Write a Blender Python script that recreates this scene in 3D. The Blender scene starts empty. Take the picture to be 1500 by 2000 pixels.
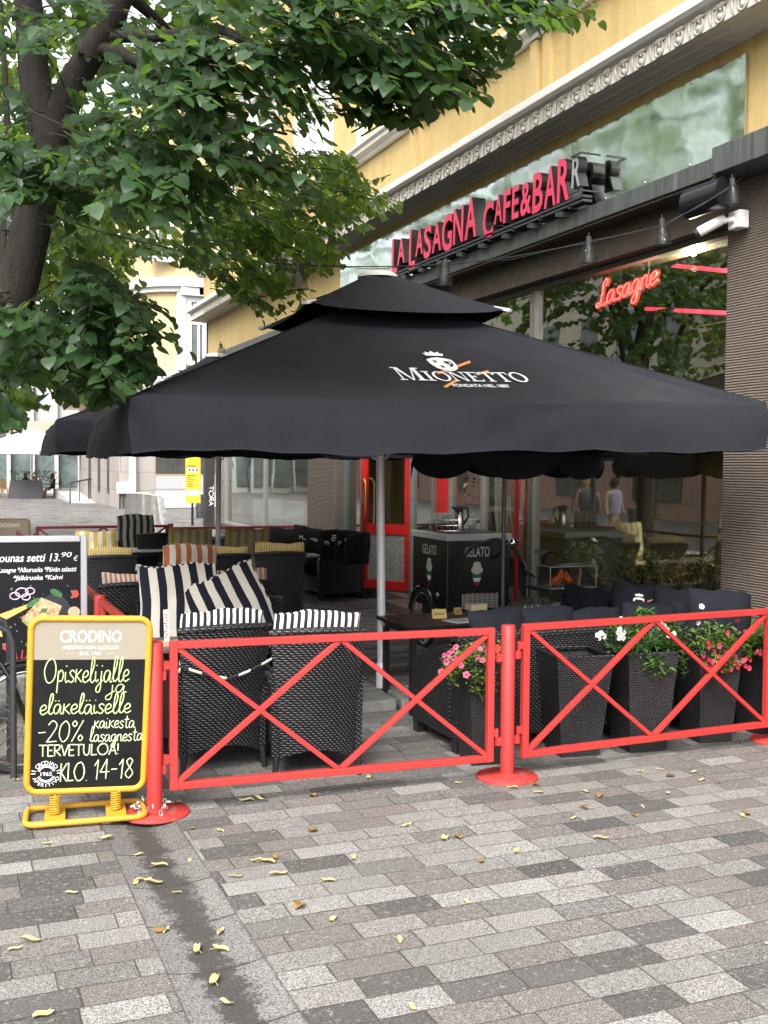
import bpy, math, random
import numpy as np
from mathutils import Vector, Matrix, Euler
R=math.radians; PI=math.pi
random.seed(7); rng=np.random.default_rng(7)
SC=bpy.context.scene; COL=SC.collection
# ------------------------------------------------------------------ camera, sky, sun, exposure
H=2.0; FPX=2100.0
cam=bpy.data.cameras.new('camera'); co=bpy.data.objects.new('camera',cam); COL.objects.link(co)
cam.sensor_fit='VERTICAL'; cam.sensor_height=36; cam.lens=FPX/2000*36; cam.clip_end=600; cam.clip_start=.05
RM=Matrix.Rotation(R(-22.4),3,'Z')@Matrix.Rotation(PI/2-math.atan(92/2100),3,'X')@Matrix.Rotation(.008,3,'Z')
co.matrix_world=Matrix.Translation((0,0,H))@RM.to_4x4(); SC.camera=co
w=bpy.data.worlds.new('World'); SC.world=w; w.use_nodes=True
nt=w.node_tree; nt.nodes.clear()
sky=nt.nodes.new('ShaderNodeTexSky'); sky.sky_type='NISHITA'; sky.sun_disc=False
SUN_EL,SUN_AZ=R(46),R(220)     # azimuth from +Y clockwise
sky.sun_elevation=SUN_EL; sky.sun_rotation=SUN_AZ; sky.air_density=1.0; sky.dust_density=4.0; sky.ozone_density=1.0
hs=nt.nodes.new('ShaderNodeHueSaturation'); hs.inputs['Saturation'].default_value=.25
bg=nt.nodes.new('ShaderNodeBackground'); bg.inputs[1].default_value=.15
wo=nt.nodes.new('ShaderNodeOutputWorld')
nt.links.new(sky.outputs[0],hs.inputs['Color']); nt.links.new(hs.outputs[0],bg.inputs[0]); nt.links.new(bg.outputs[0],wo.inputs[0])
sl=bpy.data.lights.new('sun','SUN'); sl.energy=.85; sl.angle=R(30); sl.color=(1,.96,.9)
so=bpy.data.objects.new('sun',sl); COL.objects.link(so)
sd=Vector((math.sin(SUN_AZ)*math.cos(SUN_EL),math.cos(SUN_AZ)*math.cos(SUN_EL),math.sin(SUN_EL)))
so.rotation_euler=sd.to_track_quat('Z','Y').to_euler(); so.location=sd*60
SC.view_settings.view_transform='Standard'; SC.view_settings.look='None'; SC.view_settings.gamma=1; SC.view_settings.exposure=1.9
SC.cycles.max_bounces=7; SC.cycles.transparent_max_bounces=12; SC.cycles.glossy_bounces=4; SC.cycles.diffuse_bounces=5
SC.cycles.sample_clamp_indirect=6; SC.cycles.caustics_reflective=False; SC.cycles.caustics_refractive=False
# ------------------------------------------------------------------ surveying: photo pixel -> place
O=Vector((0,0,H))
def ray(x,y): return RM@Vector(((x-750)/FPX,(1000-y)/FPX,-1))
def G(x,y,z=0.0): d=ray(x,y); return O+d*((z-H)/d.z)
def FX(x,y,X): d=ray(x,y); return O+d*(X/d.x)
def FY(x,y,Y): d=ray(x,y); return O+d*(Y/d.y)
def D(x,y,z): return O+ray(x,y)*z
# ------------------------------------------------------------------ materials
MATS={}
def mat(name,col,rough=.6,metal=0,spec=.5,var=.0,vscale=6,bump=0,bscale=60,emit=None,estr=0,col2=None,coat=0,dirt=None):
    if name in MATS: return MATS[name]
    m=bpy.data.materials.new(name); m.use_nodes=True; n=m.node_tree; L=n.links
    b=n.nodes['Principled BSDF']; b.inputs['Base Color'].default_value=(*col,1); b.inputs['Roughness'].default_value=rough
    b.inputs['Metallic'].default_value=metal; b.inputs['Specular IOR Level'].default_value=spec
    if coat: b.inputs['Coat Weight'].default_value=coat; b.inputs['Coat Roughness'].default_value=.15
    tc=n.nodes.new('ShaderNodeTexCoord')
    if var or col2:
        no=n.nodes.new('ShaderNodeTexNoise'); no.inputs['Scale'].default_value=vscale; no.inputs['Detail'].default_value=6; no.inputs['Roughness'].default_value=.65
        L.new(tc.outputs['Object'],no.inputs['Vector'])
        cr=n.nodes.new('ShaderNodeValToRGB'); cr.color_ramp.elements[0].position=.3; cr.color_ramp.elements[1].position=.7
        c2=col2 or tuple(min(1,c*(1+var)) for c in col); c1=tuple(c*(1-var) for c in col)
        cr.color_ramp.elements[0].color=(*c1,1); cr.color_ramp.elements[1].color=(*c2,1)
        L.new(no.outputs['Fac'],cr.inputs[0]); L.new(cr.outputs[0],b.inputs['Base Color'])
    if bump:
        nb=n.nodes.new('ShaderNodeTexNoise'); nb.inputs['Scale'].default_value=bscale; nb.inputs['Detail'].default_value=5
        L.new(tc.outputs['Object'],nb.inputs['Vector'])
        bp=n.nodes.new('ShaderNodeBump'); bp.inputs['Strength'].default_value=bump; bp.inputs['Distance'].default_value=.02
        L.new(nb.outputs['Fac'],bp.inputs['Height']); L.new(bp.outputs[0],b.inputs['Normal'])
    if emit: b.inputs['Emission Color'].default_value=(*emit,1); b.inputs['Emission Strength'].default_value=estr
    MATS[name]=m; return m
class NB:
    """tiny node helper"""
    def __init__(s,name):
        s.m=bpy.data.materials.new(name); s.m.use_nodes=True; s.n=s.m.node_tree; s.b=s.n.nodes['Principled BSDF']; MATS[name]=s.m
        s.tc=s.n.nodes.new('ShaderNodeTexCoord')
    def node(s,t,**k):
        x=s.n.nodes.new('ShaderNode'+t)
        for a,v in k.items(): setattr(x,a,v)
        return x
    def put(s,sock,v):
        if hasattr(v,'is_linked') or isinstance(v,bpy.types.NodeSocket): s.n.links.new(v,sock)
        else: sock.default_value=v
    def math(s,op,a,b=0.0,c=0.0):
        x=s.node('Math',operation=op); s.put(x.inputs[0],a); s.put(x.inputs[1],b); s.put(x.inputs[2],c); return x.outputs[0]
    def mix(s,f,a,b,bt='MIX'):
        x=s.node('Mix',data_type='RGBA',blend_type=bt); s.put(x.inputs[0],f)
        s.put(x.inputs[6],a if not isinstance(a,tuple) else (*a,1)); s.put(x.inputs[7],b if not isinstance(b,tuple) else (*b,1)); return x.outputs[2]
    def noise(s,vec,scale,detail=5,rough=.6):
        x=s.node('TexNoise'); s.n.links.new(vec,x.inputs['Vector']); x.inputs['Scale'].default_value=scale; x.inputs['Detail'].default_value=detail; x.inputs['Roughness'].default_value=rough; return x.outputs['Fac']
    def ramp(s,f,stops,interp='LINEAR'):
        x=s.node('ValToRGB'); r=x.color_ramp; r.interpolation=interp
        while len(r.elements)<len(stops): r.elements.new(.5)
        for e,(p,c) in zip(r.elements,stops): e.position=p; e.color=(*c,1) if len(c)==3 else c
        s.put(x.inputs[0],f); return x.outputs[0]
    def bump(s,h,strength=.5,dist=.01):
        x=s.node('Bump'); x.inputs['Strength'].default_value=strength; x.inputs['Distance'].default_value=dist; s.put(x.inputs['Height'],h); s.n.links.new(x.outputs[0],s.b.inputs['Normal'])
    def col(s,c): s.put(s.b.inputs['Base Color'],c if not isinstance(c,tuple) else (*c,1))
    def rough(s,r): s.put(s.b.inputs['Roughness'],r)
def weave(name,base,hi,cw,ch,rough=.38,strength=.9,dist=.006):
    q=NB(name); wn=q.node('TexNoise'); q.n.links.new(q.tc.outputs['UV'],wn.inputs['Vector']); wn.inputs['Scale'].default_value=9; wn.inputs['Detail'].default_value=4; vm=q.node('VectorMath',operation='MULTIPLY_ADD'); q.n.links.new(wn.outputs['Color'],vm.inputs[0]); vm.inputs[1].default_value=(.016,.012,0); q.n.links.new(q.tc.outputs['UV'],vm.inputs[2]); sp=q.node('SeparateXYZ'); q.n.links.new(vm.outputs[0],sp.inputs[0])
    row=q.math('DIVIDE',sp.outputs[1],ch); fl=q.math('FLOOR',row); fr=q.math('FRACT',row)
    off=q.math('MULTIPLY',q.math('MODULO',fl,2.0),.5)
    u=q.math('ADD',q.math('DIVIDE',sp.outputs[0],cw),off)
    a=q.math('ABSOLUTE',q.math('SINE',q.math('MULTIPLY',q.math('FRACT',u),PI)))
    b=q.math('ABSOLUTE',q.math('SINE',q.math('MULTIPLY',fr,PI)))
    h=q.math('MULTIPLY',q.math('POWER',a,.7),q.math('POWER',b,.6))
    dk=q.noise(q.tc.outputs['Object'],5,5); q.col(q.mix(q.ramp(dk,[(.5,(0,0,0)),(.8,(.5,.5,.5))]),q.ramp(h,[(.15,tuple(c*.25 for c in base)),(.55,base),(1,hi)]),(.030,.029,.028))); q.rough(rough); q.bump(h,strength,dist); q.b.inputs['Specular IOR Level'].default_value=.42  # base colour carries painted highlights on strand crests and shade in the gaps
    return q.m
WICKER=weave('black wicker',(.010,.010,.012),(.028,.028,.031),.034,.0155,rough=.36,strength=.95,dist=.009)
WICKF=weave('fine black wicker',(.012,.012,.013),(.034,.034,.037),.026,.0125,rough=.33,strength=.95,dist=.007)
WICKC=weave('coarse wicker edge',(.012,.012,.014),(.04,.04,.044),.05,.022)
def stripes(name,a,b,period,duty=.5,rough=.8,off=0.0):
    q=NB(name); sp=q.node('SeparateXYZ'); q.n.links.new(q.tc.outputs['UV'],sp.inputs[0])
    nz=q.noise(q.tc.outputs['Object'],7,2)
    u=q.math('ADD',q.math('DIVIDE',sp.outputs[0],period),q.math('ADD',q.math('MULTIPLY',nz,.10),off+100.0))
    f=q.math('LESS_THAN',q.math('FRACT',u),duty)
    fine=q.noise(q.tc.outputs['Object'],350,2)
    c=q.mix(f,b,a); c=q.mix(q.math('MULTIPLY',fine,.06),c,tuple(.7*(x+y)/2 for x,y in zip(a,b)))
    q.col(c); q.rough(rough); big=q.noise(q.tc.outputs['Object'],11,3)
    q.bump(q.math('ADD',q.math('MULTIPLY',fine,.08),big),.5,.02); q.b.inputs['Specular IOR Level'].default_value=.15
    return q.m
CREAM=(.66,.62,.53); NAVY=(.006,.008,.019); ORNG=(.42,.12,.045); YELL=(.52,.36,.07); GREY=(.20,.195,.17)
S_NAVY=stripes('navy and cream wide stripes',NAVY,CREAM,.125,.5,off=.1); S_BLK_N=stripes('black and white narrow stripes',(.014,.014,.018),(.66,.65,.62),.044)
S_ORG=stripes('orange and cream wide stripes',ORNG,CREAM,.115,.48,off=.02); S_ORG_N=stripes('orange and cream narrow stripes',(.40,.16,.09),(.60,.54,.46),.042,.45)
S_YEL=stripes('yellow and cream wide stripes',YELL,(.58,.56,.46),.115,.48,off=.02); S_YEL_N=stripes('yellow and cream narrow stripes',(.44,.30,.05),(.55,.47,.28),.028,.5)
S_GRY=stripes('black and grey wide stripes',(.012,.012,.014),GREY,.105,.5)
def cloth(name,c,var=.15,bump=.35,scale=500):
    q=NB(name); f=q.noise(q.tc.outputs['Object'],scale,2); g=q.noise(q.tc.outputs['Object'],4,5); s2=q.noise(q.tc.outputs['Object'],90,2)
    k=q.mix(g,tuple(x*(1-var) for x in c),tuple(x*(1+var) for x in c)); k=q.mix(q.ramp(s2,[(.74,(0,0,0)),(.78,(.35,.35,.35))]),k,tuple(min(1,x*2.2+.01) for x in c))
    q.col(k); q.rough(.82); q.bump(q.math('ADD',q.math('MULTIPLY',f,.12),g),bump,.02); q.b.inputs['Specular IOR Level'].default_value=.22; return q.m
CANOPY=cloth('black canopy cloth',(.0175,.0185,.0245),.38); NAVYC=cloth('dark navy cushion cloth',(.0085,.0095,.0150),bump=.7); BLACKC=cloth('black seat cloth',(.011,.011,.013),bump=.6)
def painted(name,c,rough=.38,chip=(.25,.22,.2),amt=.70):
    q=NB(name); n=q.noise(q.tc.outputs['Object'],14,8,.7); g=q.noise(q.tc.outputs['Object'],3,3); f=q.noise(q.tc.outputs['Object'],160,2)
    k=q.mix(g,tuple(x*.88 for x in c),tuple(min(1,x*1.08) for x in c)); k=q.mix(q.ramp(n,[(amt,(0,0,0)),(amt+.03,(1,1,1))]),k,chip)
    gr=q.noise(q.tc.outputs['Object'],5.5,7,.75); k=q.mix(q.ramp(gr,[(.5,(0,0,0)),(.72,(.45,.45,.45))]),k,tuple(x*.55+.012 for x in c)); q.col(k); q.rough(q.math('ADD',rough,q.math('MULTIPLY',n,.25))); q.bump(q.math('ADD',f,q.math('MULTIPLY',n,.6)),.10,.004); return q.m
RED=painted('red painted steel',(.41,.029,.025),.40,(.16,.05,.045),.66); REDW=painted('worn red painted base',(.42,.03,.025),.5,(.22,.12,.1),.60)
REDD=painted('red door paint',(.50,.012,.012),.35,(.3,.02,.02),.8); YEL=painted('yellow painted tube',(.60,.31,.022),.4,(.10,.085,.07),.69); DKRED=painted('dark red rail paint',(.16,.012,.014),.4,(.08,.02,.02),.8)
ALU=mat('brushed aluminium',(.55,.56,.57),.42,.85,var=.08,vscale=20); ALUW=mat('light grey painted pole',(.72,.72,.74),.4,.1,var=.06,vscale=8); STEEL=mat('polished steel',(.62,.62,.62),.18,1)
BLK=mat('black painted metal',(.012,.012,.013),.4,var=.3,vscale=9); BLKM=mat('matt black plastic',(.015,.015,.016),.6); RUB=mat('rubber',(.014,.014,.014),.75,bump=.1); DGREY=mat('dark grey steel',(.05,.052,.055),.45,.3,var=.3)
WHT=mat('white paint',(.78,.78,.77),.5,var=.04,vscale=5); WHITEINK=mat('white print',(.82,.83,.85),.6); ORANGEINK=mat('orange print',(.72,.27,.06),.6)
CONC=mat('grey concrete slab',(.23,.23,.22),.85,var=.2,vscale=9,bump=.25,bscale=90); SOIL=mat('dark soil',(.02,.015,.011),.95,var=.6,vscale=60,bump=1,bscale=90)
BRASS=mat('brass',(.55,.38,.13),.28,1); CHALK=mat('lime chalk marker',(.46,.60,.27),.7,var=.12,vscale=60); CHALKW=mat('pale chalk marker',(.52,.62,.38),.7,var=.12,vscale=60)
SLATE=mat('chalkboard',(.007,.008,.008),.55,spec=.25,var=.5,vscale=5,bump=.02); BEIGE=mat('beige sign panel',(.30,.265,.205),.5,var=.04); GREENP=mat('leaf green print',(.06,.2,.05),.6)
def plaster(name,c,var=.10,stain=(.5,.42,.3)):
    q=NB(name); o=q.tc.outputs['Object']; a=q.noise(o,.9,8,.65); b=q.noise(o,5,8,.7); f=q.noise(o,45,4)
    mp=q.node('Mapping'); q.n.links.new(o,mp.inputs[0]); mp.inputs['Scale'].default_value=(6,6,.5); st=q.noise(mp.outputs[0],1,5)
    k=q.mix(a,tuple(x*(1-var) for x in c),tuple(min(1,x*(1+var)) for x in c)); k=q.mix(q.ramp(b,[(.52,(0,0,0)),(.72,(.55,.55,.55))]),k,tuple(x*y for x,y in zip(c,(.80,.74,.7))))
    k=q.mix(q.ramp(st,[(.5,(0,0,0)),(.75,(.6,.6,.6))]),k,tuple(x*s*1.5 for x,s in zip(c,stain)))
    q.col(k); q.rough(.85); q.bump(q.math('ADD',b,q.math('MULTIPLY',f,.4)),.35,.015); return q.m
YPLAS=plaster('yellow plaster',(.49,.355,.15)); CREAMP=plaster('pale yellow plaster',(.46,.36,.195)); GPLAS=plaster('grey white stucco',(.62,.60,.56),.10,(.55,.52,.5)); WPLAS=plaster('white stucco',(.56,.555,.54),.06,(.55,.54,.52))
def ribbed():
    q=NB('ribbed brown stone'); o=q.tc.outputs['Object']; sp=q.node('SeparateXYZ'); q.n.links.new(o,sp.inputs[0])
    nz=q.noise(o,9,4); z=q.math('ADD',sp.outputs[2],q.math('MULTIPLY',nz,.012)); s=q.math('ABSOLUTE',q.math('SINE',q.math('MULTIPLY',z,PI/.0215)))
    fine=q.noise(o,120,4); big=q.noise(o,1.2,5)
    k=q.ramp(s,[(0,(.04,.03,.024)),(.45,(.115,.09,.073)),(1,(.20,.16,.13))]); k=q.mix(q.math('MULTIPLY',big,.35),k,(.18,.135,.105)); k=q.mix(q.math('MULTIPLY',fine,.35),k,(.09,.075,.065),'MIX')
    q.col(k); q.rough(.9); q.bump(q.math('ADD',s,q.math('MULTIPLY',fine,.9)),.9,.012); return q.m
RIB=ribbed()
def granite(name,c,bw=.9,bh=.55):
    q=NB(name); o=q.tc.outputs['UV']; br=q.node('TexBrick'); q.n.links.new(o,br.inputs['Vector']); br.inputs['Scale'].default_value=1; br.inputs['Brick Width'].default_value=bw; br.inputs['Row Height'].default_value=bh; br.inputs['Mortar Size'].default_value=.012
    br.inputs['Color1'].default_value=(*[x*.88 for x in c],1); br.inputs['Color2'].default_value=(*[x*1.1 for x in c],1); br.inputs['Mortar'].default_value=(*[x*.45 for x in c],1)
    f=q.noise(q.tc.outputs['Object'],140,3); q.col(q.mix(q.math('MULTIPLY',f,.4),br.outputs[0],tuple(x*.45 for x in c))); q.rough(.7); q.bump(br.outputs['Fac'],-.4,.01); return q.m
GRAN=granite('grey pink granite blocks',(.34,.305,.28),1.6,.8); GRANP=granite('pinkish stone blocks',(.40,.245,.20),1.2,.6); DGRAN=mat('brown granite step',(.16,.12,.10),.7,var=.3,vscale=50,bump=.1)
FASC=NB('weathered dark metal fascia'); _o=FASC.tc.outputs['Object']; _mp=FASC.node('Mapping'); FASC.n.links.new(_o,_mp.inputs[0]); _mp.inputs['Scale'].default_value=(3,14,1.2)
FASC.col(FASC.ramp(FASC.noise(_mp.outputs[0],1,6,.7),[(.3,(.06,.063,.063)),(.6,(.13,.135,.132)),(.75,(.21,.21,.205))])); FASC.rough(.5); FASC.b.inputs['Metallic'].default_value=.4; FASC=FASC.m
SOFF=mat('dark brown soffit',(.055,.040,.030),.7,var=.35,vscale=7)
def panelmat():
    q=NB('wavy polished metal panel'); o=q.tc.outputs['Object']; a=q.noise(o,.75,2,.5); b=q.noise(o,2.6,2,.5); mp=q.node('Mapping'); q.n.links.new(o,mp.inputs[0]); mp.inputs['Scale'].default_value=(1,3,40); s=q.noise(mp.outputs[0],2,3); s2=q.noise(o,30,6,.8)
    q.col(q.mix(q.ramp(s2,[(.45,(0,0,0)),(.8,(.5,.5,.5))]),(.64,.70,.65),(.46,.50,.46))); q.b.inputs['Metallic'].default_value=1; q.rough(q.math('ADD',.035,q.math('MULTIPLY',s2,.12)))
    q.bump(q.math('ADD',q.math('ADD',a,q.math('MULTIPLY',b,.16)),q.math('MULTIPLY',s,.002)),.16,.10); return q.m
MIRR=panelmat()
def glass(name,fac=.3,tint=(.86,.9,.88),rough=.0,wav=.15):
    m=bpy.data.materials.new(name); m.use_nodes=True; n=m.node_tree; n.nodes.clear(); out=n.nodes.new('ShaderNodeOutputMaterial'); mx=n.nodes.new('ShaderNodeMixShader')
    t=n.nodes.new('ShaderNodeBsdfTransparent'); t.inputs[0].default_value=(*tint,1); g=n.nodes.new('ShaderNodeBsdfGlossy'); g.inputs['Roughness'].default_value=rough; g.inputs[0].default_value=(.95,.96,.95,1)
    lw=n.nodes.new('ShaderNodeLayerWeight'); fr=n.nodes.new('ShaderNodeMath'); fr.operation='POWER'; n.links.new(lw.outputs['Facing'],fr.inputs[0]); fr.inputs[1].default_value=3.2; ad=n.nodes.new('ShaderNodeMath'); ad.operation='ADD'; ad.inputs[1].default_value=fac; ad.use_clamp=True
    tc=n.nodes.new('ShaderNodeTexCoord'); no=n.nodes.new('ShaderNodeTexNoise'); no.inputs['Scale'].default_value=1.1; no.inputs['Detail'].default_value=1; bp=n.nodes.new('ShaderNodeBump'); bp.inputs['Strength'].default_value=wav; bp.inputs['Distance'].default_value=.02
    L=n.links; L.new(tc.outputs['Object'],no.inputs['Vector']); L.new(no.outputs['Fac'],bp.inputs['Height']); L.new(bp.outputs[0],g.inputs['Normal'])
    L.new(fr.outputs[0],ad.inputs[0]); L.new(ad.outputs[0],mx.inputs[0]); L.new(t.outputs[0],mx.inputs[1]); L.new(g.outputs[0],mx.inputs[2]); L.new(mx.outputs[0],out.inputs[0]); MATS[name]=m; return m
GLASS=glass('shop window glass',.14); GLASSF=glass('far window glass',.16,(.7,.75,.75)); CLEAR=glass('clear tumbler glass',.05,(.93,.95,.95),wav=0); CLEARP=glass('clear plastic',.06,(.88,.88,.9),.1,wav=0)
def bark():
    q=NB('dark linden bark'); o=q.tc.outputs['Object']; mp=q.node('Mapping'); q.n.links.new(o,mp.inputs[0]); mp.inputs['Scale'].default_value=(16,16,4); a=q.noise(mp.outputs[0],1.2,6,.7); b=q.noise(o,60,4); v=q.node('TexVoronoi'); q.n.links.new(o,v.inputs['Vector']); v.inputs['Scale'].default_value=55
    k=q.ramp(a,[(.3,(.008,.006,.005)),(.6,(.026,.020,.016)),(.8,(.055,.045,.034))]); k=q.mix(q.ramp(v.outputs['Distance'],[(.05,(.6,.6,.6)),(.22,(0,0,0))]),k,(.13,.115,.085)); q.col(k); q.rough(.92); q.bump(q.math('ADD',a,q.math('MULTIPLY',b,.35)),.8,.03); return q.m
BARK=bark()
def leafm(name,dark,light,trans,tw=.35):
    m=bpy.data.materials.new(name); m.use_nodes=True; n=m.node_tree; L=n.links; b=n.nodes['Principled BSDF']; out=n.nodes['Material Output']
    ge=n.nodes.new('ShaderNodeNewGeometry'); cr=n.nodes.new('ShaderNodeValToRGB'); cr.color_ramp.elements[0].color=(*dark,1); cr.color_ramp.elements[1].color=(*light,1); L.new(ge.outputs['Random Per Island'],cr.inputs[0])
    L.new(cr.outputs[0],b.inputs['Base Color']); b.inputs['Roughness'].default_value=.42; b.inputs['Specular IOR Level'].default_value=.45
    tr=n.nodes.new('ShaderNodeBsdfTranslucent'); tr.inputs[0].default_value=(*trans,1); mx=n.nodes.new('ShaderNodeMixShader'); mx.inputs[0].default_value=tw; L.new(b.outputs[0],mx.inputs[1]); L.new(tr.outputs[0],mx.inputs[2]); L.new(mx.outputs[0],out.inputs[0])
    uv=n.nodes.new('ShaderNodeTexCoord'); wv=n.nodes.new('ShaderNodeTexWave'); wv.inputs['Scale'].default_value=2.6; wv.inputs['Distortion'].default_value=1.0; wv.bands_direction='DIAGONAL'; bp=n.nodes.new('ShaderNodeBump'); bp.inputs['Strength'].default_value=.16; bp.inputs['Distance'].default_value=.003
    L.new(uv.outputs['UV'],wv.inputs['Vector']); L.new(wv.outputs['Fac'],bp.inputs['Height']); L.new(bp.outputs[0],b.inputs['Normal']); MATS[name]=m; return m
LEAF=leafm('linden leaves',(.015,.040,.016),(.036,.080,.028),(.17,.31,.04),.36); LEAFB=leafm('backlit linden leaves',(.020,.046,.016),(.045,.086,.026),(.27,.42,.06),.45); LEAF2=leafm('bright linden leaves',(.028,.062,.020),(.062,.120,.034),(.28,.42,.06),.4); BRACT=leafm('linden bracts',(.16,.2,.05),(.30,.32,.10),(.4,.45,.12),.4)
PLEAF=leafm('petunia leaves',(.09,.17,.035),(.20,.31,.07),(.30,.40,.07),.3); VLEAF=leafm('verbena leaves',(.055,.13,.035),(.11,.22,.06),(.18,.3,.05),.3); FALLEN=leafm('fallen linden bracts',(.36,.29,.10),(.52,.48,.27),(.4,.35,.12),.15); FALLENB=leafm('brown fallen leaves',(.16,.09,.03),(.30,.19,.06),(.2,.12,.04),.15)
PINK=mat('pink petals',(.62,.13,.22),.6,var=.25,vscale=40); PINKC=mat('dark petal throat',(.32,.01,.05),.6); WPET=mat('white petals',(.80,.80,.78),.6); CRIM=mat('crimson petals',(.33,.008,.03),.55,var=.4,vscale=40)
SKIN=mat('skin',(.52,.33,.25),.55); 
# ------------------------------------------------------------------ mesh builder
class MB:
    def __init__(s): s.v=[]; s.f=[]; s.mi=[]; s.uv={}; s.k=0; s.sm=set()
    def add(s,v,f,uv=None,smooth=False):
        o=len(s.v); s.v.extend([tuple(p) for p in v])
        for i,q in enumerate(f):
            if smooth: s.sm.add(len(s.f))
            if uv: s.uv[len(s.f)]=[uv[j] for j in q]
            s.f.append(tuple(o+j for j in q)); s.mi.append(s.k)
        return s
    def box(s,c,d,rot=None):
        x,y,z=d[0]/2,d[1]/2,d[2]/2; P=[Vector(p) for p in ((-x,-y,-z),(x,-y,-z),(x,y,-z),(-x,y,-z),(-x,-y,z),(x,-y,z),(x,y,z),(-x,y,z))]
        if rot is not None:
            M=rot if isinstance(rot,Matrix) else Euler(rot).to_matrix(); P=[M@p for p in P]
        c=Vector(c); return s.add([p+c for p in P],[(0,3,2,1),(4,5,6,7),(0,1,5,4),(1,2,6,5),(2,3,7,6),(3,0,4,7)])
    def bb(s,a,b): return s.box([(i+j)/2 for i,j in zip(a,b)],[abs(j-i) for i,j in zip(a,b)])
    def bar(s,a,b,wd,dp,up=(0,0,1)):
        a,b=Vector(a),Vector(b); d=(b-a); L=d.length; d.normalize(); u=Vector(up); sx=d.cross(u)
        if sx.length<1e-4: sx=d.cross(Vector((1,0,0)))
        sx.normalize(); u=sx.cross(d); M=Matrix((sx,d,u)).transposed(); return s.box((a+b)/2,(wd,L,dp),M)
    def tube(s,pts,r,n=8,cap=True,closed=False,flat=1.0,nrm=None):
        P=[Vector(p) for p in pts]; m=len(P); rs=r if isinstance(r,(list,tuple)) else [r]*m; V=[]; prev=None
        for i,p in enumerate(P):
            a=P[i-1] if (i or closed) else P[0]; b=P[(i+1)%m] if (i<m-1 or closed) else P[-1]; t=(b-a)
            if t.length<1e-7: t=Vector((0,0,1))
            t.normalize()
            if nrm is not None: x=Vector(nrm); x=x-t*x.dot(t); x.normalize() if x.length>1e-6 else None
            elif prev is None: x=t.orthogonal().normalized()
            else: x=prev-t*prev.dot(t); x=x.normalized() if x.length>1e-6 else t.orthogonal().normalized()
            prev=x; y=t.cross(x)
            for k in range(n): an=2*PI*k/n; V.append(p+x*(math.cos(an)*rs[i]*flat)+y*(math.sin(an)*rs[i]))
        F=[]; rg=m if closed else m-1
        for i in range(rg):
            j=(i+1)%m
            for k in range(n): F.append((i*n+k,i*n+(k+1)%n,j*n+(k+1)%n,j*n+k))
        s.add(V,F,smooth=n>5)
        if cap and not closed: s.add(V[:n][::-1],[tuple(range(n))]); s.add(V[-n:],[tuple(range(n))])
        return s
    def lathe(s,prof,c=(0,0,0),n=24,M=None,smooth=True):
        V=[];F=[];c=Vector(c)
        for r,z in prof:
            for k in range(n):
                p=Vector((r*math.cos(2*PI*k/n),r*math.sin(2*PI*k/n),z)); V.append((M@p if M is not None else p)+c)
        for i in range(len(prof)-1):
            for k in range(n): F.append((i*n+k,i*n+(k+1)%n,(i+1)*n+(k+1)%n,(i+1)*n+k))
        s.add(V,F,smooth=smooth)
        if prof[0][0]>1e-4: s.add(V[:n][::-1],[tuple(range(n))])
        if prof[-1][0]>1e-4: s.add(V[-n:],[tuple(range(n))])
        return s
    def prism(s,poly,o,ax,ay,depth):
        """flat outline poly in the frame (o,ax,ay), extruded along ax x ay"""
        o,ax,ay=Vector(o),Vector(ax),Vector(ay); nz=ax.cross(ay).normalized(); n=len(poly)
        a=[o+ax*x+ay*y for x,y in poly]; b=[p+nz*depth for p in a]
        s.add(a+b,[tuple(range(n))[::-1],tuple(range(n,2*n))]+[(i,(i+1)%n,n+(i+1)%n,n+i) for i in range(n)]); return s
    def grid(s,fn,nu,nv,smooth=True,uvs=None):
        V=[fn(i/nu,j/nv) for j in range(nv+1) for i in range(nu+1)]; F=[(j*(nu+1)+i,j*(nu+1)+i+1,(j+1)*(nu+1)+i+1,(j+1)*(nu+1)+i) for j in range(nv) for i in range(nu)]
        U=[(i/nu*uvs[0],j/nv*uvs[1]) for j in range(nv+1) for i in range(nu+1)] if uvs else None
        return s.add(V,F,U,smooth)
    def build(s,name,mats,parent=None,bevel=0,weld=False,loc=None):
        me=bpy.data.meshes.new(name); me.from_pydata(s.v,[],s.f)
        if not isinstance(mats,(list,tuple)): mats=[mats]
        for m in mats: me.materials.append(m)
        me.polygons.foreach_set('material_index',s.mi); me.polygons.foreach_set('use_smooth',[i in s.sm for i in range(len(s.f))])
        ul=me.uv_layers.new(name='UVMap'); me.update(); V=s.v
        for p in me.polygons:
            if p.index in s.uv:
                for li,q in zip(p.loop_indices,s.uv[p.index]): ul.data[li].uv=q
            else:
                n=p.normal; ax=max(range(3),key=lambda i:abs(n[i])); a,b=((1,2),(0,2),(0,1))[ax]
                for li,vi in zip(p.loop_indices,p.vertices): ul.data[li].uv=(V[vi][a],V[vi][b])
        o=bpy.data.objects.new(name,me); COL.objects.link(o)
        if parent: o.parent=parent
        if loc is not None: o.location=loc
        if weld: md=o.modifiers.new('weld','WELD'); md.merge_threshold=.0005
        if bevel:
            md=o.modifiers.new('bevel','BEVEL'); md.width=bevel; md.segments=2; md.limit_method='ANGLE'; md.angle_limit=R(40)
        return o
def tag(o,label=None,cat=None,group=None,kind=None):
    for k,v in (('label',label),('category',cat),('group',group),('kind',kind)):
        if v: o[k]=v
    return o
def thing(name,label,cat,loc=(0,0,0),rz=0,group=None):
    o=bpy.data.objects.new(name,None); COL.objects.link(o); o.location=loc; o.rotation_euler=(0,0,rz); o.empty_display_size=.1; return tag(o,label,cat,group)
def copy_tree(o,parent=None):
    c=o.copy(); COL.objects.link(c); c.parent=parent
    for ch in list(o.children): copy_tree(ch,c)
    return c
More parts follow.
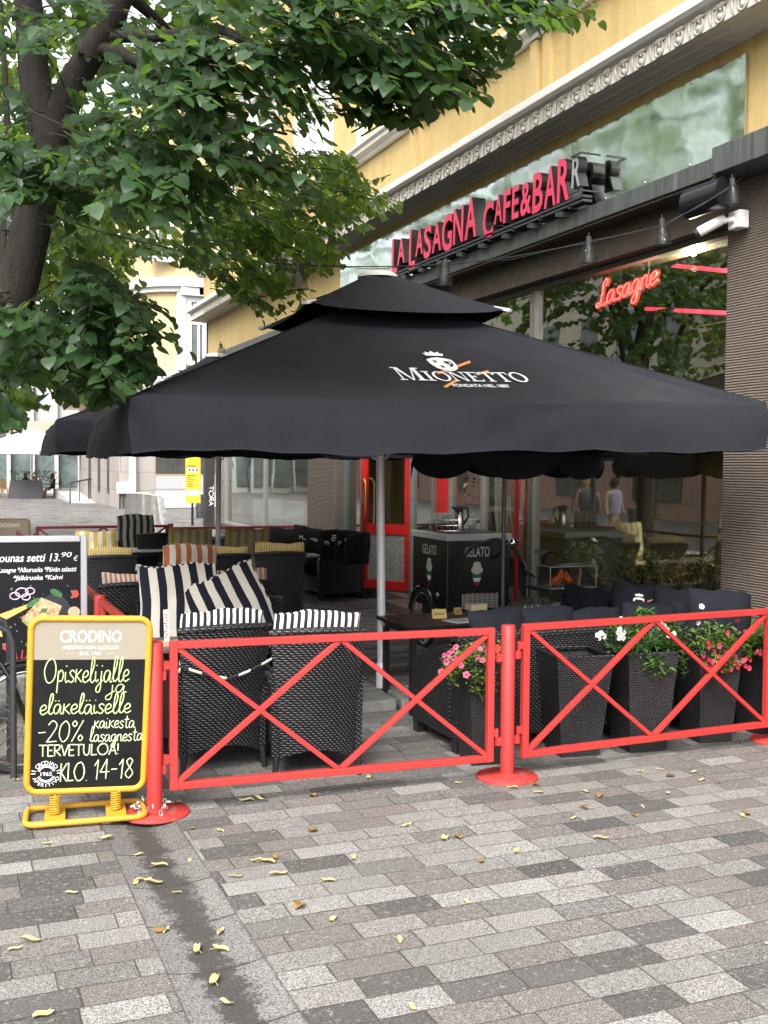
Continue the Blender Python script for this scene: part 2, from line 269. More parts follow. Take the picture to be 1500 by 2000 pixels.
def text_into(mb,string,o,ax,ay,size=None,width=None,depth=.002,shear=0,align='CENTER',fn=None,bold=0,space=1):
    """lettering laid in the plane (o, ax, ay): flat or extruded; width fits the line"""
    cu=bpy.data.curves.new('t','FONT'); cu.body=string; cu.size=1; cu.shear=shear; cu.align_x='LEFT'; cu.extrude=.5 if depth>0 else 0; cu.offset=bold; cu.resolution_u=3; cu.space_character=space
    ob=bpy.data.objects.new('t',cu); COL.objects.link(ob); dg=bpy.context.evaluated_depsgraph_get(); me=bpy.data.meshes.new_from_object(ob.evaluated_get(dg))
    V=[v.co.copy() for v in me.vertices]; F=[tuple(p.vertices) for p in me.polygons]; bpy.data.objects.remove(ob); bpy.data.meshes.remove(me)
    if not V: return
    x0=min(v.x for v in V); x1=max(v.x for v in V); sx=sy=size
    if width: sx=width/(x1-x0); sy=size or sx
    sh={'CENTER':(x0+x1)/2,'LEFT':x0,'RIGHT':x1}[align]; o,ax,ay=Vector(o),Vector(ax),Vector(ay); nz=ax.cross(ay).normalized(); P=[]
    for v in V:
        x,y,z=(v.x-sh)*sx,v.y*sy,(v.z+.5 if depth>0 else 0)*depth; P.append(fn(x,y,z) if fn else o+ax*x+ay*y+nz*z)
    mb.add(P,F)
def smooth_line(P,n=5):
    if len(P)<3: return [Vector((*p,0)) for p in P]
    Q=[]; m=len(P)
    for i in range(m-1):
        p0,p1,p2,p3=[Vector((*P[min(max(j,0),m-1)],0)) for j in (i-1,i,i+1,i+2)]
        for k in range(n):
            t=k/n; Q.append(.5*((2*p1)+(p2-p0)*t+(2*p0-5*p1+4*p2-p3)*t*t+(3*p1-p0-3*p2+p3)*t**3))
    Q.append(Vector((*P[-1],0))); return Q
HAND={'a':(.55,[[(.42,.40),(.3,.5),(.12,.45),(.03,.22),(.12,.02),(.28,.07),(.42,.40),(.42,.1),(.5,0),(.58,.06)]]),
'e':(.45,[[(.04,.2),(.3,.27),(.38,.4),(.25,.51),(.08,.38),(.05,.15),(.2,0),(.46,.12)]]),'l':(.36,[[(.03,.1),(.25,.65),(.27,1.0),(.17,1.06),(.1,.7),(.11,.12),(.24,0),(.38,.12)]]),
'i':(.27,[[(.05,.45),(.07,.12),(.16,0),(.28,.1)],[(.09,.68),(.10,.72)]]),'j':(.32,[[(.16,.48),(.17,-.2),(.08,-.42),(-.1,-.38),(-.06,-.18),(.3,.1)],[(.17,.68),(.18,.72)]]),
'k':(.47,[[(.06,.56),(.06,0)],[(.40,.54),(.08,.26)],[(.1,.27),(.45,0)]]),'p':(.48,[[(.08,.5),(.07,-.45)],[(.08,.36),(.24,.52),(.4,.36),(.33,.08),(.09,.06)]]),
's':(.42,[[(.38,.42),(.22,.51),(.08,.4),(.2,.26),(.35,.14),(.22,-.01),(.03,.06)]]),'O':(.86,[[(.45,1.0),(.2,.9),(.03,.5),(.2,.08),(.45,0),(.7,.2),(.76,.6),(.6,.95),(.4,1.03)]]),
't':(.42,[[(.2,.88),(.18,.15),(.28,0),(.42,.08)],[(.0,.6),(.4,.63)]]),'g':(.53,[[(.42,.42),(.3,.5),(.1,.42),(.04,.2),(.15,.03),(.32,.1),(.42,.42),(.42,-.2),(.3,-.43),(.1,-.35),(.2,-.15),(.55,.1)]]),
'n':(.52,[[(.05,.48),(.06,0)],[(.06,.3),(.22,.5),(.36,.42),(.37,.1),(.44,0),(.54,.07)]]),'R':(.52,[[(.06,0),(.05,1)],[(.03,.98),(.36,.97),(.42,.72),(.3,.52),(.08,.5)],[(.12,.5),(.5,0)]]),
'T':(.58,[[(.27,0),(.26,1)],[(-.02,1),(.56,1)]]),'E':(.46,[[(.42,1),(.05,1)],[(.05,1),(.05,0)],[(.05,0),(.42,0)],[(.05,.5),(.35,.52)]]),'V':(.52,[[(0,1),(.24,0)],[(.24,0),(.5,1)]]),
'U':(.55,[[(.04,1),(.05,.3),(.22,0),(.42,.2),(.46,1)]]),'L':(.46,[[(.06,1),(.05,0)],[(.05,0),(.44,.02)]]),'A':(.56,[[(0,0),(.26,1)],[(.26,1),(.52,0)],[(.1,.35),(.44,.36)]]),
'K':(.54,[[(.06,1),(.05,0)],[(.48,1),(.07,.48)],[(.07,.5),(.5,0)]]),'!':(.2,[[(.08,1),(.08,.35)],[(.08,.05),(.09,.08)]]),'-':(.42,[[(.04,.45),(.36,.47)]]),'.':(.2,[[(.08,.0),(.1,.03)]]),
'2':(.52,[[(.04,.8),(.22,1),(.42,.8),(.3,.45),(.03,.0)],[(.03,0),(.48,.03)]]),'0':(.56,[[(.28,1),(.08,.75),(.06,.3),(.25,0),(.46,.25),(.46,.75),(.28,1)]]),
'%':(.62,[[(.52,1),(.08,0)],[(.14,.98),(.04,.84),(.14,.7),(.24,.84),(.14,.98)],[(.46,.3),(.36,.16),(.46,.02),(.56,.16),(.46,.3)]]),'1':(.34,[[(.04,.7),(.22,1)],[(.22,1),(.2,0)]]),
'4':(.54,[[(.34,0),(.33,1)],[(.33,1),(.02,.33)],[(.02,.33),(.5,.35)]]),'8':(.52,[[(.4,.86),(.25,1),(.08,.84),(.24,.56),(.44,.26),(.25,0),(.06,.22),(.26,.55),(.4,.86)]]),' ':(.35,[])}
NEON={'L':(.62,[[(.46,.80),(.56,.98),(.44,1.08),(.30,.92),(.28,.5),(.22,.12),(.06,.0),(-.02,.10),(.12,.18),(.34,.02),(.56,.06),(.66,.16)]])}
def hand_into(mb,s,o,ax,ay,h,width=None,r=.005,table=HAND,n=5,flat=.35,slant=0,jit=0):
    o,ax,ay=Vector(o),Vector(ax),Vector(ay); nz=ax.cross(ay).normalized(); L=[]; x=0
    for ch in s:
        base,dots=(ch,False) if ch!='ä' else ('a',True); wd,st=table.get(base) or HAND[base]; jy=random.uniform(-jit,jit)
        for q in st: L.append([(x+a+slant*b,b+jy) for a,b in q])
        if dots: L+= [[(x+.14,.68),(x+.15,.73)],[(x+.34,.68),(x+.35,.73)]]
        x+=wd
    k=(width/x/h) if width else 1
    for q in L:
        P=[o+ax*(p.x*h*k)+ay*(p.y*h) for p in smooth_line(q,n)]
        if len(P)==2 and (P[1]-P[0]).length<.2*h: pass
        mb.tube(P,r,6,flat=flat,nrm=nz)
# ------------------------------------------------------------------ ground
def paving(name,bl,bh,bright=1.0):
    q=NB(name); o=q.tc.outputs['Object']; sp=q.node('SeparateXYZ'); q.n.links.new(o,sp.inputs[0])
    wob=q.noise(o,3.5,3); y=q.math('ADD',q.math('DIVIDE',sp.outputs[1],bh),q.math('MULTIPLY',wob,.10)); row=q.math('FLOOR',y); fy=q.math('FRACT',y)
    wn=q.node('TexWhiteNoise',noise_dimensions='1D'); q.put(wn.inputs['W'],row)
    x=q.math('ADD',q.math('DIVIDE',sp.outputs[0],q.math('MULTIPLY',q.math('ADD',q.math('MULTIPLY',wn.outputs['Value'],.22),.89),bl)),q.math('ADD',q.math('MULTIPLY',wn.outputs['Value'],37.3),q.math('MULTIPLY',wob,.05)))
    cl=q.math('FLOOR',x); fx=q.math('FRACT',x); cb=q.node('CombineXYZ'); q.put(cb.inputs[0],cl); q.put(cb.inputs[1],row); w2=q.node('TexWhiteNoise',noise_dimensions='2D'); q.n.links.new(cb.outputs[0],w2.inputs['Vector'])
    g=lambda *c: tuple(v*bright for v in c)
    base=q.ramp(w2.outputs['Value'],[(0,g(.31,.305,.295)),(.17,g(.135,.132,.13)),(.27,g(.225,.203,.193)),(.42,g(.40,.395,.385)),(.56,g(.215,.21,.203)),(.68,g(.105,.104,.103)),(.75,g(.345,.335,.315)),(.88,g(.25,.224,.212))],'CONSTANT')
    cs=q.node('Combine' 'XYZ'); q.put(cs.inputs[0],q.math('ADD',sp.outputs[0],q.math('MULTIPLY',w2.outputs['Value'],50))); q.put(cs.inputs[1],sp.outputs[1]); q.put(cs.inputs[2],w2.outputs['Value'])
    f1=q.noise(cs.outputs[0],130,5,.8); f2=q.noise(cs.outputs[0],40,6,.75); big=q.noise(o,.8,5)
    k=q.mix(q.ramp(f1,[(.42,(0,0,0)),(.56,(1,1,1))]),(.15,.145,.14),(1,1,1)); k=q.mix(1.0,base,k,'MULTIPLY'); k=q.mix(q.ramp(f2,[(.56,(0,0,0)),(.70,(.55,.55,.55))]),k,(.58*bright,.56*bright,.53*bright))
    k=q.mix(q.math('MULTIPLY',q.ramp(big,[(.35,(0,0,0)),(.7,(1,1,1))]),.45),k,(.12,.11,.10)); vo=q.node('TexVoronoi'); q.n.links.new(o,vo.inputs['Vector']); vo.inputs['Scale'].default_value=2.3; k=q.mix(q.math('MULTIPLY',q.math('LESS_THAN',q.math('ADD',vo.outputs['Distance'],q.math('MULTIPLY',f2,.05)),.062),.55),k,(.09,.085,.08)); st=q.noise(o,2.6,7,.75); k=q.mix(q.math('MULTIPLY',q.ramp(st,[(.56,(0,0,0)),(.70,(1,1,1))]),.30),k,(.11,.105,.10))
    ex=q.math('MULTIPLY',q.math('MINIMUM',fx,q.math('SUBTRACT',1.0,fx)),bl/bh); ey=q.math('MINIMUM',fy,q.math('SUBTRACT',1.0,fy)); e=q.math('MINIMUM',ex,ey); ed=q.math('ADD',e,q.math('MULTIPLY',q.math('SUBTRACT',f2,.5),.045))
    j=q.ramp(ed,[(.012,(1,1,1)),(.034,(0,0,0))]); jm=q.math('MULTIPLY',j,q.ramp(q.noise(o,2.4,4),[(.3,(.45,.45,.45)),(.6,(1,1,1))]))
    q.col(q.mix(q.math('MULTIPLY',jm,.85),k,(.042,.038,.033))); q.rough(.78); q.b.inputs['Specular IOR Level'].default_value=.3
    q.bump(q.math('ADD',q.math('MULTIPLY',f1,.30),q.math('SUBTRACT',q.math('MULTIPLY',w2.outputs['Value'],.25),q.math('MULTIPLY',j,1.3))),.5,.008); return q.m
PAVE=paving('mixed granite setts',.325,.16,1.02); PAVEF=paving('pale street setts',.36,.18,.85)
def slab(name,mt,x0,x1,y0,y1,z): return tag(MB().add([(x0,y0,z),(x1,y0,z),(x1,y1,z),(x0,y1,z)],[(0,1,2,3)]).build(name,mt),kind='structure')
slab('ground',mat('bare ground',(.25,.24,.23),.9,var=.2,vscale=2),-300,300,-200,400,-.06)
slab('pavement',PAVE,-6,.80,-8,20,0); slab('pavement',PAVE,1.20,14,-8,20,0)
slab('street',PAVEF,-80,.80,20,160,0); slab('street',PAVEF,1.20,80,20,160,0); slab('street',PAVEF,-60,-6,-8,20,0)
def chan():
    q=NB('drain channel stone'); o=q.tc.outputs['Object']; sp=q.node('SeparateXYZ'); q.n.links.new(o,sp.inputs[0]); f=q.noise(o,110,5,.75); a=q.noise(o,3,6,.7)
    y=q.math('DIVIDE',sp.outputs[1],.46); fy=q.math('FRACT',y); ey=q.math('ADD',q.math('MINIMUM',fy,q.math('SUBTRACT',1.0,fy)),q.math('MULTIPLY',q.math('SUBTRACT',a,.5),.03))
    wn=q.node('TexWhiteNoise',noise_dimensions='1D'); q.put(wn.inputs['W'],q.math('FLOOR',y)); k=q.ramp(wn.outputs['Value'],[(0,(.165,.162,.156)),(1,(.30,.295,.285))])
    k=q.mix(1.0,k,q.mix(q.ramp(f,[(.4,(0,0,0)),(.58,(1,1,1))]),(.22,.22,.22),(1,1,1)),'MULTIPLY')
    dx=q.math('ABSOLUTE',q.math('ADD',q.math('SUBTRACT',sp.outputs[0],1.0),q.math('ADD',q.math('MULTIPLY',q.math('SUBTRACT',a,.5),.22),q.math('MULTIPLY',q.math('SUBTRACT',q.noise(o,17,6,.8),.5),.34))))
    k=q.mix(q.ramp(q.math('ADD',dx,q.math('MULTIPLY',q.math('SUBTRACT',f,.5),.08)),[(.055,(.85,.85,.85)),(.10,(0,0,0))]),k,(.030,.027,.024)); k=q.mix(q.ramp(ey,[(.006,(1,1,1)),(.016,(0,0,0))]),k,(.03,.028,.025))
    e2=q.math('ABSOLUTE',q.math('SUBTRACT',sp.outputs[0],1.0)); k=q.mix(q.ramp(q.math('ADD',e2,q.math('MULTIPLY',q.math('SUBTRACT',a,.5),.03)),[(.188,(0,0,0)),(.197,(.7,.7,.7))]),k,(.05,.045,.04))
    q.col(k); q.rough(.8); q.bump(f,.4,.006); return q.m
tag(MB().grid(lambda u,v:(.80+.4*u,-8+168*v,-.022*(1-(2*u-1)**2)-.001),10,2).build('drain_channel',chan()),kind='structure')
# ------------------------------------------------------------------ the restaurant building
BX=5.9; GX=6.1
B=thing('restaurant_building','yellow plastered corner building with ornamented cornice, ribbed stone pillars and large shop windows','building',(BX,14,0))
def L3(x,y,z): return (x-BX,y-14,z)
def bb(mb,a,b): return mb.bb(L3(*a),L3(*b))
Y0,Y1=1.0,25.4
m=MB(); bb(m,(5.9,Y0,4.47),(6.6,Y1,5.60)); bb(m,(5.80,Y0,5.72),(6.6,Y1,6.46)); bb(m,(5.95,Y0,6.60),(6.6,Y1,7.0))
ycs=[9.85+3.13*(k+.5) for k in range(-3,5)]
edges=[Y0]+[e for c in ycs for e in (c-.86,c+.86)]+[Y1]
for a,b in zip(edges[::2],edges[1::2]): bb(m,(5.95,a,7.0),(6.6,b,9.4))
bb(m,(5.95,Y0,9.4),(6.6,Y1,13.0)); m.build('upper_wall',YPLAS,B)
for k in range(-1,5):
    y=9.85+3.13*k
    for s in (-.13,.13): bb(MB(),(5.755,y+s-.07,5.76),(5.83,y+s+.07,6.42)).build('pilaster_strip',YPLAS,B)
m=MB(); bb(m,(6.6,Y0,0),(11.5,Y0+.3,13)); bb(m,(6.6,Y1-.3,4.3),(13,Y1,13)); bb(m,(6.3,Y1-.55,0),(13,Y1+.02,4.30)); bb(m,(11.2,Y0,0),(11.5,Y1,13)); m.build('side_wall',YPLAS,B)
# cornice: moulded profile run along the facade
def run(mb,prof,y0=Y0,y1=Y1+.35):
    a=[L3(x,y0,z) for x,z in prof]; b=[L3(x,y1,z) for x,z in prof]; n=len(prof)
    mb.add(a+b,[(i,(i+1)%n,n+(i+1)%n,n+i) for i in range(n)]+[tuple(range(n))[::-1],tuple(range(n,2*n))]); return mb
run(MB(),[(5.9,5.366),(5.88,5.366),(5.88,5.380),(5.81,5.382),(5.81,5.389),(5.71,5.390),(5.70,5.396),(5.61,5.396),(5.59,5.403),(5.555,5.403),(5.555,5.555),(5.50,5.57),(5.47,5.60),(5.47,5.625),(5.9,5.70)]).build('cornice',GPLAS,B)
run(MB(),[(5.78,5.69),(5.60,5.655),(5.60,5.76),(5.63,5.785),(5.80,5.80)]).build('white_coping',WPLAS,B)
run(MB(),[(5.95,6.44),(5.74,6.44),(5.72,6.50),(5.66,6.52),(5.66,6.58),(5.62,6.60),(5.62,6.64),(5.95,6.72)]).build('sill_cornice',GPLAS,B)
run(MB(),[(5.95,9.45),(5.84,9.45),(5.80,9.55),(5.76,9.58),(5.76,9.68),(5.95,9.75)]).build('string_course',GPLAS,B)
# palmette relief repeated along the cornice (rosette ring, boss, fan of leaves)
orn=MB(); MX=Matrix(((0,0,-1),(-1,0,0),(0,1,0)))   # disc plane -> facade plane
orn.tube([(-.008,.052*math.cos(a),.062*math.sin(a)-.012) for a in np.linspace(0,2*PI,18)[:-1]],.010,6,closed=True)
orn.lathe([(.030,0),(.027,.012),(.015,.02),(0,.024)],(0,0,-.03),12,MX); orn.lathe([(.018,0),(.016,.012),(0,.018)],(0,0,.022),10,MX)
for a in (-62,-38,-14,14,38,62):
    t=R(a); orn.tube([(-.005,.014*math.sin(t),.03),(-.018,.06*math.sin(t),.03+.032*math.cos(t)),(-.006,.088*math.sin(t),.03+.048*math.cos(t))],[.006,.012,.004],6)
orn.tube([(-.006,.105,-.065),(-.014,.112,.0),(-.006,.118,.066)],[.006,.013,.006],6)
o0=None
for k in range(72):
    y=6.28+.252*k
    if o0 is None: o0=orn.build('cornice_palmette',mat('aged grey stucco',(.40,.37,.32),.85,var=.25,vscale=14),B); o0.location=L3(5.552,y,5.478)
    else:
        c=o0.copy(); COL.objects.link(c); c.parent=B; c.location=L3(5.552,y,5.478)
# windows above
for c in ycs:
    if c<8: continue
    f=MB()
    for s in (-1,1): bb(f,(5.88,c+s*.86-.09,6.70),(6.05,c+s*.86+.09,9.45)); bb(f,(6.0,c+s*.72-.05,6.75),(6.1,c+s*.72+.05,9.3))
    bb(f,(6.0,c-.05,6.75),(6.1,c+.05,9.3)); bb(f,(6.0,c-.7,8.5),(6.1,c+.7,8.6)); bb(f,(6.0,c-.7,6.72),(6.1,c+.7,6.82)); bb(f,(5.86,c-1.0,9.3),(6.05,c+1.0,9.46))
    fo=f.build('upper_window',WHT,B); bb(MB(),(6.07,c-.72,6.75),(6.08,c+.72,9.3)).build('pane',GLASSF,fo)
    bb(MB(),(6.35,c-.8,6.8),(6.36,c+.8,9.3)).build('curtain',mat('pale blind',(.5,.5,.48),.9),fo)
# dark fascia, soffit
m=MB(); bb(m,(5.70,6.86,4.31),(5.90,Y1,4.465)); bb(m,(5.55,Y0,4.27),(5.90,6.855,4.475)); m.build('fascia',FASC,B,bevel=.006)
m=MB(); bb(m,(5.72,6.9,4.285),(6.5,Y1-.6,4.308)); bb(m,(5.90,7.05,3.98),(6.5,Y1-.6,4.284)); m.build('soffit',SOFF,B)
# ribbed pillars
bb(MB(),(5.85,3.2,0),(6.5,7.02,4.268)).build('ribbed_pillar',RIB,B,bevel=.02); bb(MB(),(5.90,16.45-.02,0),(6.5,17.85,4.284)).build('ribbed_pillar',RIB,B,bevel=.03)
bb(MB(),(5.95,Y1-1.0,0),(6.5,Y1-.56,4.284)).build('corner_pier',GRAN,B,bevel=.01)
m=MB(); bb(m,(5.95,7.03,0),(6.25,12.6,.32)); bb(m,(5.95,17.86,0),(6.25,Y1-1.01,.62)); bb(m,(5.95,15.9,0),(6.25,16.42,.35)); m.build('window_plinth',mat('dark stone plinth',(.10,.095,.09),.7,var=.25,vscale=12,bump=.1),B)
def win(y0,y1,z0,z1,muls=(),trs=(),mt=None,name='shop_window',x=6.1,fw=.05,g=None):
    f=MB(); mt=mt or mat('bronze grey window frame',(.27,.26,.24),.45,.5,var=.1)
    bb(f,(x-.05,y0,z0),(x+.05,y0+fw,z1)); bb(f,(x-.05,y1-fw,z0),(x+.05,y1,z1)); bb(f,(x-.05,y0+fw,z0),(x+.05,y1-fw,z0+fw)); bb(f,(x-.05,y0+fw,z1-fw),(x+.05,y1-fw,z1))
    for q in muls: bb(f,(x-.045,q-.025,z0+fw),(x+.045,q+.025,z1-fw))
    for q in trs: bb(f,(x-.04,y0+fw,q-.02),(x+.04,y1-fw,q+.02))
    o=f.build(name,mt,B); bb(MB(),(x-.004,y0+fw*.5,z0+fw*.5),(x+.004,y1-fw*.5,z1-fw*.5)).build('pane',g or GLASS,o); return o
win(7.03,10.42,.32,3.975); win(10.43,12.52,.32,3.975,muls=(11.6,),trs=(2.9,)); win(12.98,13.75,.20,3.975,trs=(2.9,))
win(15.62,16.42,.35,3.975,mt=mat('green grey frame',(.10,.13,.12),.5)); win(17.88,Y1-1.02,.62,3.975,muls=(21.1,),mt=mat('pale metal frame',(.5,.5,.49),.4,.4))
fr=MB(); bb(fr,(6.0,12.53,.14),(6.14,12.78,3.975)); bb(fr,(6.02,10.66,.33),(6.046,10.72,3.2)); bb(fr,(6.03,10.725,2.25),(6.05,12.5,2.31)); bb(fr,(6.0,12.79,2.62),(6.12,15.61,2.74)); fr.build('door_frame',REDD,B,bevel=.004)
win(12.8,15.6,2.75,3.975,name='transom_window')
MB().bb(L3(6.02,12.79,0),L3(7.2,15.6,.14)).build('threshold_step',DGRAN,B); MB().bb(L3(5.62,12.7,0),L3(6.01,13.75,.13)).build('entrance_step',DGRAN,B,bevel=.01)
dr=MB(); hinge=Vector((6.28,14.2,.17)); end=Vector((5.80,14.93,.17)); dv=(end-hinge); dl=dv.length; dv.normalize(); dn=dv.cross(Vector((0,0,1)))
def DP(a,z,n=0): p=hinge+dv*a+Vector((0,0,z))+dn*n; return L3(p.x,p.y,p.z)
dw=dl; up=(0,0,1)
for a,b,z0,z1 in ((0,.10,0,2.4),(dw-.11,dw,0,2.4),(.1,dw-.11,0,.13),(.1,dw-.11,.82,.96),(.1,dw-.11,2.28,2.4)):
    p=[DP(a,z0,-.025),DP(b,z0,-.025),DP(b,z0,.025),DP(a,z0,.025),DP(a,z1,-.025),DP(b,z1,-.025),DP(b,z1,.025),DP(a,z1,.025)]; dr.add(p,[(0,3,2,1),(4,5,6,7),(0,1,5,4),(1,2,6,5),(2,3,7,6),(3,0,4,7)])
DOOR=dr.build('entrance_door',REDD,B)
MB().add([DP(.1,.13),DP(dw-.11,.13),DP(dw-.11,.82),DP(.1,.82)],[(0,1,2,3)]).build('kick_panel',mat('scratched steel plate',(.42,.42,.40),.5,.6,var=.3,vscale=18),DOOR)
MB().add([DP(.1,.96),DP(dw-.11,.96),DP(dw-.11,2.28),DP(.1,2.28)],[(0,1,2,3)]).build('pane',GLASS,DOOR)
hb=MB(); 
for s in (-1,1): hb.tube([DP(dw-.05,1.62,s*.02),DP(dw-.10,1.62,s*.10),DP(dw-.14,1.56,s*.115),DP(dw-.14,.52,s*.115),DP(dw-.05,.47,s*.02)],.017,10)
hb.build('door_handle',BRASS,DOOR)
pl=MB(); pl.box(DP(dw-.055,2.02,-.029),(.004,.05,.10),(0,0,math.atan2(dv.y,dv.x)+PI/2)); pl.box(DP(dw-.055,1.33,-.029),(.03,.03,.14)); pl.build('lock_plate',BRASS,DOOR)
# inside, dim
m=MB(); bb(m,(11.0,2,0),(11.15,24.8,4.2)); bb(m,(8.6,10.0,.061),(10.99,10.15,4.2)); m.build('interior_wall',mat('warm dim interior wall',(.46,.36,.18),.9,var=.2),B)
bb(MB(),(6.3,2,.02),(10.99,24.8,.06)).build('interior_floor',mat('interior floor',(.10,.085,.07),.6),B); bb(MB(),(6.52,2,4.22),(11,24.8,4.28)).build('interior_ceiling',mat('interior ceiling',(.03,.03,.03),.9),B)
# polished panel band
t=thing('fascia_panel','long wavy polished metal panel band above the shop windows, behind the red letters','panel',(5.87,11.5,4.88)); 
ys=[6.85,9.35,11.7,14.0,16.1]
for a,b in zip(ys,ys[1:]): MB().bb((-.012,a-11.5+.004,-.355),(.012,b-11.5-.004,.365)).build('metal_sheet',MIRR,t)
sc=MB()
for y in np.arange(6.9,16.1,.62):
    for z in (-.335,.345): sc.lathe([(.012,0),(.009,.006),(0,.007)],(-.012,y-11.5,z),8,MX)
sc.build('screw',STEEL,t)
# red letters: slanted block capitals stood off the panel
yL,yR=FX(765,495,5.62).y,FX(1113,360,5.62).y; LK=(yL-yR)/5.40
SG=thing('letter_sign','raised red capital letters reading LA LASAGNA CAFE&BAR with black returns','sign',(5.62,11.7,4.86))
FACE=mat('pink red acrylic letter face',(.70,.035,.10),.35,spec=.5,var=.12,vscale=7); RETN=mat('black letter side',(.014,.013,.013),.45)
def letter(ch,y,z,h,wd,mfa=FACE,mre=RETN,depth=.17,nm='letter'):
    A=MB(); text_into(A,ch,(0,0,0),(0,-1,0),(0,0,1),size=h*1.40,width=wd,depth=depth,bold=.022,shear=.06,align='LEFT')
    V=[Vector(v) for v in A.v]; z0=min(v.z for v in V); z1=max(v.z for v in V); s=h/(z1-z0)
    P=[(v.x+depth,v.y,(v.z-z0)*s) for v in V]; M=MB(); xm=min(p[0] for p in P)
    for f in A.f:
        M.k=0 if all(abs(P[i][0]-xm)<1e-4 for i in f) else 1; M.add([P[i] for i in f],[tuple(range(len(f)))])
    o=M.build(nm,[mfa,mre],SG,weld=True,loc=(0,y-11.7,z-4.86)); return o
yy=yL
for ch,h,wd,dz,gap in (('L',.46,.22,-.02,.01),('A',.33,.30,.07,.17),('L',.50,.24,-.05,.01),('A',.33,.28,.08,.03),('S',.40,.27,0,.03),('A',.36,.32,.03,.03),('G',.44,.34,-.02,.03),('N',.42,.34,.02,.03),('A',.46,.36,.02,.20),
    ('C',.40,.30,-.06,.015),('A',.30,.22,.06,.03),('F',.34,.20,.03,.03),('E',.34,.19,.03,.035),('&',.34,.27,.02,.03),('B',.40,.25,.0,.03),('A',.40,.27,.0,.03),('R',.42,.27,.0,.04)):
    letter(ch,yy,4.575+dz,h*1.0,wd*LK); yy-=(wd+gap)*LK
letter('R',yy-.01,4.66,.30,.15,mat('bare grey letter shell',(.42,.42,.41),.5,.5),RETN,.10,'bracket_letter')
m=MB()
for z in (4.50,4.54): m.bb((.0,yy-.22-11.7,z-4.86),(.10,yL-11.7,z-4.86+.022))
for z in (4.60,4.95): m.bb((-.02,yy-.20-11.7,z-4.86),(.2,yy-.185-11.7,z-4.86+.015)); m.bb((-.02,yy-.184-11.7,z-4.86),(-.005,yy-.02-11.7,z-4.86+.015))
for y in np.arange(yR,yL-.3,.55): m.bb((.0,y-11.7,-.38),(.24,y-11.7+.03,-.33)); m.box((.05,y-11.7+.2,-.39),(.09,.14,.05),(.2,0,0))
m.build('mounting_rail',DGREY,SG)
# CCTV camera and speaker on the pillar head
p=FX(1437,432,5.76); t=thing('security_camera','white security camera on a bracket at the top of the right ribbed pillar','camera',p)
MB().bb((-.02,-.07,-.06),(.075,.07,.08)).build('junction_box',WHT,t,bevel=.012)
q=MB(); q.tube([(-.02,0,.01),(-.05,.02,.01),(-.09,.07,.0)],[.025,.022,.026],10); q.build('bracket',WHT,t)
q=MB(); a=Vector((-.06,.05,.03)); d=Vector((-.15,.13,-.10)); q.tube([a,a+d*.15,a+d*.95,a+d],[.034,.040,.040,.038],14); q.build('camera_body',WHT,t)
MB().tube([a+d*1.001,a+d*1.12],[.037,.034],14).build('lens_hood',BLK,t)
p=FX(1385,388,5.62); t=thing('outdoor_speaker','black box loudspeaker hung below the fascia beside the security camera','speaker',p)
q=MB(); q.grid(lambda u,v:(lambda a:(.10*math.cos(a)*1.0-.02,.22*(2*v-1),.12*math.sin(a)))(PI*2*u),20,3); q.add([(.10*math.cos(a)-.02,.22*s,.12*math.sin(a)) for s in (-1,1) for a in np.linspace(0,2*PI,20,endpoint=False)],[tuple(range(20)),tuple(range(20,40))]); q.build('cabinet',mat('glossy black plastic',(.012,.012,.014),.22),t)
MB().bar((.0,.0,.1),(.06,0,.17),.05,.02).build('bracket',BLK,t)
# ------------------------------------------------------------------ furniture makers
def curve_back(u,v,w0,w1,hh,bow,lean,z0):
    w=w0+(w1-w0)*v**1.4-.03*math.sin(PI*v); return (u*w/2, bow*u*u+ -lean*v**1.3, z0+hh*v)
def shell(mb,fn,nu,nv,th,uvs):
    """a bent sheet with thickness th (in -y), closed round its rim"""
    a=[[Vector(fn(i/nu,j/nv)) for i in range(nu+1)] for j in range(nv+1)]; off=Vector((0,-th,0)); n=nu+1
    V=[p for r in a for p in r]; V2=[p+off for p in V]; U=[(p.x+p.y,p.z) for p in V]
    F=[(j*n+i,j*n+i+1,(j+1)*n+i+1,(j+1)*n+i) for j in range(nv) for i in range(nu)]
    mb.add(V,[f[::-1] for f in F],U,True); mb.add(V2,F,U,True)
    rim=[i for i in range(nu+1)]+[j*n+nu for j in range(1,nv+1)]+[nv*n+i for i in range(nu-1,-1,-1)]+[j*n for j in range(nv-1,0,-1)]; k=len(rim)
    mb.add([V[i] for i in rim]+[V2[i] for i in rim],[(i,(i+1)%k,k+(i+1)%k,k+i) for i in range(k)]); return mb
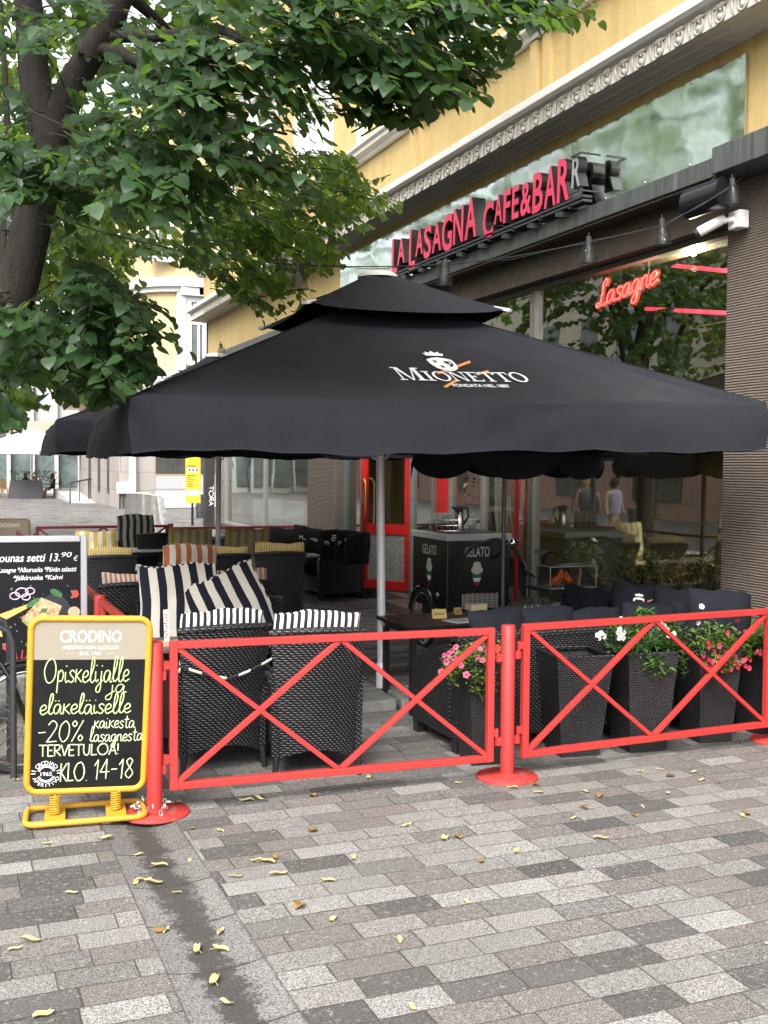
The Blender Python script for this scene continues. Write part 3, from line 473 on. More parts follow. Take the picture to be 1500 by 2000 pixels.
def chair_proto():
    t=thing('rattan_armchair','','chair')
    H0=.95
    def back(u,v):
        s=2*u-1; z0=.10+.07*(1-s*s)*1.0; zt=H0-.018*s*s; w=.54+.085*v**1.5-.035*math.sin(PI*v)
        return (s*w/2, -.235+.055*s*s-.10*v**1.5, z0+(zt-z0)*v)
    b=MB(); shell(b,back,16,16,.035,None); b.build('backrest',WICKER,t)
    e=MB(); e.tube([Vector(back(k/16,1))+Vector((0,-.0175,.004)) for k in range(17)],.024,8); e.build('top_roll',WICKC,t)
    for s in (-1,1):
        a=MB()
        def side(u,v,s=s):
            z0=.10+.07*(1-(2*u-1)**2); zt=.62-.05*u; x=s*(.30-.012*(1-v)-.008*math.sin(PI*u)); return (x,-.25+.54*u,z0+(zt-z0)*v)
        n=10; Vv=[Vector(side(i/n,j/n)) for j in range(n+1) for i in range(n+1)]; o=Vector((-s*.04,0,0)); F=[(j*11+i,j*11+i+1,j*11+i+12,j*11+i+11) for j in range(n) for i in range(n)]
        a.add(Vv,F,smooth=True); a.add([p+o for p in Vv],[f[::-1] for f in F],smooth=True)
        rim=[i for i in range(11)]+[j*11+10 for j in range(1,11)]+[110+i for i in range(9,-1,-1)]+[j*11 for j in range(9,0,-1)]; k=len(rim); a.add([Vv[i] for i in rim]+[Vv[i]+o for i in rim],[(i,(i+1)%k,k+(i+1)%k,k+i) for i in range(k)])
        a.tube([(s*.285,-.25,.63),(s*.288,0,.615),(s*.288,.25,.58),(s*.286,.30,.53),(s*.286,.295,.30),(s*.284,.29,.10)],.034,8); a.build('armrest',WICKER,t)
        for y in (-.255,.265): MB().tube([(s*.262,y,.14),(s*.275,y-(.012 if y<0 else -.012),0)],[.024,.017],8).build('leg',BLK,t)
    MB().bb((-.255,-.22,.34),(.255,.28,.40)).build('seat',WICKER,t,bevel=.015); MB().bb((-.25,.255,.16),(.25,.285,.338)).build('apron',WICKER,t)
    return t
def pillow_fn(w,h,T,edge=3.5,tuft=0,wav=0,seed=0):
    def f(side):
        def g(u,v):
            a,b=2*u-1,2*v-1; k=(max(0,1-abs(a)**edge)**.5)*(max(0,1-abs(b)**edge)**.5); th=T*k+.004
            if tuft:
                for p in (-.34,.34):
                    for q in (-.42,.38): th-=tuft*math.exp(-((a-p)**2+(b-q)**2)/.012)
            th+=.006*math.sin(7*a+seed)*math.sin(6*b+2*seed)*k
            pin=1-.03*(a*a)*(1-b*b); pin2=1-.03*(b*b)*(1-a*a)
            return (a*w/2*pin2+.006*math.sin(5*b+seed), side*th, b*h/2*pin+wav*math.sin(3.2*a+seed)*(.5+.5*b)+.004*math.sin(9*a+2*seed)*(.5+.5*b))
        return g
    return f
def pad(mb,w,h,T,tf,side=0,uvscale=1.0,**k):
    """puffed pad in its x-z plane, moved by tf; side +1 front half, -1 back half, 0 both"""
    f=pillow_fn(w,h,T,**k)
    for s in ((1,-1) if side==0 else (side,)):
        g=f(s); n=18; V=[tf(Vector(g(i/n,j/n))) for j in range(n+1) for i in range(n+1)]; U=[((i/n-.5)*w*uvscale,(j/n)*h) for j in range(n+1) for i in range(n+1)]; F=[(j*(n+1)+i,j*(n+1)+i+1,(j+1)*(n+1)+i+1,(j+1)*(n+1)+i) for j in range(n) for i in range(n)]
        mb.add(V,F if s<0 else [q[::-1] for q in F],U,True)
    return mb
def seat_cushion(name,label,wide,narrow,loc,rz,top=1.06,group=None,roll=0,w=.54,seat=True,strap=False,seed=0,straps_mat=None,lean=10,yb=-.20):
    """back pad leaning on the chair back, with its narrow-striped backing, and a seat pad"""
    t=thing(name,label,'cushion',loc,rz,group)
    h=top-.46; M=Matrix.Rotation(R(roll),3,'Y'); ML=Matrix.Rotation(R(lean),3,'X')
    tf=lambda p: M@(ML@(p+Vector((0,.0,h/2))))+Vector((0,yb+.06,.46))
    pad(MB(),w,h,.055,tf,1,tuft=.025,wav=.012,seed=seed).build('back_pad',wide,t); pad(MB(),w,h,.035,tf,-1,wav=.012,seed=seed).build('backing',narrow,t)
    f=pillow_fn(w,h,.05,wav=.012,seed=seed)(1); g=[tf(Vector(f(i/20,j/20))) for i,j in [(k,0) for k in range(20)]+[(20,k) for k in range(20)]+[(k,20) for k in range(20,0,-1)]+[(0,k) for k in range(20,0,-1)]]
    MB().tube(g,.006,6,closed=True).build('piping',narrow,t)
    if seat: pad(MB(),.48,.50,.04,lambda p:Vector((p.x,p.z+.03,.44+p.y)),0,tuft=.015,seed=seed+1).build('seat_pad',wide,t)
    if strap:
        P=[(s*.335,-.28-.02*(1-abs(s)**3)-.06,.70-.075*(1-s*s)-.02*abs(s)**4+.05*abs(s)) for s in np.linspace(-.98,.98,15)]; P=[(p[0],-.345+.05*(abs(p[0])/.33)**2,p[2]) for p in P]
        MB().tube(P,.010,6,flat=.3,nrm=(0,1,0)).build('tie_strap',stripes('strap stripe %s'%name,(.02,.02,.025),(.55,.53,.47),.16,.5) if straps_mat is None else straps_mat,t)
    return t
# ------------------------------------------------------------------ square parasols
UH=2.20; AP=0.0; RISE=[1.0]
def canopy_z(u,v):
    r=max(abs(u),abs(v)); mn=min(abs(u),abs(v)); k=mn/r if r>1e-6 else 0
    return 2.425+RISE[0]*(1-r)-.045*math.sin(PI*min(1,max(0,r)))*(1-k*k)-.012*(1-k**2)*r**6
def parasol(loc,tilt,label,logo=True,poleoff=(0,0)):
    t=thing('square_parasol',label,'parasol',loc,0,'large black square parasols over the terrace'); t.rotation_euler=tilt
    c=MB(); N=48
    rs=[.08,.17,.24,.34,.46,.58,.70,.80,.88,.94,.98,1.0]
    def side(k):
        A=Matrix.Rotation(k*PI/2,3,'Z'); rows=[]
        for r in rs:
            rows.append([A@Vector((s*r*UH,-r*UH,canopy_z(s*r,-r)+.009*r**3*math.sin(15*s+2*math.sin(5*s)+k)+.006*r*r*math.sin(29*s*(1+.2*k)+3*r)))+Vector((AP*(1-r),.02*(1-r),0)) for s in np.linspace(-1,1,N+1)])
        for q in (.04,.15,.30,.48,.66,.84,1.0):
            row=[]
            for s in np.linspace(-1,1,N+1):
                amp=.080 if k in (3,) else .028
                ph=k*1.7+.4; env=(1-abs(s)**8); fold=amp*q*(math.sin(s*(8.5 if k==3 else 6)+ph)+.6*math.sin(s*(15 if k==3 else 11)+2*ph))*env
                if k==0: fold+= .055*math.exp(-((s-.10+(q-.5)*.25)**2)/.006)*q*(1-q)*4*.5 -.06*math.exp(-((s-.03)**2)/.02)*q - .03*math.exp(-((s-.9)**2)/.01)*q
                b=.020*math.sin(PI*min(1,q*1.1))
                row.append(A@Vector((s*(UH+b*abs(s)**9),-(UH+b)+fold,canopy_z(s,-1)+.009*math.sin(15*s+2*math.sin(5*s)+k)+.006*math.sin(29*s*(1+.2*k)+3)-.325*q+.012*math.sin(s*7+ph)*q*env)))
            rows.append(row)
        V=[p for r_ in rows for p in r_]; n=N+1
        c.add(V,[(j*n+i,(j+1)*n+i,(j+1)*n+i+1,j*n+i+1) for j in range(len(rows)-1) for i in range(N)],[(p.x,p.z) for p in V],True)
        return rows[-1]
    hems=[side(k) for k in range(4)]
    cn=c.build('canopy',CANOPY,t); hm=MB()
    sm=MB()
    for k in (0,2,4,6):
        u_,v_=((-1,-1),(0,-1),(1,-1),(1,0),(1,1),(0,1),(-1,1),(-1,0))[k]; sm.tube([(u_*r*UH+AP*(1-r),v_*r*UH+.02*(1-r),canopy_z(u_*r,v_*r)+.003) for r in np.linspace(.1,1,14)],.0065,5)
    sm.build('seam',CANOPY,cn)
    for h_ in hems: hm.tube([p for p in h_],.006,5)
    hm.build('hem',CANOPY,cn)
    v=MB()
    for k in range(4):
        A=Matrix.Rotation(k*PI/2,3,'Z'); rows=[[A@Vector((s*r*.82,-r*.82,2.565+RISE[0]-.36*max(0,r-.16)/.84-.03*max(0,r-.5)**2*4*(1-s*s)+.10*(abs(s)**8)*max(0,r-.75)))+Vector((AP+.02,.02,0)) for s in np.linspace(-1,1,13)] for r in (.05,.16,.3,.5,.7,.88,1.0)]
        V=[p for r_ in rows for p in r_]; v.add(V,[(j*13+i,(j+1)*13+i,(j+1)*13+i+1,j*13+i+1) for j in range(6) for i in range(12)],None,True)
    v.build('vent_cap',CANOPY,t)
    for k in range(4):
        v=MB(); A=Matrix.Rotation(k*PI/2+PI/4,3,'Z'); v.bar(A@Vector((0,-1.185,2.215+RISE[0]))+Vector((AP+.02,.02,0)),A@Vector((0,-1.05,2.245+RISE[0]))+Vector((AP+.02,.02,0)),.05,.025); v.build('corner_tip',ALUW,t)
    MB().lathe([(a_,b_+RISE[0]-1) for a_,b_ in ((.17,3.566),(.165,3.59),(.12,3.615),(.05,3.625),(0,3.627))],(AP+.02,.02,0),24).build('finial',mat('pale plastic finial',(.6,.62,.6),.5),t)
    px,py=poleoff
    MB().tube([(px,py,.10),(px,py,2.0),(px,py,2.36+RISE[0])],.036,20).build('pole',ALUW,t)
    MB().lathe([(.05,.10),(.05,.30),(.046,.31)],(px,py,0),20).build('pole_sleeve',ALUW,t)
    rb=MB()
    for k in range(8):
        a=k*PI/4; L=UH*(1.39 if k%2 else .98); L0=.14; d=Vector((math.sin(a),-math.cos(a),0)); e=d*L; e.z=canopy_z(0 if k%2==0 else (e.x/UH),e.y/UH if k%2 else -.98)-.09
        rb.bar(d*L0+Vector((AP,0,2.10+RISE[0])),e,.022,.03); m_=d*L0*.8+Vector((AP,0,2.62)); rb.bar(m_,(d*L0+Vector((AP,0,2.10+RISE[0])))*.48+e*.52,.018,.02)
    rb.build('rib',ALUW,t); hu=MB(); hu.lathe([(.05,2.55),(.085,2.57),(.085,2.67),(.05,2.69)],(px,py,0),16); hu.build('runner',ALUW,t); hu=MB(); hu.lathe([(.05,2.20+RISE[0]),(.09,2.22+RISE[0]),(.09,2.32+RISE[0]),(.05,2.34+RISE[0])],(px,py,0),16); hu.build('hub',ALUW,t); hu=MB(); hu.tube([(px-.075,py,2.09),(px-.06,py,2.055),(px+.06,py,2.055),(px+.075,py,2.09)],.010,6); hu.build('pole_handle',ALUW,t)
    for a,b in ((-1,-1),(1,-1),(1,1),(-1,1)): MB().bb((px+a*.02,py+b*.02,.0),(px+a*.47,py+b*.47,.095)).build('base_slab',CONC,t,bevel=.012)
    return t
UC=(3.44,8.42)
U1=parasol((UC[0],UC[1],0),(R(.0),R(-.9),R(-4.6)),'largest black square parasol at the front with white and orange lettering on its canopy',poleoff=(.03,.02))
# printed mark on the front panel: letters follow the cloth
LG=MB(); LO=MB()
ti=Matrix.Translation((UC[0],UC[1],0))@Euler((R(.0),R(-.9),R(-4.6))).to_matrix().to_4x4(); tin=ti.inverted()
def canopy_hit(px,py):
    lo,hi=4.0,12.0
    for _ in range(50):
        md=(lo+hi)/2; p=tin@D(px,py,md); ok=p.z<canopy_z(p.x/UH,p.y/UH) if abs(p.x)<UH and p.y>-UH else True
        if p.y<-UH: lo=md; continue
        if p.z>canopy_z(p.x/UH,p.y/UH): lo=md
        else: hi=md
    return tin@D(px,py,lo)
pc=canopy_hit(903,737)
def onc(x,y,z=0,lift=.007):
    X=pc.x+x; Y=pc.y+(y-.012)*.912*2.0; return Vector((X,Y-.003,canopy_z((X-AP*(1+Y/UH))/UH,Y/UH)+lift))
a0=canopy_hit(778,737); a1=canopy_hit(1031,741); LW=(a1-a0).length
def poly_on(mb,pts,lift=.007): 
    if sum(pts[i-1][0]*pts[i][1]-pts[i][0]*pts[i-1][1] for i in range(len(pts)))<0: pts=pts[::-1]
    mb.add([onc(x,y,0,lift) for x,y in pts],[tuple(range(len(pts)))])
def serif(mb,ch,x,w,h,y=0):
    t1,t2,s=.21*h,.085*h,.07*h; q=lambda *p: poly_on(mb,[(x+a*w,y+b*h) for a,b in p])
    def rect(a,b,c,d): poly_on(mb,[(x+a,y+b),(x+c,y+b),(x+c,y+d),(x+a,y+d)])
    if ch=='I': rect(w/2-t1/2,0,w/2+t1/2,h); rect(0,0,w,s); rect(0,h-s,w,h)
    if ch=='M':
        rect(.10*w,0,.10*w+t2,h); rect(w*.90-t1,0,w*.90,h); rect(0,0,.27*w,s); rect(.66*w,0,w,s); rect(-.02*w,h-s,.2*w,h); rect(.78*w,h-s,1.02*w,h); q((.08,1),(.25,1),(.52,.0),(.46,.0)); q((.46,.0),(.52,.0),(.80,1),(.74,1))
    if ch=='N': rect(.10*w,0,.10*w+t2,h); rect(.86*w-t2,0,.86*w,h); rect(0,0,.28*w,s); rect(-.02*w,h-s,.2*w,h); rect(.70*w,h-s,w,h); q((.08,1),(.28,1),(.86,0),(.72,0))
    if ch=='E': rect(.12*w,0,.12*w+t1,h); rect(0,0,.9*w,t2); rect(0,h-t2,.88*w,h); rect(.12*w,h*.48,.62*w,h*.48+t2); q((.84,0),(.95,0),(1.0,.24),(.93,.24)); q((.82,1),(.92,1),(.94,.78),(.87,.78)); rect(.58*w,h*.38,.64*w,h*.66)
    if ch=='T': rect(w/2-t1/2,0,w/2+t1/2,h); rect(.26*w,0,.74*w,s); rect(0,h-t2,w,h); q((0,1),(.09,1),(.05,.74),(-.02,.74)); q((.91,1),(1,1),(1.02,.74),(.95,.74))
    if ch=='O':
        n=22
        for i in range(n):
            a,b=2*PI*i/n,2*PI*(i+1)/n; E=lambda t,k: (x+w/2+(w/2-k*t1*.95)*math.cos(t)*(1), y+h/2+(h/2*1.04-k*t2)*math.sin(t))
            poly_on(mb,[E(a,0),E(b,0),E(b,1),E(a,1)])
k=LW/1.16; x=-LW/2
for ch,w_,h_ in (('M',.235,.135),('I',.07,.10),('O',.15,.10),('N',.15,.10),('E',.115,.10),('T',.125,.10),('T',.125,.10),('O',.15,.10)):
    hh=h_*k*1.25; serif(LG,ch,x,w_*k,hh,-.05*k); x+=(w_+.006)*k
text_into(LG,'FONDATA NEL 1887',(0,0,0),(1,0,0),(0,1,0),size=.052*k,width=.50*k,depth=0,fn=lambda x,y,z:onc(x+.075*k,y-.125*k),bold=.02)
# shield with crown
cx,cy=-.055*k,.178*k; S=k*1.12
sh=[(-.105,.055),(-.06,.075),(0,.085),(.06,.075),(.105,.055),(.105,.0),(.085,-.05),(.045,-.075),(0,-.085),(-.045,-.075),(-.085,-.05),(-.105,0)]
poly_on(LG,[(cx+a*S,cy+b*S) for a,b in sh])
cr_=[(-.07,.105),(.07,.105),(.085,.135),(.06,.13),(.055,.155),(.025,.14),(0,.165),(-.025,.14),(-.055,.155),(-.06,.13),(-.085,.135)]
poly_on(LG,[(cx+a*S,cy+b*S) for a,b in cr_])
LB=MB()
for sx_,sy_ in ((-.05,.03),(-.03,-.035)):
    st=[(cx+S*(sx_+(.022 if i%2==0 else .009)*math.sin(i*PI/5)),cy+S*(sy_+(.022 if i%2==0 else .009)*math.cos(i*PI/5))) for i in range(10)]; poly_on(LB,st,.010)
poly_on(LB,[(cx+a*S,cy+b*S) for a,b in [(.02,.04),(.05,.03),(.075,.035),(.08,0),(.06,-.03),(.03,-.04),(.045,-.01),(.02,.01)]],.010)
poly_on(LG,[(cx+a*S,cy+b*S) for a,b in [(.05,.018),(.065,.015),(.06,-.005),(.052,-.01)]],.012)
for (xa,ya,xb,yb) in ((-.20,.05,.22,.22),(-.26,-.13,-.08,-.03),(.15,.045,.29,.09)):
    d=Vector((xb-xa,yb-ya)).normalized(); n_=Vector((-d.y,d.x))*.011; poly_on(LO,[((xa-n_.x)*k,(ya-n_.y)*k),((xb-n_.x)*k,(yb-n_.y)*k),((xb+.02+n_.x)*k,(yb+.012+n_.y)*k),((xa+n_.x)*k,(ya+n_.y)*k)],.0045)
LG.build('printed_lettering',WHITEINK,U1); LO.build('printed_orange_bars',ORANGEINK,U1); LB.build('shield_charges',CANOPY,U1)
RISE[0]=.78
U2=parasol((3.22,13.5,0),(R(.0),R(.3),R(-3.5)),'second black square parasol, behind the lettered one',poleoff=(.05,.0))
U2.scale=(.91,.91,1)
# ------------------------------------------------------------------ red fence
def fence_post(x,y,label,h=.985,mt=RED,bm=REDW,lean=0,base=True):
    t=thing('fence_post',label,'post',(x,y,0),0,'round red posts of the terrace fence'); t.rotation_euler=(0,lean,0)
    MB().lathe([(.045,.012),(.045,h-.006),(.041,h),(0,h+.002)],n=20).build('pole',mt,t)
    MB().lathe([(.198,.0),(.2,.004),(.197,.013),(.06,.017),(.045,.028)],n=40).build('base_plate',bm,t); return t
def fence_panel(a,b,z0,z1,label,mt=RED,nX=2,zb=None,hinges=True):
    """a, b: ends in plan; rails of square tube, nX crosses of diagonals"""
    a,b=Vector((*a,0)),Vector((*b,0)); d=b-a; L=d.length; rz=math.atan2(d.y,d.x); t=thing('barrier',label,'barrier',a,rz,'red cross braced barriers round the terrace'); s=.045; dz=(zb or 0)
    P=lambda x,z: Vector((x,0,z+dz*x/L))
    fr=MB(); 
    for x in (s/2,L-s/2): fr.bar(P(x,z0),P(x,z1),s,s,up=(0,1,0))
    for z in (z0+s/2,z1-s/2): fr.bar(P(s,z),P(L-s,z),s,s-.002)
    fr.build('frame',mt,t,bevel=.004)
    w=L/nX; e=s*.9
    for k in range(nX):
        x0,x1=k*w+(s if k==0 else .01),(k+1)*w-(s if k==nX-1 else .01)
        MB().bar(P(x0,z0+e),P(x1,z1-e),.032,.032).build('brace',mt,t,bevel=.003); MB().bar(P(x0,z1-e),P(x1,z0+e),.029,.029).build('brace',mt,t,bevel=.003)
    if hinges:
        for x,sg in ((0,-1),(L,1)):
            for z in (z0+.13,z1-.19):
                h=MB(); h.bb((x+sg*.0,-.012,z+.03+dz*x/L),(x+sg*.035,.012,z+.075+dz*x/L)); h.bb((x+sg*.022,-.016,z-.03+dz*x/L),(x+sg*.062,.016,z+.02+dz*x/L)); h.tube([(x+sg*.028,0,z-.03+dz*x/L),(x+sg*.028,0,z+.08+dz*x/L)],.011,8); h.build('hinge',mt,t)
    return t
pA,pB,pC=G(302,1588),G(990,1518),G(1520,1447)
fence_post(pA.x,pA.y,'red fence post behind the yellow board, chain around its foot',lean=.004); fence_post(pB.x,pB.y,'red fence post between the two front barriers',lean=-.004); fence_post(pC.x,pC.y,'red fence post at the right edge of the photo, only its base showing')
def inset(a,b,ea,eb): d=(b-a).normalized(); p,q=a+d*ea,b-d*eb; return (p.x,p.y),(q.x,q.y)
fence_panel(*inset(pA,pB,.085,.105),.125,.985,'front left red cross braced barrier in front of the two rattan chairs',zb=-.012); fence_panel(*inset(pB,pC,.105,.10),.115,.985,'front right red cross braced barrier in front of the tall planters',zb=.0)
yy=[6.08,8.42,10.75,13.1,15.45,17.9]
for i,(a,b) in enumerate(zip(yy,yy[1:])):
    lab=['red barrier running back from the post behind the yellow board','second red side barrier, along the left of the terrace beside the menu poster','third red side barrier, along the left of the terrace hidden by the menu poster','fourth red side barrier back from the street, left of the terrace','last red side barrier back from the street, at the far left corner of the terrace'][i]
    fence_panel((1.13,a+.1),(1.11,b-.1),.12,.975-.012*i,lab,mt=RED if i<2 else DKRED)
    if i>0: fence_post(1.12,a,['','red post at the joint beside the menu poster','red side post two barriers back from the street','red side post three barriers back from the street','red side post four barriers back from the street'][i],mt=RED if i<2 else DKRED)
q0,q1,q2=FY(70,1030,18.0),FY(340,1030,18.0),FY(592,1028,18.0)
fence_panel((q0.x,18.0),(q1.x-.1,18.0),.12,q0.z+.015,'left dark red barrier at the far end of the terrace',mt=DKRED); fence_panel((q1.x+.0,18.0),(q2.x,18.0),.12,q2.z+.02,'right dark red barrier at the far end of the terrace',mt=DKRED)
fence_post(q1.x-.05,18.03,'dark red post between the far barriers',mt=DKRED); fence_post(q2.x+.08,18.0,'dark red post at the right end of the far fence',mt=DKRED,h=.9)
# chain looped on the left post's foot
ch=MB()
for k in range(26):
    a=k*.42; r=.075+.035*((k*7)%5)/5; c=Vector((pA.x-.02+r*math.cos(a),pA.y-.02+r*math.sin(a),.035+.02*(k%3))); M=Euler((k*1.3,k*.9,a)).to_matrix()
    ch.tube([c+M@Vector((.018*math.cos(q),.010*math.sin(q),0)) for q in np.linspace(0,2*PI,9)[:-1]],.0035,5,closed=True)
tag(ch.build('chain',mat('galvanised steel',(.55,.54,.5),.35,.9)),'steel chain heaped around the foot of the left red post','chain')
# ------------------------------------------------------------------ chairs and cushions
GC='black rattan armchairs on the terrace'; GQ='striped seat cushions on the rattan chairs'
proto=chair_proto(); used=[0]
def chair(px,z,rz,label,back_y=True):
    p=D(px,1000,z); rz=R(rz); y=p.y+(.30 if abs(rz)<1.6 else -.30)
    o=proto if not used[0] else copy_tree(proto); used[0]=1; o.location=(p.x,y,0); o.rotation_euler=(0,0,rz); tag(o,label,'chair',GC); return o.location.copy(),rz
def seat(px,z,rz,cl,ql=None,wide=None,nar=None,top=1.04,**k):
    l,r=chair(px,z,rz,cl)
    if ql: seat_cushion('chair_cushion',ql,wide,nar,l,r,top,GQ,**k)
seat(437,6.88,3,'black rattan armchair at the front left, back to the fence with a striped tie strap','black and white striped cushion peeking over the front left chair back',S_NAVY,S_BLK_N,1.055,strap=True,seed=1)
seat(640,6.80,-10,'black rattan armchair at the front, beside the tall white parasol pole','black and white striped cushion on the front chair beside the parasol pole',S_NAVY,S_BLK_N,1.065,seed=2)
seat(345,8.30,180,'black rattan armchair across the table, under the upright navy striped cushion','upright wide striped navy and cream cushion facing the street',S_NAVY,S_BLK_N,1.24,w=.60,seed=3,lean=14,yb=-.12)
seat(480,8.45,180,'black rattan armchair across the table, under the slanted striped cushion','slanted wide striped navy and cream cushion tipped to the left',S_NAVY,S_BLK_N,1.21,roll=21,w=.60,seed=4,lean=14,yb=-.10)
seat(262,9.30,2,'black rattan armchair behind the upright navy cushion, back to the street','orange and cream narrow striped cushion on the chair nearest the side fence',S_ORG,S_ORG_N,1.045,seed=5)
seat(470,9.55,-4,'black rattan armchair behind the slanted navy cushion, back to the street','orange and cream narrow striped cushion behind the slanted navy one',S_ORG,S_ORG_N,1.06,seed=6)
seat(368,11.4,180,'black rattan armchair under the wide orange striped cushion','wide orange and cream striped cushion facing the street',S_ORG,S_ORG_N,1.15,w=.56,seed=7)
seat(212,12.0,0,'black rattan armchair beside the menu poster, yellow edged','yellow narrow striped cushion just right of the menu poster',S_YEL,S_YEL_N,1.05,seed=8)
seat(436,12.3,3,'black rattan armchair in the middle row left of the black back with yellow cushion','yellow narrow striped cushion in the middle of the yellow row',S_YEL,S_YEL_N,1.05,w=.58,seed=9)
seat(553,12.7,-6,'tall black rattan armchair nearest the far sofa, yellow cushion on top','yellow narrow striped cushion on the chair nearest the far sofa',S_YEL,S_YEL_N,1.07,w=.58,seed=10)
seat(188,14.3,180,'far rattan armchair half hidden behind the menu poster','yellow and cream wide striped cushion half hidden behind the menu poster',S_YEL,S_YEL_N,1.10,seed=11)
seat(370,15.0,180,'far rattan armchair left of the second parasol pole','yellow and cream wide striped cushion left of the second parasol pole',S_YEL,S_YEL_N,1.10,w=.60,seed=12)
seat(479,15.0,178,'far rattan armchair right of the second parasol pole','yellow and cream wide striped cushion right of the second parasol pole',S_YEL,S_YEL_N,1.10,w=.62,seed=13)
seat(263,17.0,180,'farthest rattan armchair in front of the dark red fence','black and grey wide striped cushion, farthest, before the dark red fence',S_GRY,S_GRY,1.19,w=.56,seed=14)
seat(308,15.9,0,'far rattan armchair without any cushion, left of the yellow ones')
TOPM=mat('grey wood slat table top',(.11,.105,.10),.5,var=.3,vscale=8); GT='black terrace tables'
def table(x,y,lx,ly,label,h=.73,top=TOPM,rz=0):
    t=thing('terrace_table',label,'table',(x,y,0),rz,GT); m=MB(); n=max(3,int(ly/.11))
    for k in range(n): m.bb((-lx/2,-ly/2+k*ly/n+.003,h-.025),(lx/2,-ly/2+(k+1)*ly/n-.003,h))
    m.build('table_top',top,t,bevel=.003); m=MB(); m.bb((-lx/2+.06,-ly/2+.06,h-.085),(lx/2-.06,ly/2-.06,h-.027)); m.build('apron',BLK,t)
    for sx in (-1,1):
        for sy in (-1,1): MB().bar((sx*(lx/2-.07),sy*(ly/2-.07),0),(sx*(lx/2-.07),sy*(ly/2-.07),h-.086),.045,.045,up=(0,1,0)).build('leg',BLK,t)
    return t
WTOP=mat('pale stone table top',(.48,.48,.46),.35)
table(2.02,7.56,1.36,.56,'black slatted table between the front rattan chairs and the navy cushions'); table(2.15,10.42,1.2,.62,'black table between the orange cushions'); table(1.95,13.3,.7,.62,'pale topped table in the left of the yellow chairs',top=WTOP); table(3.45,13.55,1.1,.6,'pale topped table between the yellow cushions',top=WTOP); table(2.75,16.0,.62,.6,'small pale table beside the black and grey cushion',top=WTOP)
table(4.95,15.6,.8,.5,'low pale table in front of the far black sofa',.62,top=WTOP)
p=D(322,1180,7.45); t=thing('menu_stand','light wood block holding a narrow red and white menu card','menu stand',(p.x+.02,p.y,.731)); MB().bb((-.075,-.035,0),(.075,.035,.035)).build('wood_block',mat('light wood',(.52,.40,.25),.6,var=.15,vscale=30),t)
MB().box((-.01,0,.145),(.035,.004,.22),(0,-.04,0)).build('menu_card',mat('menu paper',(.75,.70,.68),.6),t); m=MB()
for i in range(9): m.box((-.012+.006*math.sin(i*2.3),-.004,.06+.02*i),(.012+.006*(i%3),.002,.006),(0,.5*math.sin(i*5),0))
m.build('red_print',mat('red print',(.55,.05,.06),.6),t)
# ------------------------------------------------------------------ sofas
def sofa(name,label,loc,rz,L,dp,hb,ha,arms=(1,1),hs=.36,seatc=True):
    t=thing(name,label,'sofa',loc,rz,'black rattan lounge sofas'); hL=L/2
    m=MB(); m.bb((-hL,-dp/2,.09),(hL,-dp/2+.10,hb)); m.build('backrest',WICKER,t,bevel=.02)
    e=MB(); e.tube([(-hL,-dp/2+.05,hb),(hL,-dp/2+.05,hb)],.056,10); e.build('top_roll',WICKC,t)
    MB().bb((-hL+.1,-dp/2+.101,.10),(hL-.1,dp/2-.01,hs-.02)).build('seat_base',WICKER,t,bevel=.015)
    for s,on in zip((-1,1),arms):
        if on:
            o=MB(); x0,x1=sorted((s*hL,s*(hL-.10))); x0+=.001*s; 
            poly=[(-dp/2+.102,.09),(dp/2,.09),(dp/2,ha-.06),(dp/2-.05,ha-.02),(-dp/2+.102,hb-.03)]; o.prism(poly,(x0,0,0),(0,1,0),(0,0,1),x1-x0); ao=o.build('armrest',WICKER,t,bevel=.015)
    for sx in (-1,1):
        for sy in (-1,1): MB().bb((sx*(hL-.05)-.04,sy*(dp/2-.05)-.04,0),(sx*(hL-.05)+.04,sy*(dp/2-.05)+.04,.089)).build('leg',BLK,t)
    if seatc:
        n=max(1,round(L/.75)); 
        for k in range(n):
            w=(L-.2)/n; c=MB(); pad(c,w-.01,dp-.16,.07,lambda p,k=k,w=w: Vector((-hL+.1+w*(k+.5)+p.x,.05+p.z,hs+.05+p.y)),0,edge=9,seed=k); c.build('seat_cushion',BLACKC,t)
    return t
sN,sF=G(885,1475),G(800,1425)
sofa('rattan_sofa','long black rattan sofa with its back to the street behind the planters',(sN.x+1.17,sN.y+.38,0),0,2.30,.76,.80,.60)
sofa('rattan_sofa','black rattan sofa standing along the large shop window',(5.42,7.95,0),R(90),1.02,.70,.78,.62)
sofa('rattan_sofa','black rattan sofa beside the red entrance door, its arm toward us',(5.50,15.62,0),R(90),1.5,.78,.70,.66)
sofa('rattan_sofa','black rattan sofa along the far dark red fence',(4.72,17.45,0),R(180),2.1,.75,.72,.62)
GP='black scatter cushions'
def crest(mb,ob,o,ax,ay,s):
    q=lambda P,d=.0: mb.prism([(a*s,b*s) for a,b in P],Vector(o)-Vector(ax).cross(Vector(ay)).normalized()*(-.001-d),ax,ay,.001)
    q([(-.105,.055),(-.06,.075),(0,.085),(.06,.075),(.105,.055),(.105,0),(.085,-.05),(0,-.09),(-.085,-.05),(-.105,0)][::-1]); q([(-.07,.105),(.07,.105),(.085,.135),(.06,.13),(.055,.155),(.025,.14),(0,.165),(-.025,.14),(-.055,.155),(-.06,.13),(-.085,.135)])
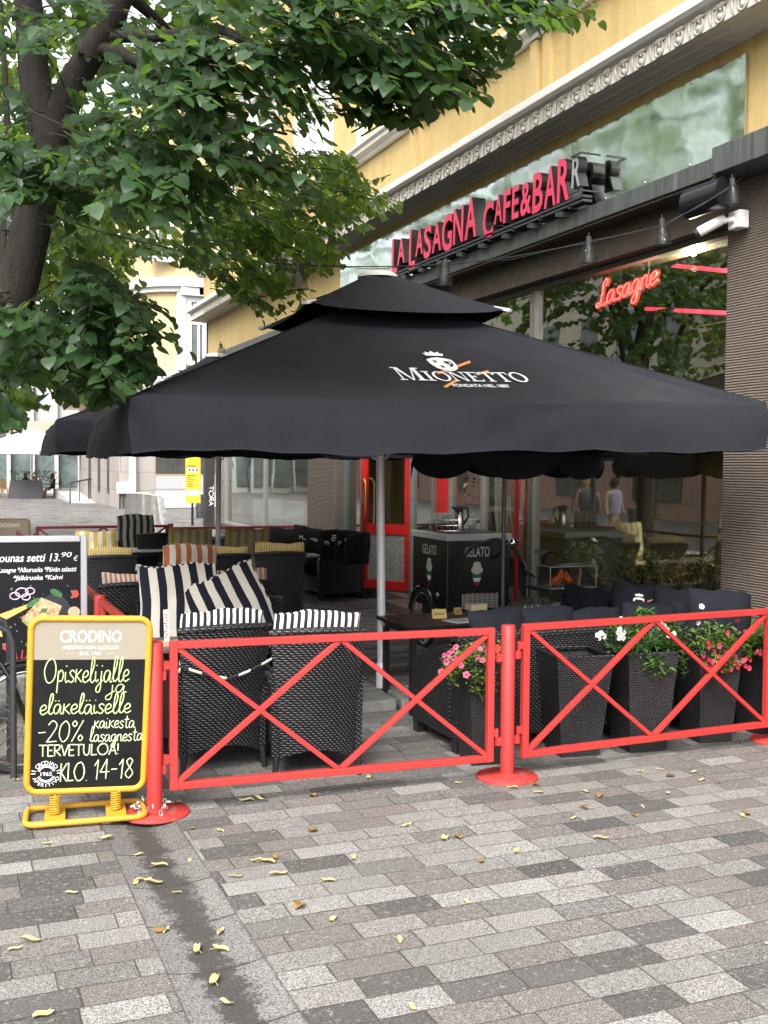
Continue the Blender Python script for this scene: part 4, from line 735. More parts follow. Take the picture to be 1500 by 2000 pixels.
def scatter(x,y,z,w,h,rz,lean,label,mt=NAVYC,roll=0,seed=0,mark=None):
    t=thing('scatter_cushion',label,'cushion',(x,y,z),R(rz),GP); M=Matrix.Rotation(R(roll),3,'Y'); ML=Matrix.Rotation(R(lean),3,'X'); tf=lambda p: ML@(M@(Vector((p.x,p.y,p.z))))+Vector((0,0,h/2*math.cos(R(lean))))
    m=MB(); pad(m,w,h,.085,tf,0,edge=2.6,wav=.010,seed=seed); m.build('cover',mt,t)
    if mark:
        A=MB(); Bm=MB(); ax=ML@M@Vector((-1,0,0)); ay=ML@M@Vector((0,0,1)); o=tf(Vector((0,.086,.03))); 
        if 'crest' in mark: crest(A,Bm,o+ay*.04,ax,ay,.42); Bm.prism([(.07,-.02),(.19,.04),(.19,.052),(.07,-.008)],o+ay*.06,ax,ay,.001)
        if 'name' in mark: text_into(A,'Mionetto',o-ay*.04,ax,ay,width=w*.62,size=.09,depth=.001)
        A.build('printed_mark',WHITEINK,t)
        if 'crest' in mark: K=MB(); K.prism([(a*.42,b*.42) for a,b in [(-.06,.04),(-.01,.04),(.0,-.04),(-.05,-.03)]],o+ay*.04+ax.cross(ay)*.0025,ax,ay,.001); K.prism([(a*.42,b*.42) for a,b in [(.03,.04),(.07,.03),(.06,-.03),(.03,-.04)]],o+ay*.04+ax.cross(ay)*.0025,ax,ay,.001); K.build('crest_charge',mt,t)
        if Bm.v: Bm.build('orange_mark',ORANGEINK,t)
    return t
yb=sN.y+.20
for i,(px,top,wd,rz,ln,ro,lb) in enumerate([(968,1190,.46,4,-14,0,'navy scatter cushion on the street side sofa, leftmost behind the red post'),(1065,1187,.44,-3,-12,1,'navy scatter cushion on the street side sofa, second from the left'),(1160,1190,.46,2,-12,-3,'navy scatter cushion on the street side sofa, left of the white flowers'),(1262,1180,.46,-5,-14,4,'navy scatter cushion on the street side sofa, behind the white flowers'),(1355,1170,.42,3,-13,-7,'navy scatter cushion on the street side sofa, left of the red flowers'),(1440,1172,.42,-4,-12,3,'navy scatter cushion on the street side sofa, rightmost by the pillar')]):
    p=FY(px,top,yb+.05); scatter(p.x,yb+.0,max(.4,p.z-.42+.02),wd,.42,rz,ln*-1*-1,lb,roll=ro,seed=i)
for i,(px,top,X,wd,rz,ro,lb,mk) in enumerate([(1140,1146,5.20,.50,-70,2,'navy scatter cushion on the window sofa, nearest the clear box of orange cloth',None),(1250,1138,5.28,.48,-45,-2,'navy scatter cushion with a small white crest on the window sofa','crest'),(1325,1150,5.34,.46,-60,3,'plain navy scatter cushion right of the crested one',None),(1405,1152,5.40,.48,-20,6,'navy scatter cushion in the corner against the ribbed pillar',None)]):
    p=FX(px,top,X); scatter(X,p.y,max(.42,p.z-.46),wd,.46,rz+180 if mk else rz,14 if mk else -10,lb,roll=ro,seed=10+i,mark=mk)
for i,(px,top,z,wd,rz,ro,lb,mk) in enumerate([(655,1034,15.7,.46,150,3,'black scatter cushion with white script, in front, on the sofa beside the door','crest name'),(682,1036,15.3,.44,140,-4,'black scatter cushion with white script, second, on the sofa beside the door','crest name'),(698,1040,14.9,.42,120,6,'plain black scatter cushion at the arm of the sofa beside the door',None),(515,1031,17.2,.5,180,2,'black scatter cushion left end of the far fence sofa','name'),(558,1030,17.2,.5,180,-3,'black scatter cushion middle of the far fence sofa',None),(600,1028,17.1,.48,176,-9,'black scatter cushion right end of the far fence sofa','name')]):
    p=D(px,top,z); scatter(p.x,p.y,max(.44,p.z-.44),wd,.44,rz,12,lb,mt=BLACKC,roll=ro,seed=20+i,mark=mk)
# low black table with reserved sign and menus
c=(G(760,1212,.72)+G(1000,1200,.72))/2; table(3.98,8.08,1.15,.70,'black table behind the front sofa with a gold reserved sign',.72,top=BLK)
def place(px,py,z=.722): p=G(px,py,z); return (p.x,p.y,z)
t=thing('reserved_sign','folded gold reserved sign on the black table','table sign',place(857,1207),R(-8)); MB().prism([(-.03,0),(.03,0),(.0,.075)],(-.062,0,0),(0,1,0),(0,0,1),.124).build('tent',mat('gold card',(.42,.31,.10),.4,.5),t); m=MB(); text_into(m,'RESERVED',(0,-.022,.030),(1,0,0),(0,.37,.93),width=.085,size=.022,depth=.001); m.build('lettering',BLK,t)
t=thing('crossed_sign','small gold sign with a cross mark on the black table','table sign',place(893,1200),R(5)); MB().prism([(-.022,0),(.022,0),(.0,.06)],(-.036,0,0),(0,1,0),(0,0,1),.072).build('tent',mat('gold card',(.42,.31,.10),.4,.5),t); m=MB(); text_into(m,'(X)',(0,-.017,.018),(1,0,0),(0,.37,.93),width=.04,size=.03,depth=.001); m.build('lettering',BLK,t)
for px,py,rz,lb in ((905,1212,14,'white printed menu sheet lying on the black table'),(1075,1180,-10,'white menu sheet on the low service trolley')):
    t=thing('menu_sheet',lb,'menu',place(px,py),R(rz)); MB().bb((-.15,-.1,0),(.15,.1,.003)).build('paper',WHT,t); m=MB()
    for k in range(7): m.bb((-.12,-.075+k*.022,.0032),(-.12+.24*(.5+.5*abs(math.sin(k*4))),-.067+k*.022,.004))
    m.build('print',DGREY,t)
t=thing('napkin_box','cream napkin box on the black table in front of the cart grille','box',place(930,1192),R(6)); MB().bb((-.085,-.05,0),(.085,.05,.06)).build('carton',mat('cream card',(.55,.46,.30),.7),t,bevel=.004)
# ------------------------------------------------------------------ tall planters with flowers
def planter(px,py,label,h=.72,wt=.40,wb=.27,rz=0,dx=0,dy=0):
    p=G(px,py); t=thing('tall_planter',label,'planter',(p.x+dx,p.y+.135+.075+dy,0),R(rz),'tall black rattan planters along the fence'); a,b=wt/2,wb/2; m=MB(); n=10
    for q in range(4):
        A=Matrix.Rotation(q*PI/2,3,'Z'); m.grid(lambda u,v:A@Vector(((2*u-1)*(b+(a-b)*v),-(b+(a-b)*v),.005+(h-.005)*v)),2,n,False,(wt,h))
    m.add([(-b,-b,.005),(b,-b,.005),(b,b,.005),(-b,b,.005)],[(3,2,1,0)]); m.build('body',WICKF,t,weld=True)
    r=MB()
    for q in range(4): A=Matrix.Rotation(q*PI/2,3,'Z'); r.box(A@Vector((0,-a+.012,h-.008)),(wt if q%2==0 else wt-.05,.028,.024),(0,0,q*PI/2))
    r.build('rim',WICKC,t,bevel=.006); m=MB(); m.grid(lambda u,v:((2*u-1)*(a-.02),(2*v-1)*(a-.02),h-.05+.012*math.sin(13*u)*math.cos(11*v)+.008*math.sin(31*u+17*v)),12,12); m.build('soil',SOIL,t); return t
P1=planter(975,1502,'tall planter of pink petunias behind the red post',.70,.34,.25,-6,dy=.02); P2=planter(1150,1483,'tall planter holding bare soil, no flowers',.71,.42,.28,-9)
P3=planter(1282,1474,'tall planter of white flowers right of the bare one',.71,.39,.28,-7); P4=planter(1425,1457,'tall planter of crimson petunias left of the last one',.70,.36,.26,-6,dx=-.02,dy=.03); P5=planter(1530,1440,'tall planter at the right edge, beside the ribbed pillar',.70,.38,.27,0)
def leaf_cloud(mb,pts,size,seed,droop=.4,asp=.5):
    r=random.Random(seed)
    for p in pts:
        a=r.uniform(0,2*PI); el=r.uniform(-.5,.7); d=Vector((math.cos(a)*math.cos(el),math.sin(a)*math.cos(el),math.sin(el))); s=d.cross(Vector((r.uniform(-.4,.4),r.uniform(-.4,.4),1))).normalized(); n=s.cross(d); L=size*r.uniform(.6,1.3); W=L*asp*.5; p=Vector(p)
        mb.add([p,p+d*L*.35+s*W+n*L*.08,p+d*L*.75+s*W*.7+n*L*.05,p+d*L-n*L*.12,p+d*L*.75-s*W*.7+n*L*.05,p+d*L*.35-s*W+n*L*.08],[(0,1,2,3),(0,3,4,5)],[(0,0),(.5,.3),(.4,.7),(0,1),(-.4,.7),(-.5,.3)],True)
def blossom(r=.027,pet=5,col=None,flat=.3):
    m=MB(); m.k=0; n=pet*6; V=[(0,0,-r*.25)]
    for k in range(n): a=2*PI*k/n; q=r*(.80+.2*abs(math.cos(a*pet/2))); V.append((q*.55*math.cos(a),q*.55*math.sin(a),r*flat*.55))
    for k in range(n): a=2*PI*k/n; q=r*(.82+.18*abs(math.cos(a*pet/2))); V.append((q*math.cos(a),q*math.sin(a),r*(flat*.75+.08*math.sin(3*a))))
    m.add(V,[(0,1+k,1+(k+1)%n) for k in range(n)],smooth=True); m.add(V,[(1+k,n+1+k,n+1+(k+1)%n,1+(k+1)%n) for k in range(n)],smooth=True); m.k=1; m.lathe([(r*.28,r*.02),(r*.12,-.02*r),(0,-.05*r)],(0,0,r*.08),8); m.tube([(0,0,-r*.2),(0,.1*r,-r*1.1)],[r*.12,r*.08],5); return m
def plant(name,label,base,blobs,nleaf,lsize,lmat,fl,fmats,seed,asp=.5,fr=.027,stems=14,pet=5,group='flowering plants in the tall planters'):
    t=thing(name,label,'plant',base,0,group); r=random.Random(seed); pts=[]
    def inblob():
        c,s=r.choice(blobs); 
        while True:
            q=Vector((r.uniform(-1,1),r.uniform(-1,1),r.uniform(-1,1)))
            if q.length<1: break
        q=q*(.55+.45*q.length); return Vector((c[0]+q.x*s[0],c[1]+q.y*s[1],c[2]+q.z*s[2]))
    pts=[inblob() for _ in range(nleaf)]; m=MB(); leaf_cloud(m,pts,lsize,seed,asp=asp); m.build('foliage',lmat,t)
    st=MB()
    for k in range(stems): e=inblob(); st.tube([(r.uniform(-.08,.08),r.uniform(-.08,.08),-.03),(e.x*.5,e.y*.5,abs(e.z)*.7+.05),e],.004,5)
    st.build('stem',lmat,t)
    b0=blossom(fr,pet); first=None
    for (x,y,z) in fl:
        if first is None: o=first=b0.build('flower',fmats,t)
        else: o=first.copy(); COL.objects.link(o); o.parent=t
        o.location=(x,y,z); o.rotation_euler=Vector((r.uniform(-.5,.5)-.15,-1,r.uniform(-.3,.7))).to_track_quat('Z','Y').to_euler(); s=r.uniform(.8,1.15); o.scale=(s,s,s)
    return t
def fl_at(base,pxs,y): return [tuple(FY(a,b,y)-Vector(base)) for a,b in pxs]
b=(P1.location.x-.06,P1.location.y,.67); fl=fl_at(b,[(867,1280),(876,1277),(883,1270),(890,1264),(887,1285),(900,1300),(862,1312),(938,1267),(950,1270),(958,1276),(948,1268),(942,1290),(932,1283),(911,1318),(960,1282),(955,1262),(872,1292)],b[1]-.20)
plant('pink_petunia','trailing petunia with pink flowers and pale green leaves in the planter by the red post',b,[((-.02,-.02,.06),(.15,.14,.10)),((-.16,-.08,.02),(.13,.10,.09)),((.10,-.05,.05),(.12,.12,.10)),((-.06,-.18,-.08),(.12,.06,.12)),((-.22,-.10,-.02),(.06,.06,.10))],900,.036,PLEAF,fl,[PINK,PINKC],3,fr=.022)
b=(P3.location.x-.02,P3.location.y,.70); fl=fl_at(b,[(1168,1241),(1174,1237),(1180,1243),(1171,1247),(1205,1236),(1212,1240),(1219,1235),(1209,1246),(1217,1246),(1210,1230),(1290,1218),(1298,1222),(1302,1230),(1212,1210),(1364,1217),(1370,1185),(1315,1238),(1286,1226),(1306,1241)],b[1]-.19)
vb=plant('white_verbena','bushy plant with white flower heads and green serrated leaves',b,[((-.02,-.05,.02),(.22,.16,.13)),((-.16,-.08,.04),(.12,.10,.10)),((.18,-.06,.05),(.14,.12,.12)),((.0,-.2,-.08),(.12,.05,.09)),((.30,-.06,-.06),(.10,.10,.18)),((.24,.0,.08),(.18,.12,.12)),((-.05,.05,.10),(.20,.12,.09)),((.02,.0,.22),(.04,.04,.09)),((-.23,-.06,.16),(.04,.04,.05)),((.26,0,.16),(.05,.05,.07)),((.05,0,.26),(.05,.03,.03))],1150,.052,VLEAF,fl,[WPET,mat('pale green centre',(.5,.55,.3),.6)],5,asp=.42,fr=.021,stems=26)
b=(P4.location.x,P4.location.y,.66); rr=random.Random(4); px4=[(1400+rr.gauss(0,22),1290+rr.gauss(0,9)) for _ in range(16)]+[(1432+rr.gauss(0,18),1297+rr.gauss(0,9)) for _ in range(12)]+[(1383,1253),(1390,1206),(1421,1236),(1440,1212),(1385,1262),(1405,1262),(1463,1305),(1455,1234)]
plant('crimson_petunia','trailing petunia with many crimson flowers left of the last planter',b,[((0,-.02,.10),(.20,.15,.12)),((-.10,-.1,.02),(.14,.10,.10)),((.12,-.08,.06),(.14,.10,.12)),((-.02,-.20,-.06),(.16,.05,.08)),((.05,-.12,.0),(.22,.10,.12))],1150,.040,PLEAF,fl_at(b,px4,b[1]-.22),[CRIM,PINKC],6,fr=.019)
b=(P5.location.x,P5.location.y,.68); plant('crimson_petunia','petunia with crimson flowers cut by the right edge of the photo',b,[((-.05,-.05,.06),(.2,.15,.14)),((-.18,-.1,.0),(.1,.1,.12))],650,.042,PLEAF,fl_at(b,[(1490,1280),(1500,1270),(1485,1276),(1497,1290),(1478,1272)],b[1]-.2),[CRIM,PINKC],8,fr=.019)
# ------------------------------------------------------------------ chalkboard pavement sign
sl_,sr_=G(44,1614),G(292,1594); cx_=(sl_+sr_)/2; d=(sr_-sl_); srz=math.atan2(d.y,d.x)
t=thing('chalkboard_sign','yellow framed spring pavement sign with lime handwriting on a chalkboard','pavement sign',(cx_.x,cx_.y+.06,0),srz)
def rrect(w,h,r,n=6): return [(sx*(w/2-r)+r*math.cos(a),sy*(h/2-r)+r*math.sin(a)) for sx,sy,a0 in ((1,1,0),(-1,1,PI/2),(-1,-1,PI),(1,-1,1.5*PI)) for a in np.linspace(a0,a0+PI/2,n)]
MB().tube([(x,y,.03) for x,y in rrect(.64,.30,.06)],.0165,10,closed=True).build('base_frame',YEL,t)
for s in (-1,1): MB().bb((s*.165-.055,-.145,.028),(s*.165+.055,.145,.034)).build('foot_plate',YEL,t)
for s in (-1,1):
    sp=MB(); sp.tube([(s*.165+.026*math.cos(a),.026*math.sin(a),.036+.105*a/(2*PI*8)) for a in np.linspace(0,2*PI*8,130)],.0046,6); sp.tube([(s*.165,0,.03),(s*.165,0,.165)],.012,8); sp.build('spring',YEL,t)
Wb,Hb=.632,.985; ZB=.158; zc=ZB+Hb/2; tl=Matrix.Rotation(R(5.0),3,'X')@Matrix.Rotation(R(2.1),3,'Y'); 
BD=bpy.data.objects.new('board',None)
fr=MB(); fr.tube([tl@Vector((x,0,y+Hb/2))+Vector((0,0,ZB)) for x,y in rrect(Wb,Hb,.06,8)],.0185,12,closed=True); fr.build('frame',YEL,t)
def bp(x,y,n=0): return tl@Vector((x*1.045,-n,y*1.032+Hb/2))+Vector((0,0,ZB))
pb=MB(); rp=rrect(Wb-.03,Hb-.03,.05,8); ax,ay=tl@Vector((1,0,0)),tl@Vector((0,0,1)); nz=ax.cross(ay)
pb.prism(rp,bp(0,0,-.008),ax,ay,.012); board=pb.build('board',SLATE,t)
HY=.263  # beige header: upper part
hp=[p for p in rp if p[1]>HY]; 
xs=max(p[0] for p in rp); hp=[(xs,HY)]+[p for p in rp if p[1]>HY]+[(-xs,HY)]
MB().prism(hp,bp(0,0,.0045),ax,ay,.0015).build('header_panel',BEIGE,t)
m=MB(); text_into(m,'CRODINO',bp(0,.352,.0065),ax,ay,size=.092,width=.33,depth=.001,bold=.014); m.build('header_lettering',mat('white raised print',(.74,.76,.76),.5),t); m=MB(); text_into(m,'APERITIVO NON ALCOLICO',bp(0,.312,.0065),ax,ay,size=.029,width=.30,depth=.001,bold=.0); text_into(m,'DAL 1965',bp(0,.280,.0065),ax,ay,size=.028,depth=.001,bold=.0)
for s in (-1,1): m.bar(bp(s*.085,.288,.0065),bp(s*.125,.288,.0065),.003,.001)
m.build('header_lettering',mat('white raised print',(.74,.76,.76),.5),t)
random.seed(3); m=MB(); o=lambda x,y: bp(x,y,.0065)
k=.955/350.0 # board metres per photo pixel
def W(s,px0,px1,yb,h,r=.0042,mb=m,slant=.08): hand_into(mb,s,o(px0,yb),ax,ay,h*1.03,width=(px1-px0)*1.045,r=r,slant=slant,jit=.02)
W('Opiskelijalle',-.235,.205,.130,.130,.0040); W('ja',.10,.19,.070,.090,.0034); W('eläkeläiselle',-.25,.22,-.045,.105,.0043); m.build('chalk_writing',CHALK,t)
m2=MB()
W('-20%',-.26,-.02,-.200,.118,.0038,m2); W('kaikesta',.03,.245,-.128,.078,.0034,m2); W('lasagnesta',.01,.29,-.203,.078,.0034,m2); W('TERVETULOA!',-.245,.17,-.278,.062,.0042,m2,.0); W('KLO.',-.135,.01,-.420,.102,.0042,m2,.02); W('14-18',.035,.25,-.415,.112,.0038,m2,.05); m2.build('chalk_writing',CHALKW,t)
m=MB(); cc=(-.205,-.375)
for r_ in (.038,.046): m.tube([bp(cc[0]+r_*math.cos(a),cc[1]+r_*math.sin(a),.0055) for a in np.linspace(R(20),R(160),14)],.002,5); m.tube([bp(cc[0]+r_*math.cos(a),cc[1]+r_*math.sin(a),.0055) for a in np.linspace(R(200),R(340),14)],.002,5)
text_into(m,'1965',bp(cc[0],cc[1]-.011,.006),ax,ay,size=.032,width=.060,depth=.001,bold=.004)
def arc(mb,s,r,a0,a1,size,up=1):
    for i,chh in enumerate(s):
        a=R(a0+(a1-a0)*(i+.5)/len(s)); rad=ax*math.cos(a)+ay*math.sin(a); tx=ax*math.sin(a)-ay*math.cos(a); text_into(mb,chh,bp(cc[0],cc[1],.006)+rad*r*1.0-(0 if up>0 else 1)*rad*0,tx*up,rad*up,size=size,depth=.001,bold=.0)
arc(m,'CRODINO',.053,148,32,.032); arc(m,'APERITIVO',.076,198,342,.030,-1)
for a in (165,178,2,15): m.tube([bp(cc[0]+.055*math.cos(R(a)),cc[1]+.055*math.sin(R(a)),.0055),bp(cc[0]+.078*math.cos(R(a)),cc[1]+.078*math.sin(R(a)),.0055)],.0022,5)
m.build('round_seal',WHITEINK,t)
# ------------------------------------------------------------------ menu poster
pr_=D(170,1170,8.35); t=thing('poster_stand','silver framed black menu poster with a slice of lasagna and 13.90 price','poster',(pr_.x-.42,pr_.y,0),R(-6)); PW,PH,pz=.84,1.08,.90
ca=math.cos(R(-6)); f=MB(); f.bb((-PW/2,-.02,pz-PH/2),(-PW/2+.05,.02,pz+PH/2)); f.bb((PW/2-.05,-.02,pz-PH/2),(PW/2,.02,pz+PH/2)); f.bb((-PW/2+.05,-.02,pz+PH/2-.05),(PW/2-.05,.02,pz+PH/2)); f.bb((-PW/2+.05,-.02,pz-PH/2),(PW/2-.05,.02,pz-PH/2+.05)); f.build('frame',mat('silver grey frame',(.55,.56,.60),.35,.5),t,bevel=.008)
MB().bb((-PW/2+.05,-.008,pz-PH/2+.05),(PW/2-.05,.008,pz+PH/2-.05)).build('poster_sheet',mat('black satin poster',(.007,.008,.011),.45,spec=.25),t)
m=MB()
for s in (-1,1): m.tube([(s*.3,0,pz-PH/2),(s*.3,0,.03)],.018,8); m.bb((s*.3-.02,-.25,0),(s*.3+.02,.25,.03))
m.build('foot',ALU,t)
X=(1,0,0); Z=(0,0,1); y_=-.0085; m=MB(); T=lambda s,x,z,w,h,**k: text_into(m,s,(x,y_,z),X,Z,width=w,size=h,depth=.001,shear=.22,**k)
T('Lounas setti 13.',-.02,pz+.345,.475,.086,bold=.012); T('90',.268,pz+.375,.075,.055); T('€',.335,pz+.345,.035,.055); T('*Lasagne *Alkuruoka *Päivän salaatti',.05,pz+.265,.58,.052,bold=.012); T('*Jälkiruoka *Kahvi',.06,pz+.205,.36,.050,bold=.012); m.build('lettering',WHITEINK,t)
m=MB(); T('LA LASAGNA',.03,pz-.40,.40,.10,bold=.02); T('CAFE&BAR',.06,pz-.48,.22,.075,bold=.02); m.build('red_lettering',mat('poster red print',(.55,.03,.07),.5),t)
def flat(name,polys,mt,dep=.001):
    m=MB(); 
    for P in polys: m.prism(P,(0,y_,pz),X,Z,dep)
    return m.build(name,mt,t)
ell=lambda cx,cy,a,b,n=20,rot=0: [(cx+a*math.cos(q)*math.cos(rot)-b*math.sin(q)*math.sin(rot),cy+a*math.cos(q)*math.sin(rot)+b*math.sin(q)*math.cos(rot)) for q in np.linspace(0,2*PI,n,endpoint=False)]
flat('lasagna_picture',[[(-.06,-.09),(.08,.07),(.23,.0),(.20,-.08),(.10,-.19),(.0,-.12)]],mat('printed lasagna',(.62,.42,.20),.5,var=.5,vscale=32,col2=(.75,.6,.36)),.0012)
flat('lasagna_layers',[[(-.06,-.09),(.0,-.12),(.10,-.19),(.09,-.22),(-.02,-.15),(-.06,-.11)],[(.10,-.19),(.20,-.08),(.195,-.10),(.11,-.21)]],mat('printed spinach layer',(.25,.33,.08),.5,var=.5,vscale=60),.0014)
flat('scattered_herbs',[ell(a,b,c,c*.6,8,rot=r_) for a,b,c,r_ in [(random.uniform(-.36,.36),random.uniform(-.34,.16),random.uniform(.004,.013),random.uniform(0,3)) for _ in range(46)]],mat('printed herbs',(.22,.24,.16),.5,var=.8,vscale=30),.0008)
flat('lasagna_crust',[ell(a,b,c,c*.7,9,rot=r_) for a,b,c,r_ in [(.085+u*.13+v*.10,-.075+u*.0-u*.06+v*.09-.02*u*v,random.uniform(.007,.016),random.uniform(0,3)) for u,v in [(random.uniform(-.8,.8),random.uniform(-.7,.7)) for _ in range(26)]]],mat('printed crust',(.42,.20,.07),.5,var=.3,vscale=50),.0016)
flat('plate_picture',[ell(.17,-.06,.13,.15)],mat('printed dark plate',(.03,.032,.04),.4),.0006)
flat('basil_picture',[ell(.19,.10,.05,.025,rot=-.5),ell(.23,-.22,.055,.035),ell(.02,.03,.06,.02,rot=.6),ell(.10,-.03,.022,.016),ell(.0,-.29,.04,.02)],mat('printed basil',(.05,.17,.06),.4,var=.5,vscale=50),.0016)
flat('tomato_picture',[ell(.33,.09,.026,.03),ell(-.16,-.30,.04,.035)],mat('printed tomato',(.55,.06,.05),.4),.0016); flat('egg_picture',[ell(.32,-.05,.045,.042)],mat('printed egg',(.70,.42,.28),.4),.0016)
flat('spoon_picture',[[(-.36,-.10),(-.02,.02),(-.02,-.01),(-.30,-.16)],[(-.37,-.22),(-.20,-.22),(-.22,-.12),(-.37,-.10)]],mat('printed wooden spoon',(.72,.47,.13),.5,var=.15,vscale=20),.0011)
m=MB()
for cx,cy,r_ in ((-.06,.11,.045),(-.11,.085,.035),(-.03,.075,.03),(.0,.12,.032)): m.tube([(cx+r_*math.cos(a),y_-.001,pz+cy+r_*.75*math.sin(a)) for a in np.linspace(0,2*PI,20)[:-1]],.005,5,closed=True)
m.build('onion_picture',mat('printed onion',(.62,.50,.66),.5),t)
# second board of the same make, far back
p=D(18,1022,17.2); t=thing('brown_sign','second pavement sign with a brown top, far behind the menu poster','pavement sign',(p.x,p.y,0),R(-12)); rp2=rrect(.62,.97,.06,6)
MB().prism(rp2,(0,0,p.z-.5+.08),X,Z,.02).build('board',mat('brown sign',(.20,.155,.11),.5),t); MB().tube([(x,-.01,y+p.z-.42) for x,y in rp2],.017,8,closed=True).build('frame',mat('dull tube',(.16,.12,.08),.45),t); m=MB(); text_into(m,'CRODINO',(0,-.022,p.z-.06),X,Z,size=.085,width=.34,depth=.001,bold=.03); m.build('lettering',mat('pale brown print',(.45,.42,.38),.5),t); MB().bb((-.3,-.15,0),(.3,.15,.05)).build('base',BLK,t); MB().bb((-.2,-.02,.05),(.2,.02,p.z-.88)).build('stem',BLK,t)
# ------------------------------------------------------------------ bicycle and rack
p=G(52,1510); t=thing('bicycle','black bicycle parked behind the chalkboard sign, mostly outside the left edge','bicycle',(p.x-.55,p.y,0),R(4)); RW=.345
def wheel(parent,c,r=RW,ax='y'):
    m=MB(); m.tube([Vector(c)+Vector((r*math.cos(a),0,r*math.sin(a))) for a in np.linspace(0,2*PI,40)[:-1]],.021,8,closed=True); o=m.build('wheel',RUB,parent)
    m=MB(); m.tube([Vector(c)+Vector(((r-.042)*math.cos(a),0,(r-.042)*math.sin(a))) for a in np.linspace(0,2*PI,40)[:-1]],.015,6,closed=True); m.build('rim',STEEL,o)
    m=MB()
    for k in range(32): a=2*PI*k/32; m.tube([Vector(c)+Vector((.02*math.cos(a+.6),.02*(-1)**k,.02*math.sin(a+.6))),Vector(c)+Vector(((r-.035)*math.cos(a),0,(r-.035)*math.sin(a)))],.0026,4)
    m.tube([Vector(c)+Vector((0,-.04,0)),Vector(c)+Vector((0,.04,0))],.018,8); m.build('spokes',STEEL,o); return o
wheel(t,(.55,0,RW)); wheel(t,(-.55,0,RW)); m=MB(); hd=Vector((.33,0,.95))
m.tube([(.55,.05,RW),(.46,.05,.60),(.40,0,.72),hd],.016,8); m.tube([(.55,-.05,RW),(.46,-.05,.60),(.40,0,.72)],.016,8); m.tube([(.38,0,.80),(-.08,0,.30)],.02,8); m.tube([(.39,0,.70),(-.08,0,.30)],.016,8); m.tube([(-.08,0,.30),(-.22,0,.85)],.018,8); m.tube([(-.55,0,RW),(-.08,0,.30)],.014,8); m.tube([(-.55,0,RW),(-.2,0,.72)],.012,8); m.build('frame',BLK,t)
m=MB(); m.tube([(.36,-.02,1.03),(.33,-.25,1.06),(.12,-.29,1.02)],.013,8); m.tube([(.36,.02,1.03),(.33,.25,1.06),(.12,.29,1.02)],.013,8); m.tube([hd,(.36,0,1.03)],.014,8); m.build('handlebar',BLK,t); m=MB(); m.grid(lambda u,v:(-.36+.28*u,(2*v-1)*(.09-.06*u),.90-.05*(2*v-1)**2),8,6); m.build('saddle',BLKM,t)
m=MB()
for s in (1,-1): m.tube([(s*.55+(RW+.035)*math.cos(a),0,RW+(RW+.035)*math.sin(a)) for a in np.linspace(R(20),R(165),18)],.016,6)
m.build('mudguard',BLK,t)
p=G(27,1520); t=thing('bicycle_rack','grey steel hoop bicycle rack in front of the bicycle wheel','bicycle rack',(p.x,p.y,0),R(0)); 
for dy in (0,.42): MB().tube([(0,dy,0),(0,dy,.86),(-.03,dy,.94),(-.10,dy,.98),(-.42,dy,.98),(-.49,dy,.94),(-.52,dy,.86),(-.52,dy,0)],.021,10).build('hoop',DGREY,t)
# ------------------------------------------------------------------ gelato cart
c0=D(872,1194,11.5); t=thing('gelato_cart','black gelato cargo tricycle with white lid and ice cream cone prints','ice cream cart',(c0.x,c0.y,0)); CW,CL=.76,.90; zb,zt=.44,1.19
MB().bb((0,0,zb),(CW,CL,zt-.002)).build('cabinet',mat('satin black cabinet',(.013,.013,.014),.35),t,bevel=.012)
MB().bb((-.02,-.02,zt),(CW+.02,CL+.02,zt+.075)).build('lid',mat('white plastic lid',(.66,.67,.67),.35),t,bevel=.012); MB().bb((.03,.03,zt+.0752),(CW-.03,CL-.03,zt+.08)).build('worktop',DGREY,t)
def cone(o,ax,ay,s,nm):
    o,ax,ay=Vector(o),Vector(ax),Vector(ay)
    for n_,P,mt_ in (('scoop',[(math.cos(a)*.5*(1+.12*math.cos(3*a+1.5)),.32+.42*math.sin(a)+(.18 if math.sin(a)>.7 else 0)) for a in np.linspace(0,2*PI,28,endpoint=False)],mat('cream print',(.62,.60,.55),.5)),('green_band',[(-.46,-.08),(.46,-.08),(.38,-.36),(-.38,-.36)][::-1],mat('green print',(.02,.17,.08),.5)),('white_band',[(-.37,-.38),(.37,-.38),(.24,-.70),(-.24,-.70)][::-1],WHITEINK),('red_tip',[(-.23,-.72),(.23,-.72),(0,-1.15)][::-1],mat('red tip print',(.40,.02,.03),.5))): m=MB(); m.prism([(a*s,b*s) for a,b in P],o,ax,ay,.0012); m.build(n_,mt_,t)
m=MB(); text_into(m,'GELATO',(.36,-.001,1.02),(1,0,0),(0,0,1),size=.15,width=.30,depth=.001,bold=.01); text_into(m,'GELATO',(-.001,.45,1.02),(0,-1,0),(0,0,1),size=.15,width=.36,depth=.001,bold=.01); m.build('lettering',mat('pale print',(.60,.60,.57),.5),t)
cone((.36,-.0005,.84),(1,0,0),(0,0,1),.135,'a'); cone((-.0005,.45,.84),(0,-1,0),(0,0,1),.15,'b')
m=MB(); m.bb((.25,-.003,.615),(.47,-.001,.628)); m.bb((-.003,.32,.615),(-.001,.58,.628)); m.build('red_line',mat('red line print',(.28,.02,.02),.5),t)
m=MB()
for k in range(9): m.bb((.18,-.012,.46+.018*k),(.62,-.002,.469+.018*k))
for k in range(8): m.bb((.18+.06*k,-.014,.455),(.188+.06*k,-.002,.62))
m.build('vent_grille',mat('white grille',(.5,.5,.48),.5),t)
MB().bb((.1,.05,.24),(CW-.1,CL-.05,.438)).build('chassis',BLK,t)
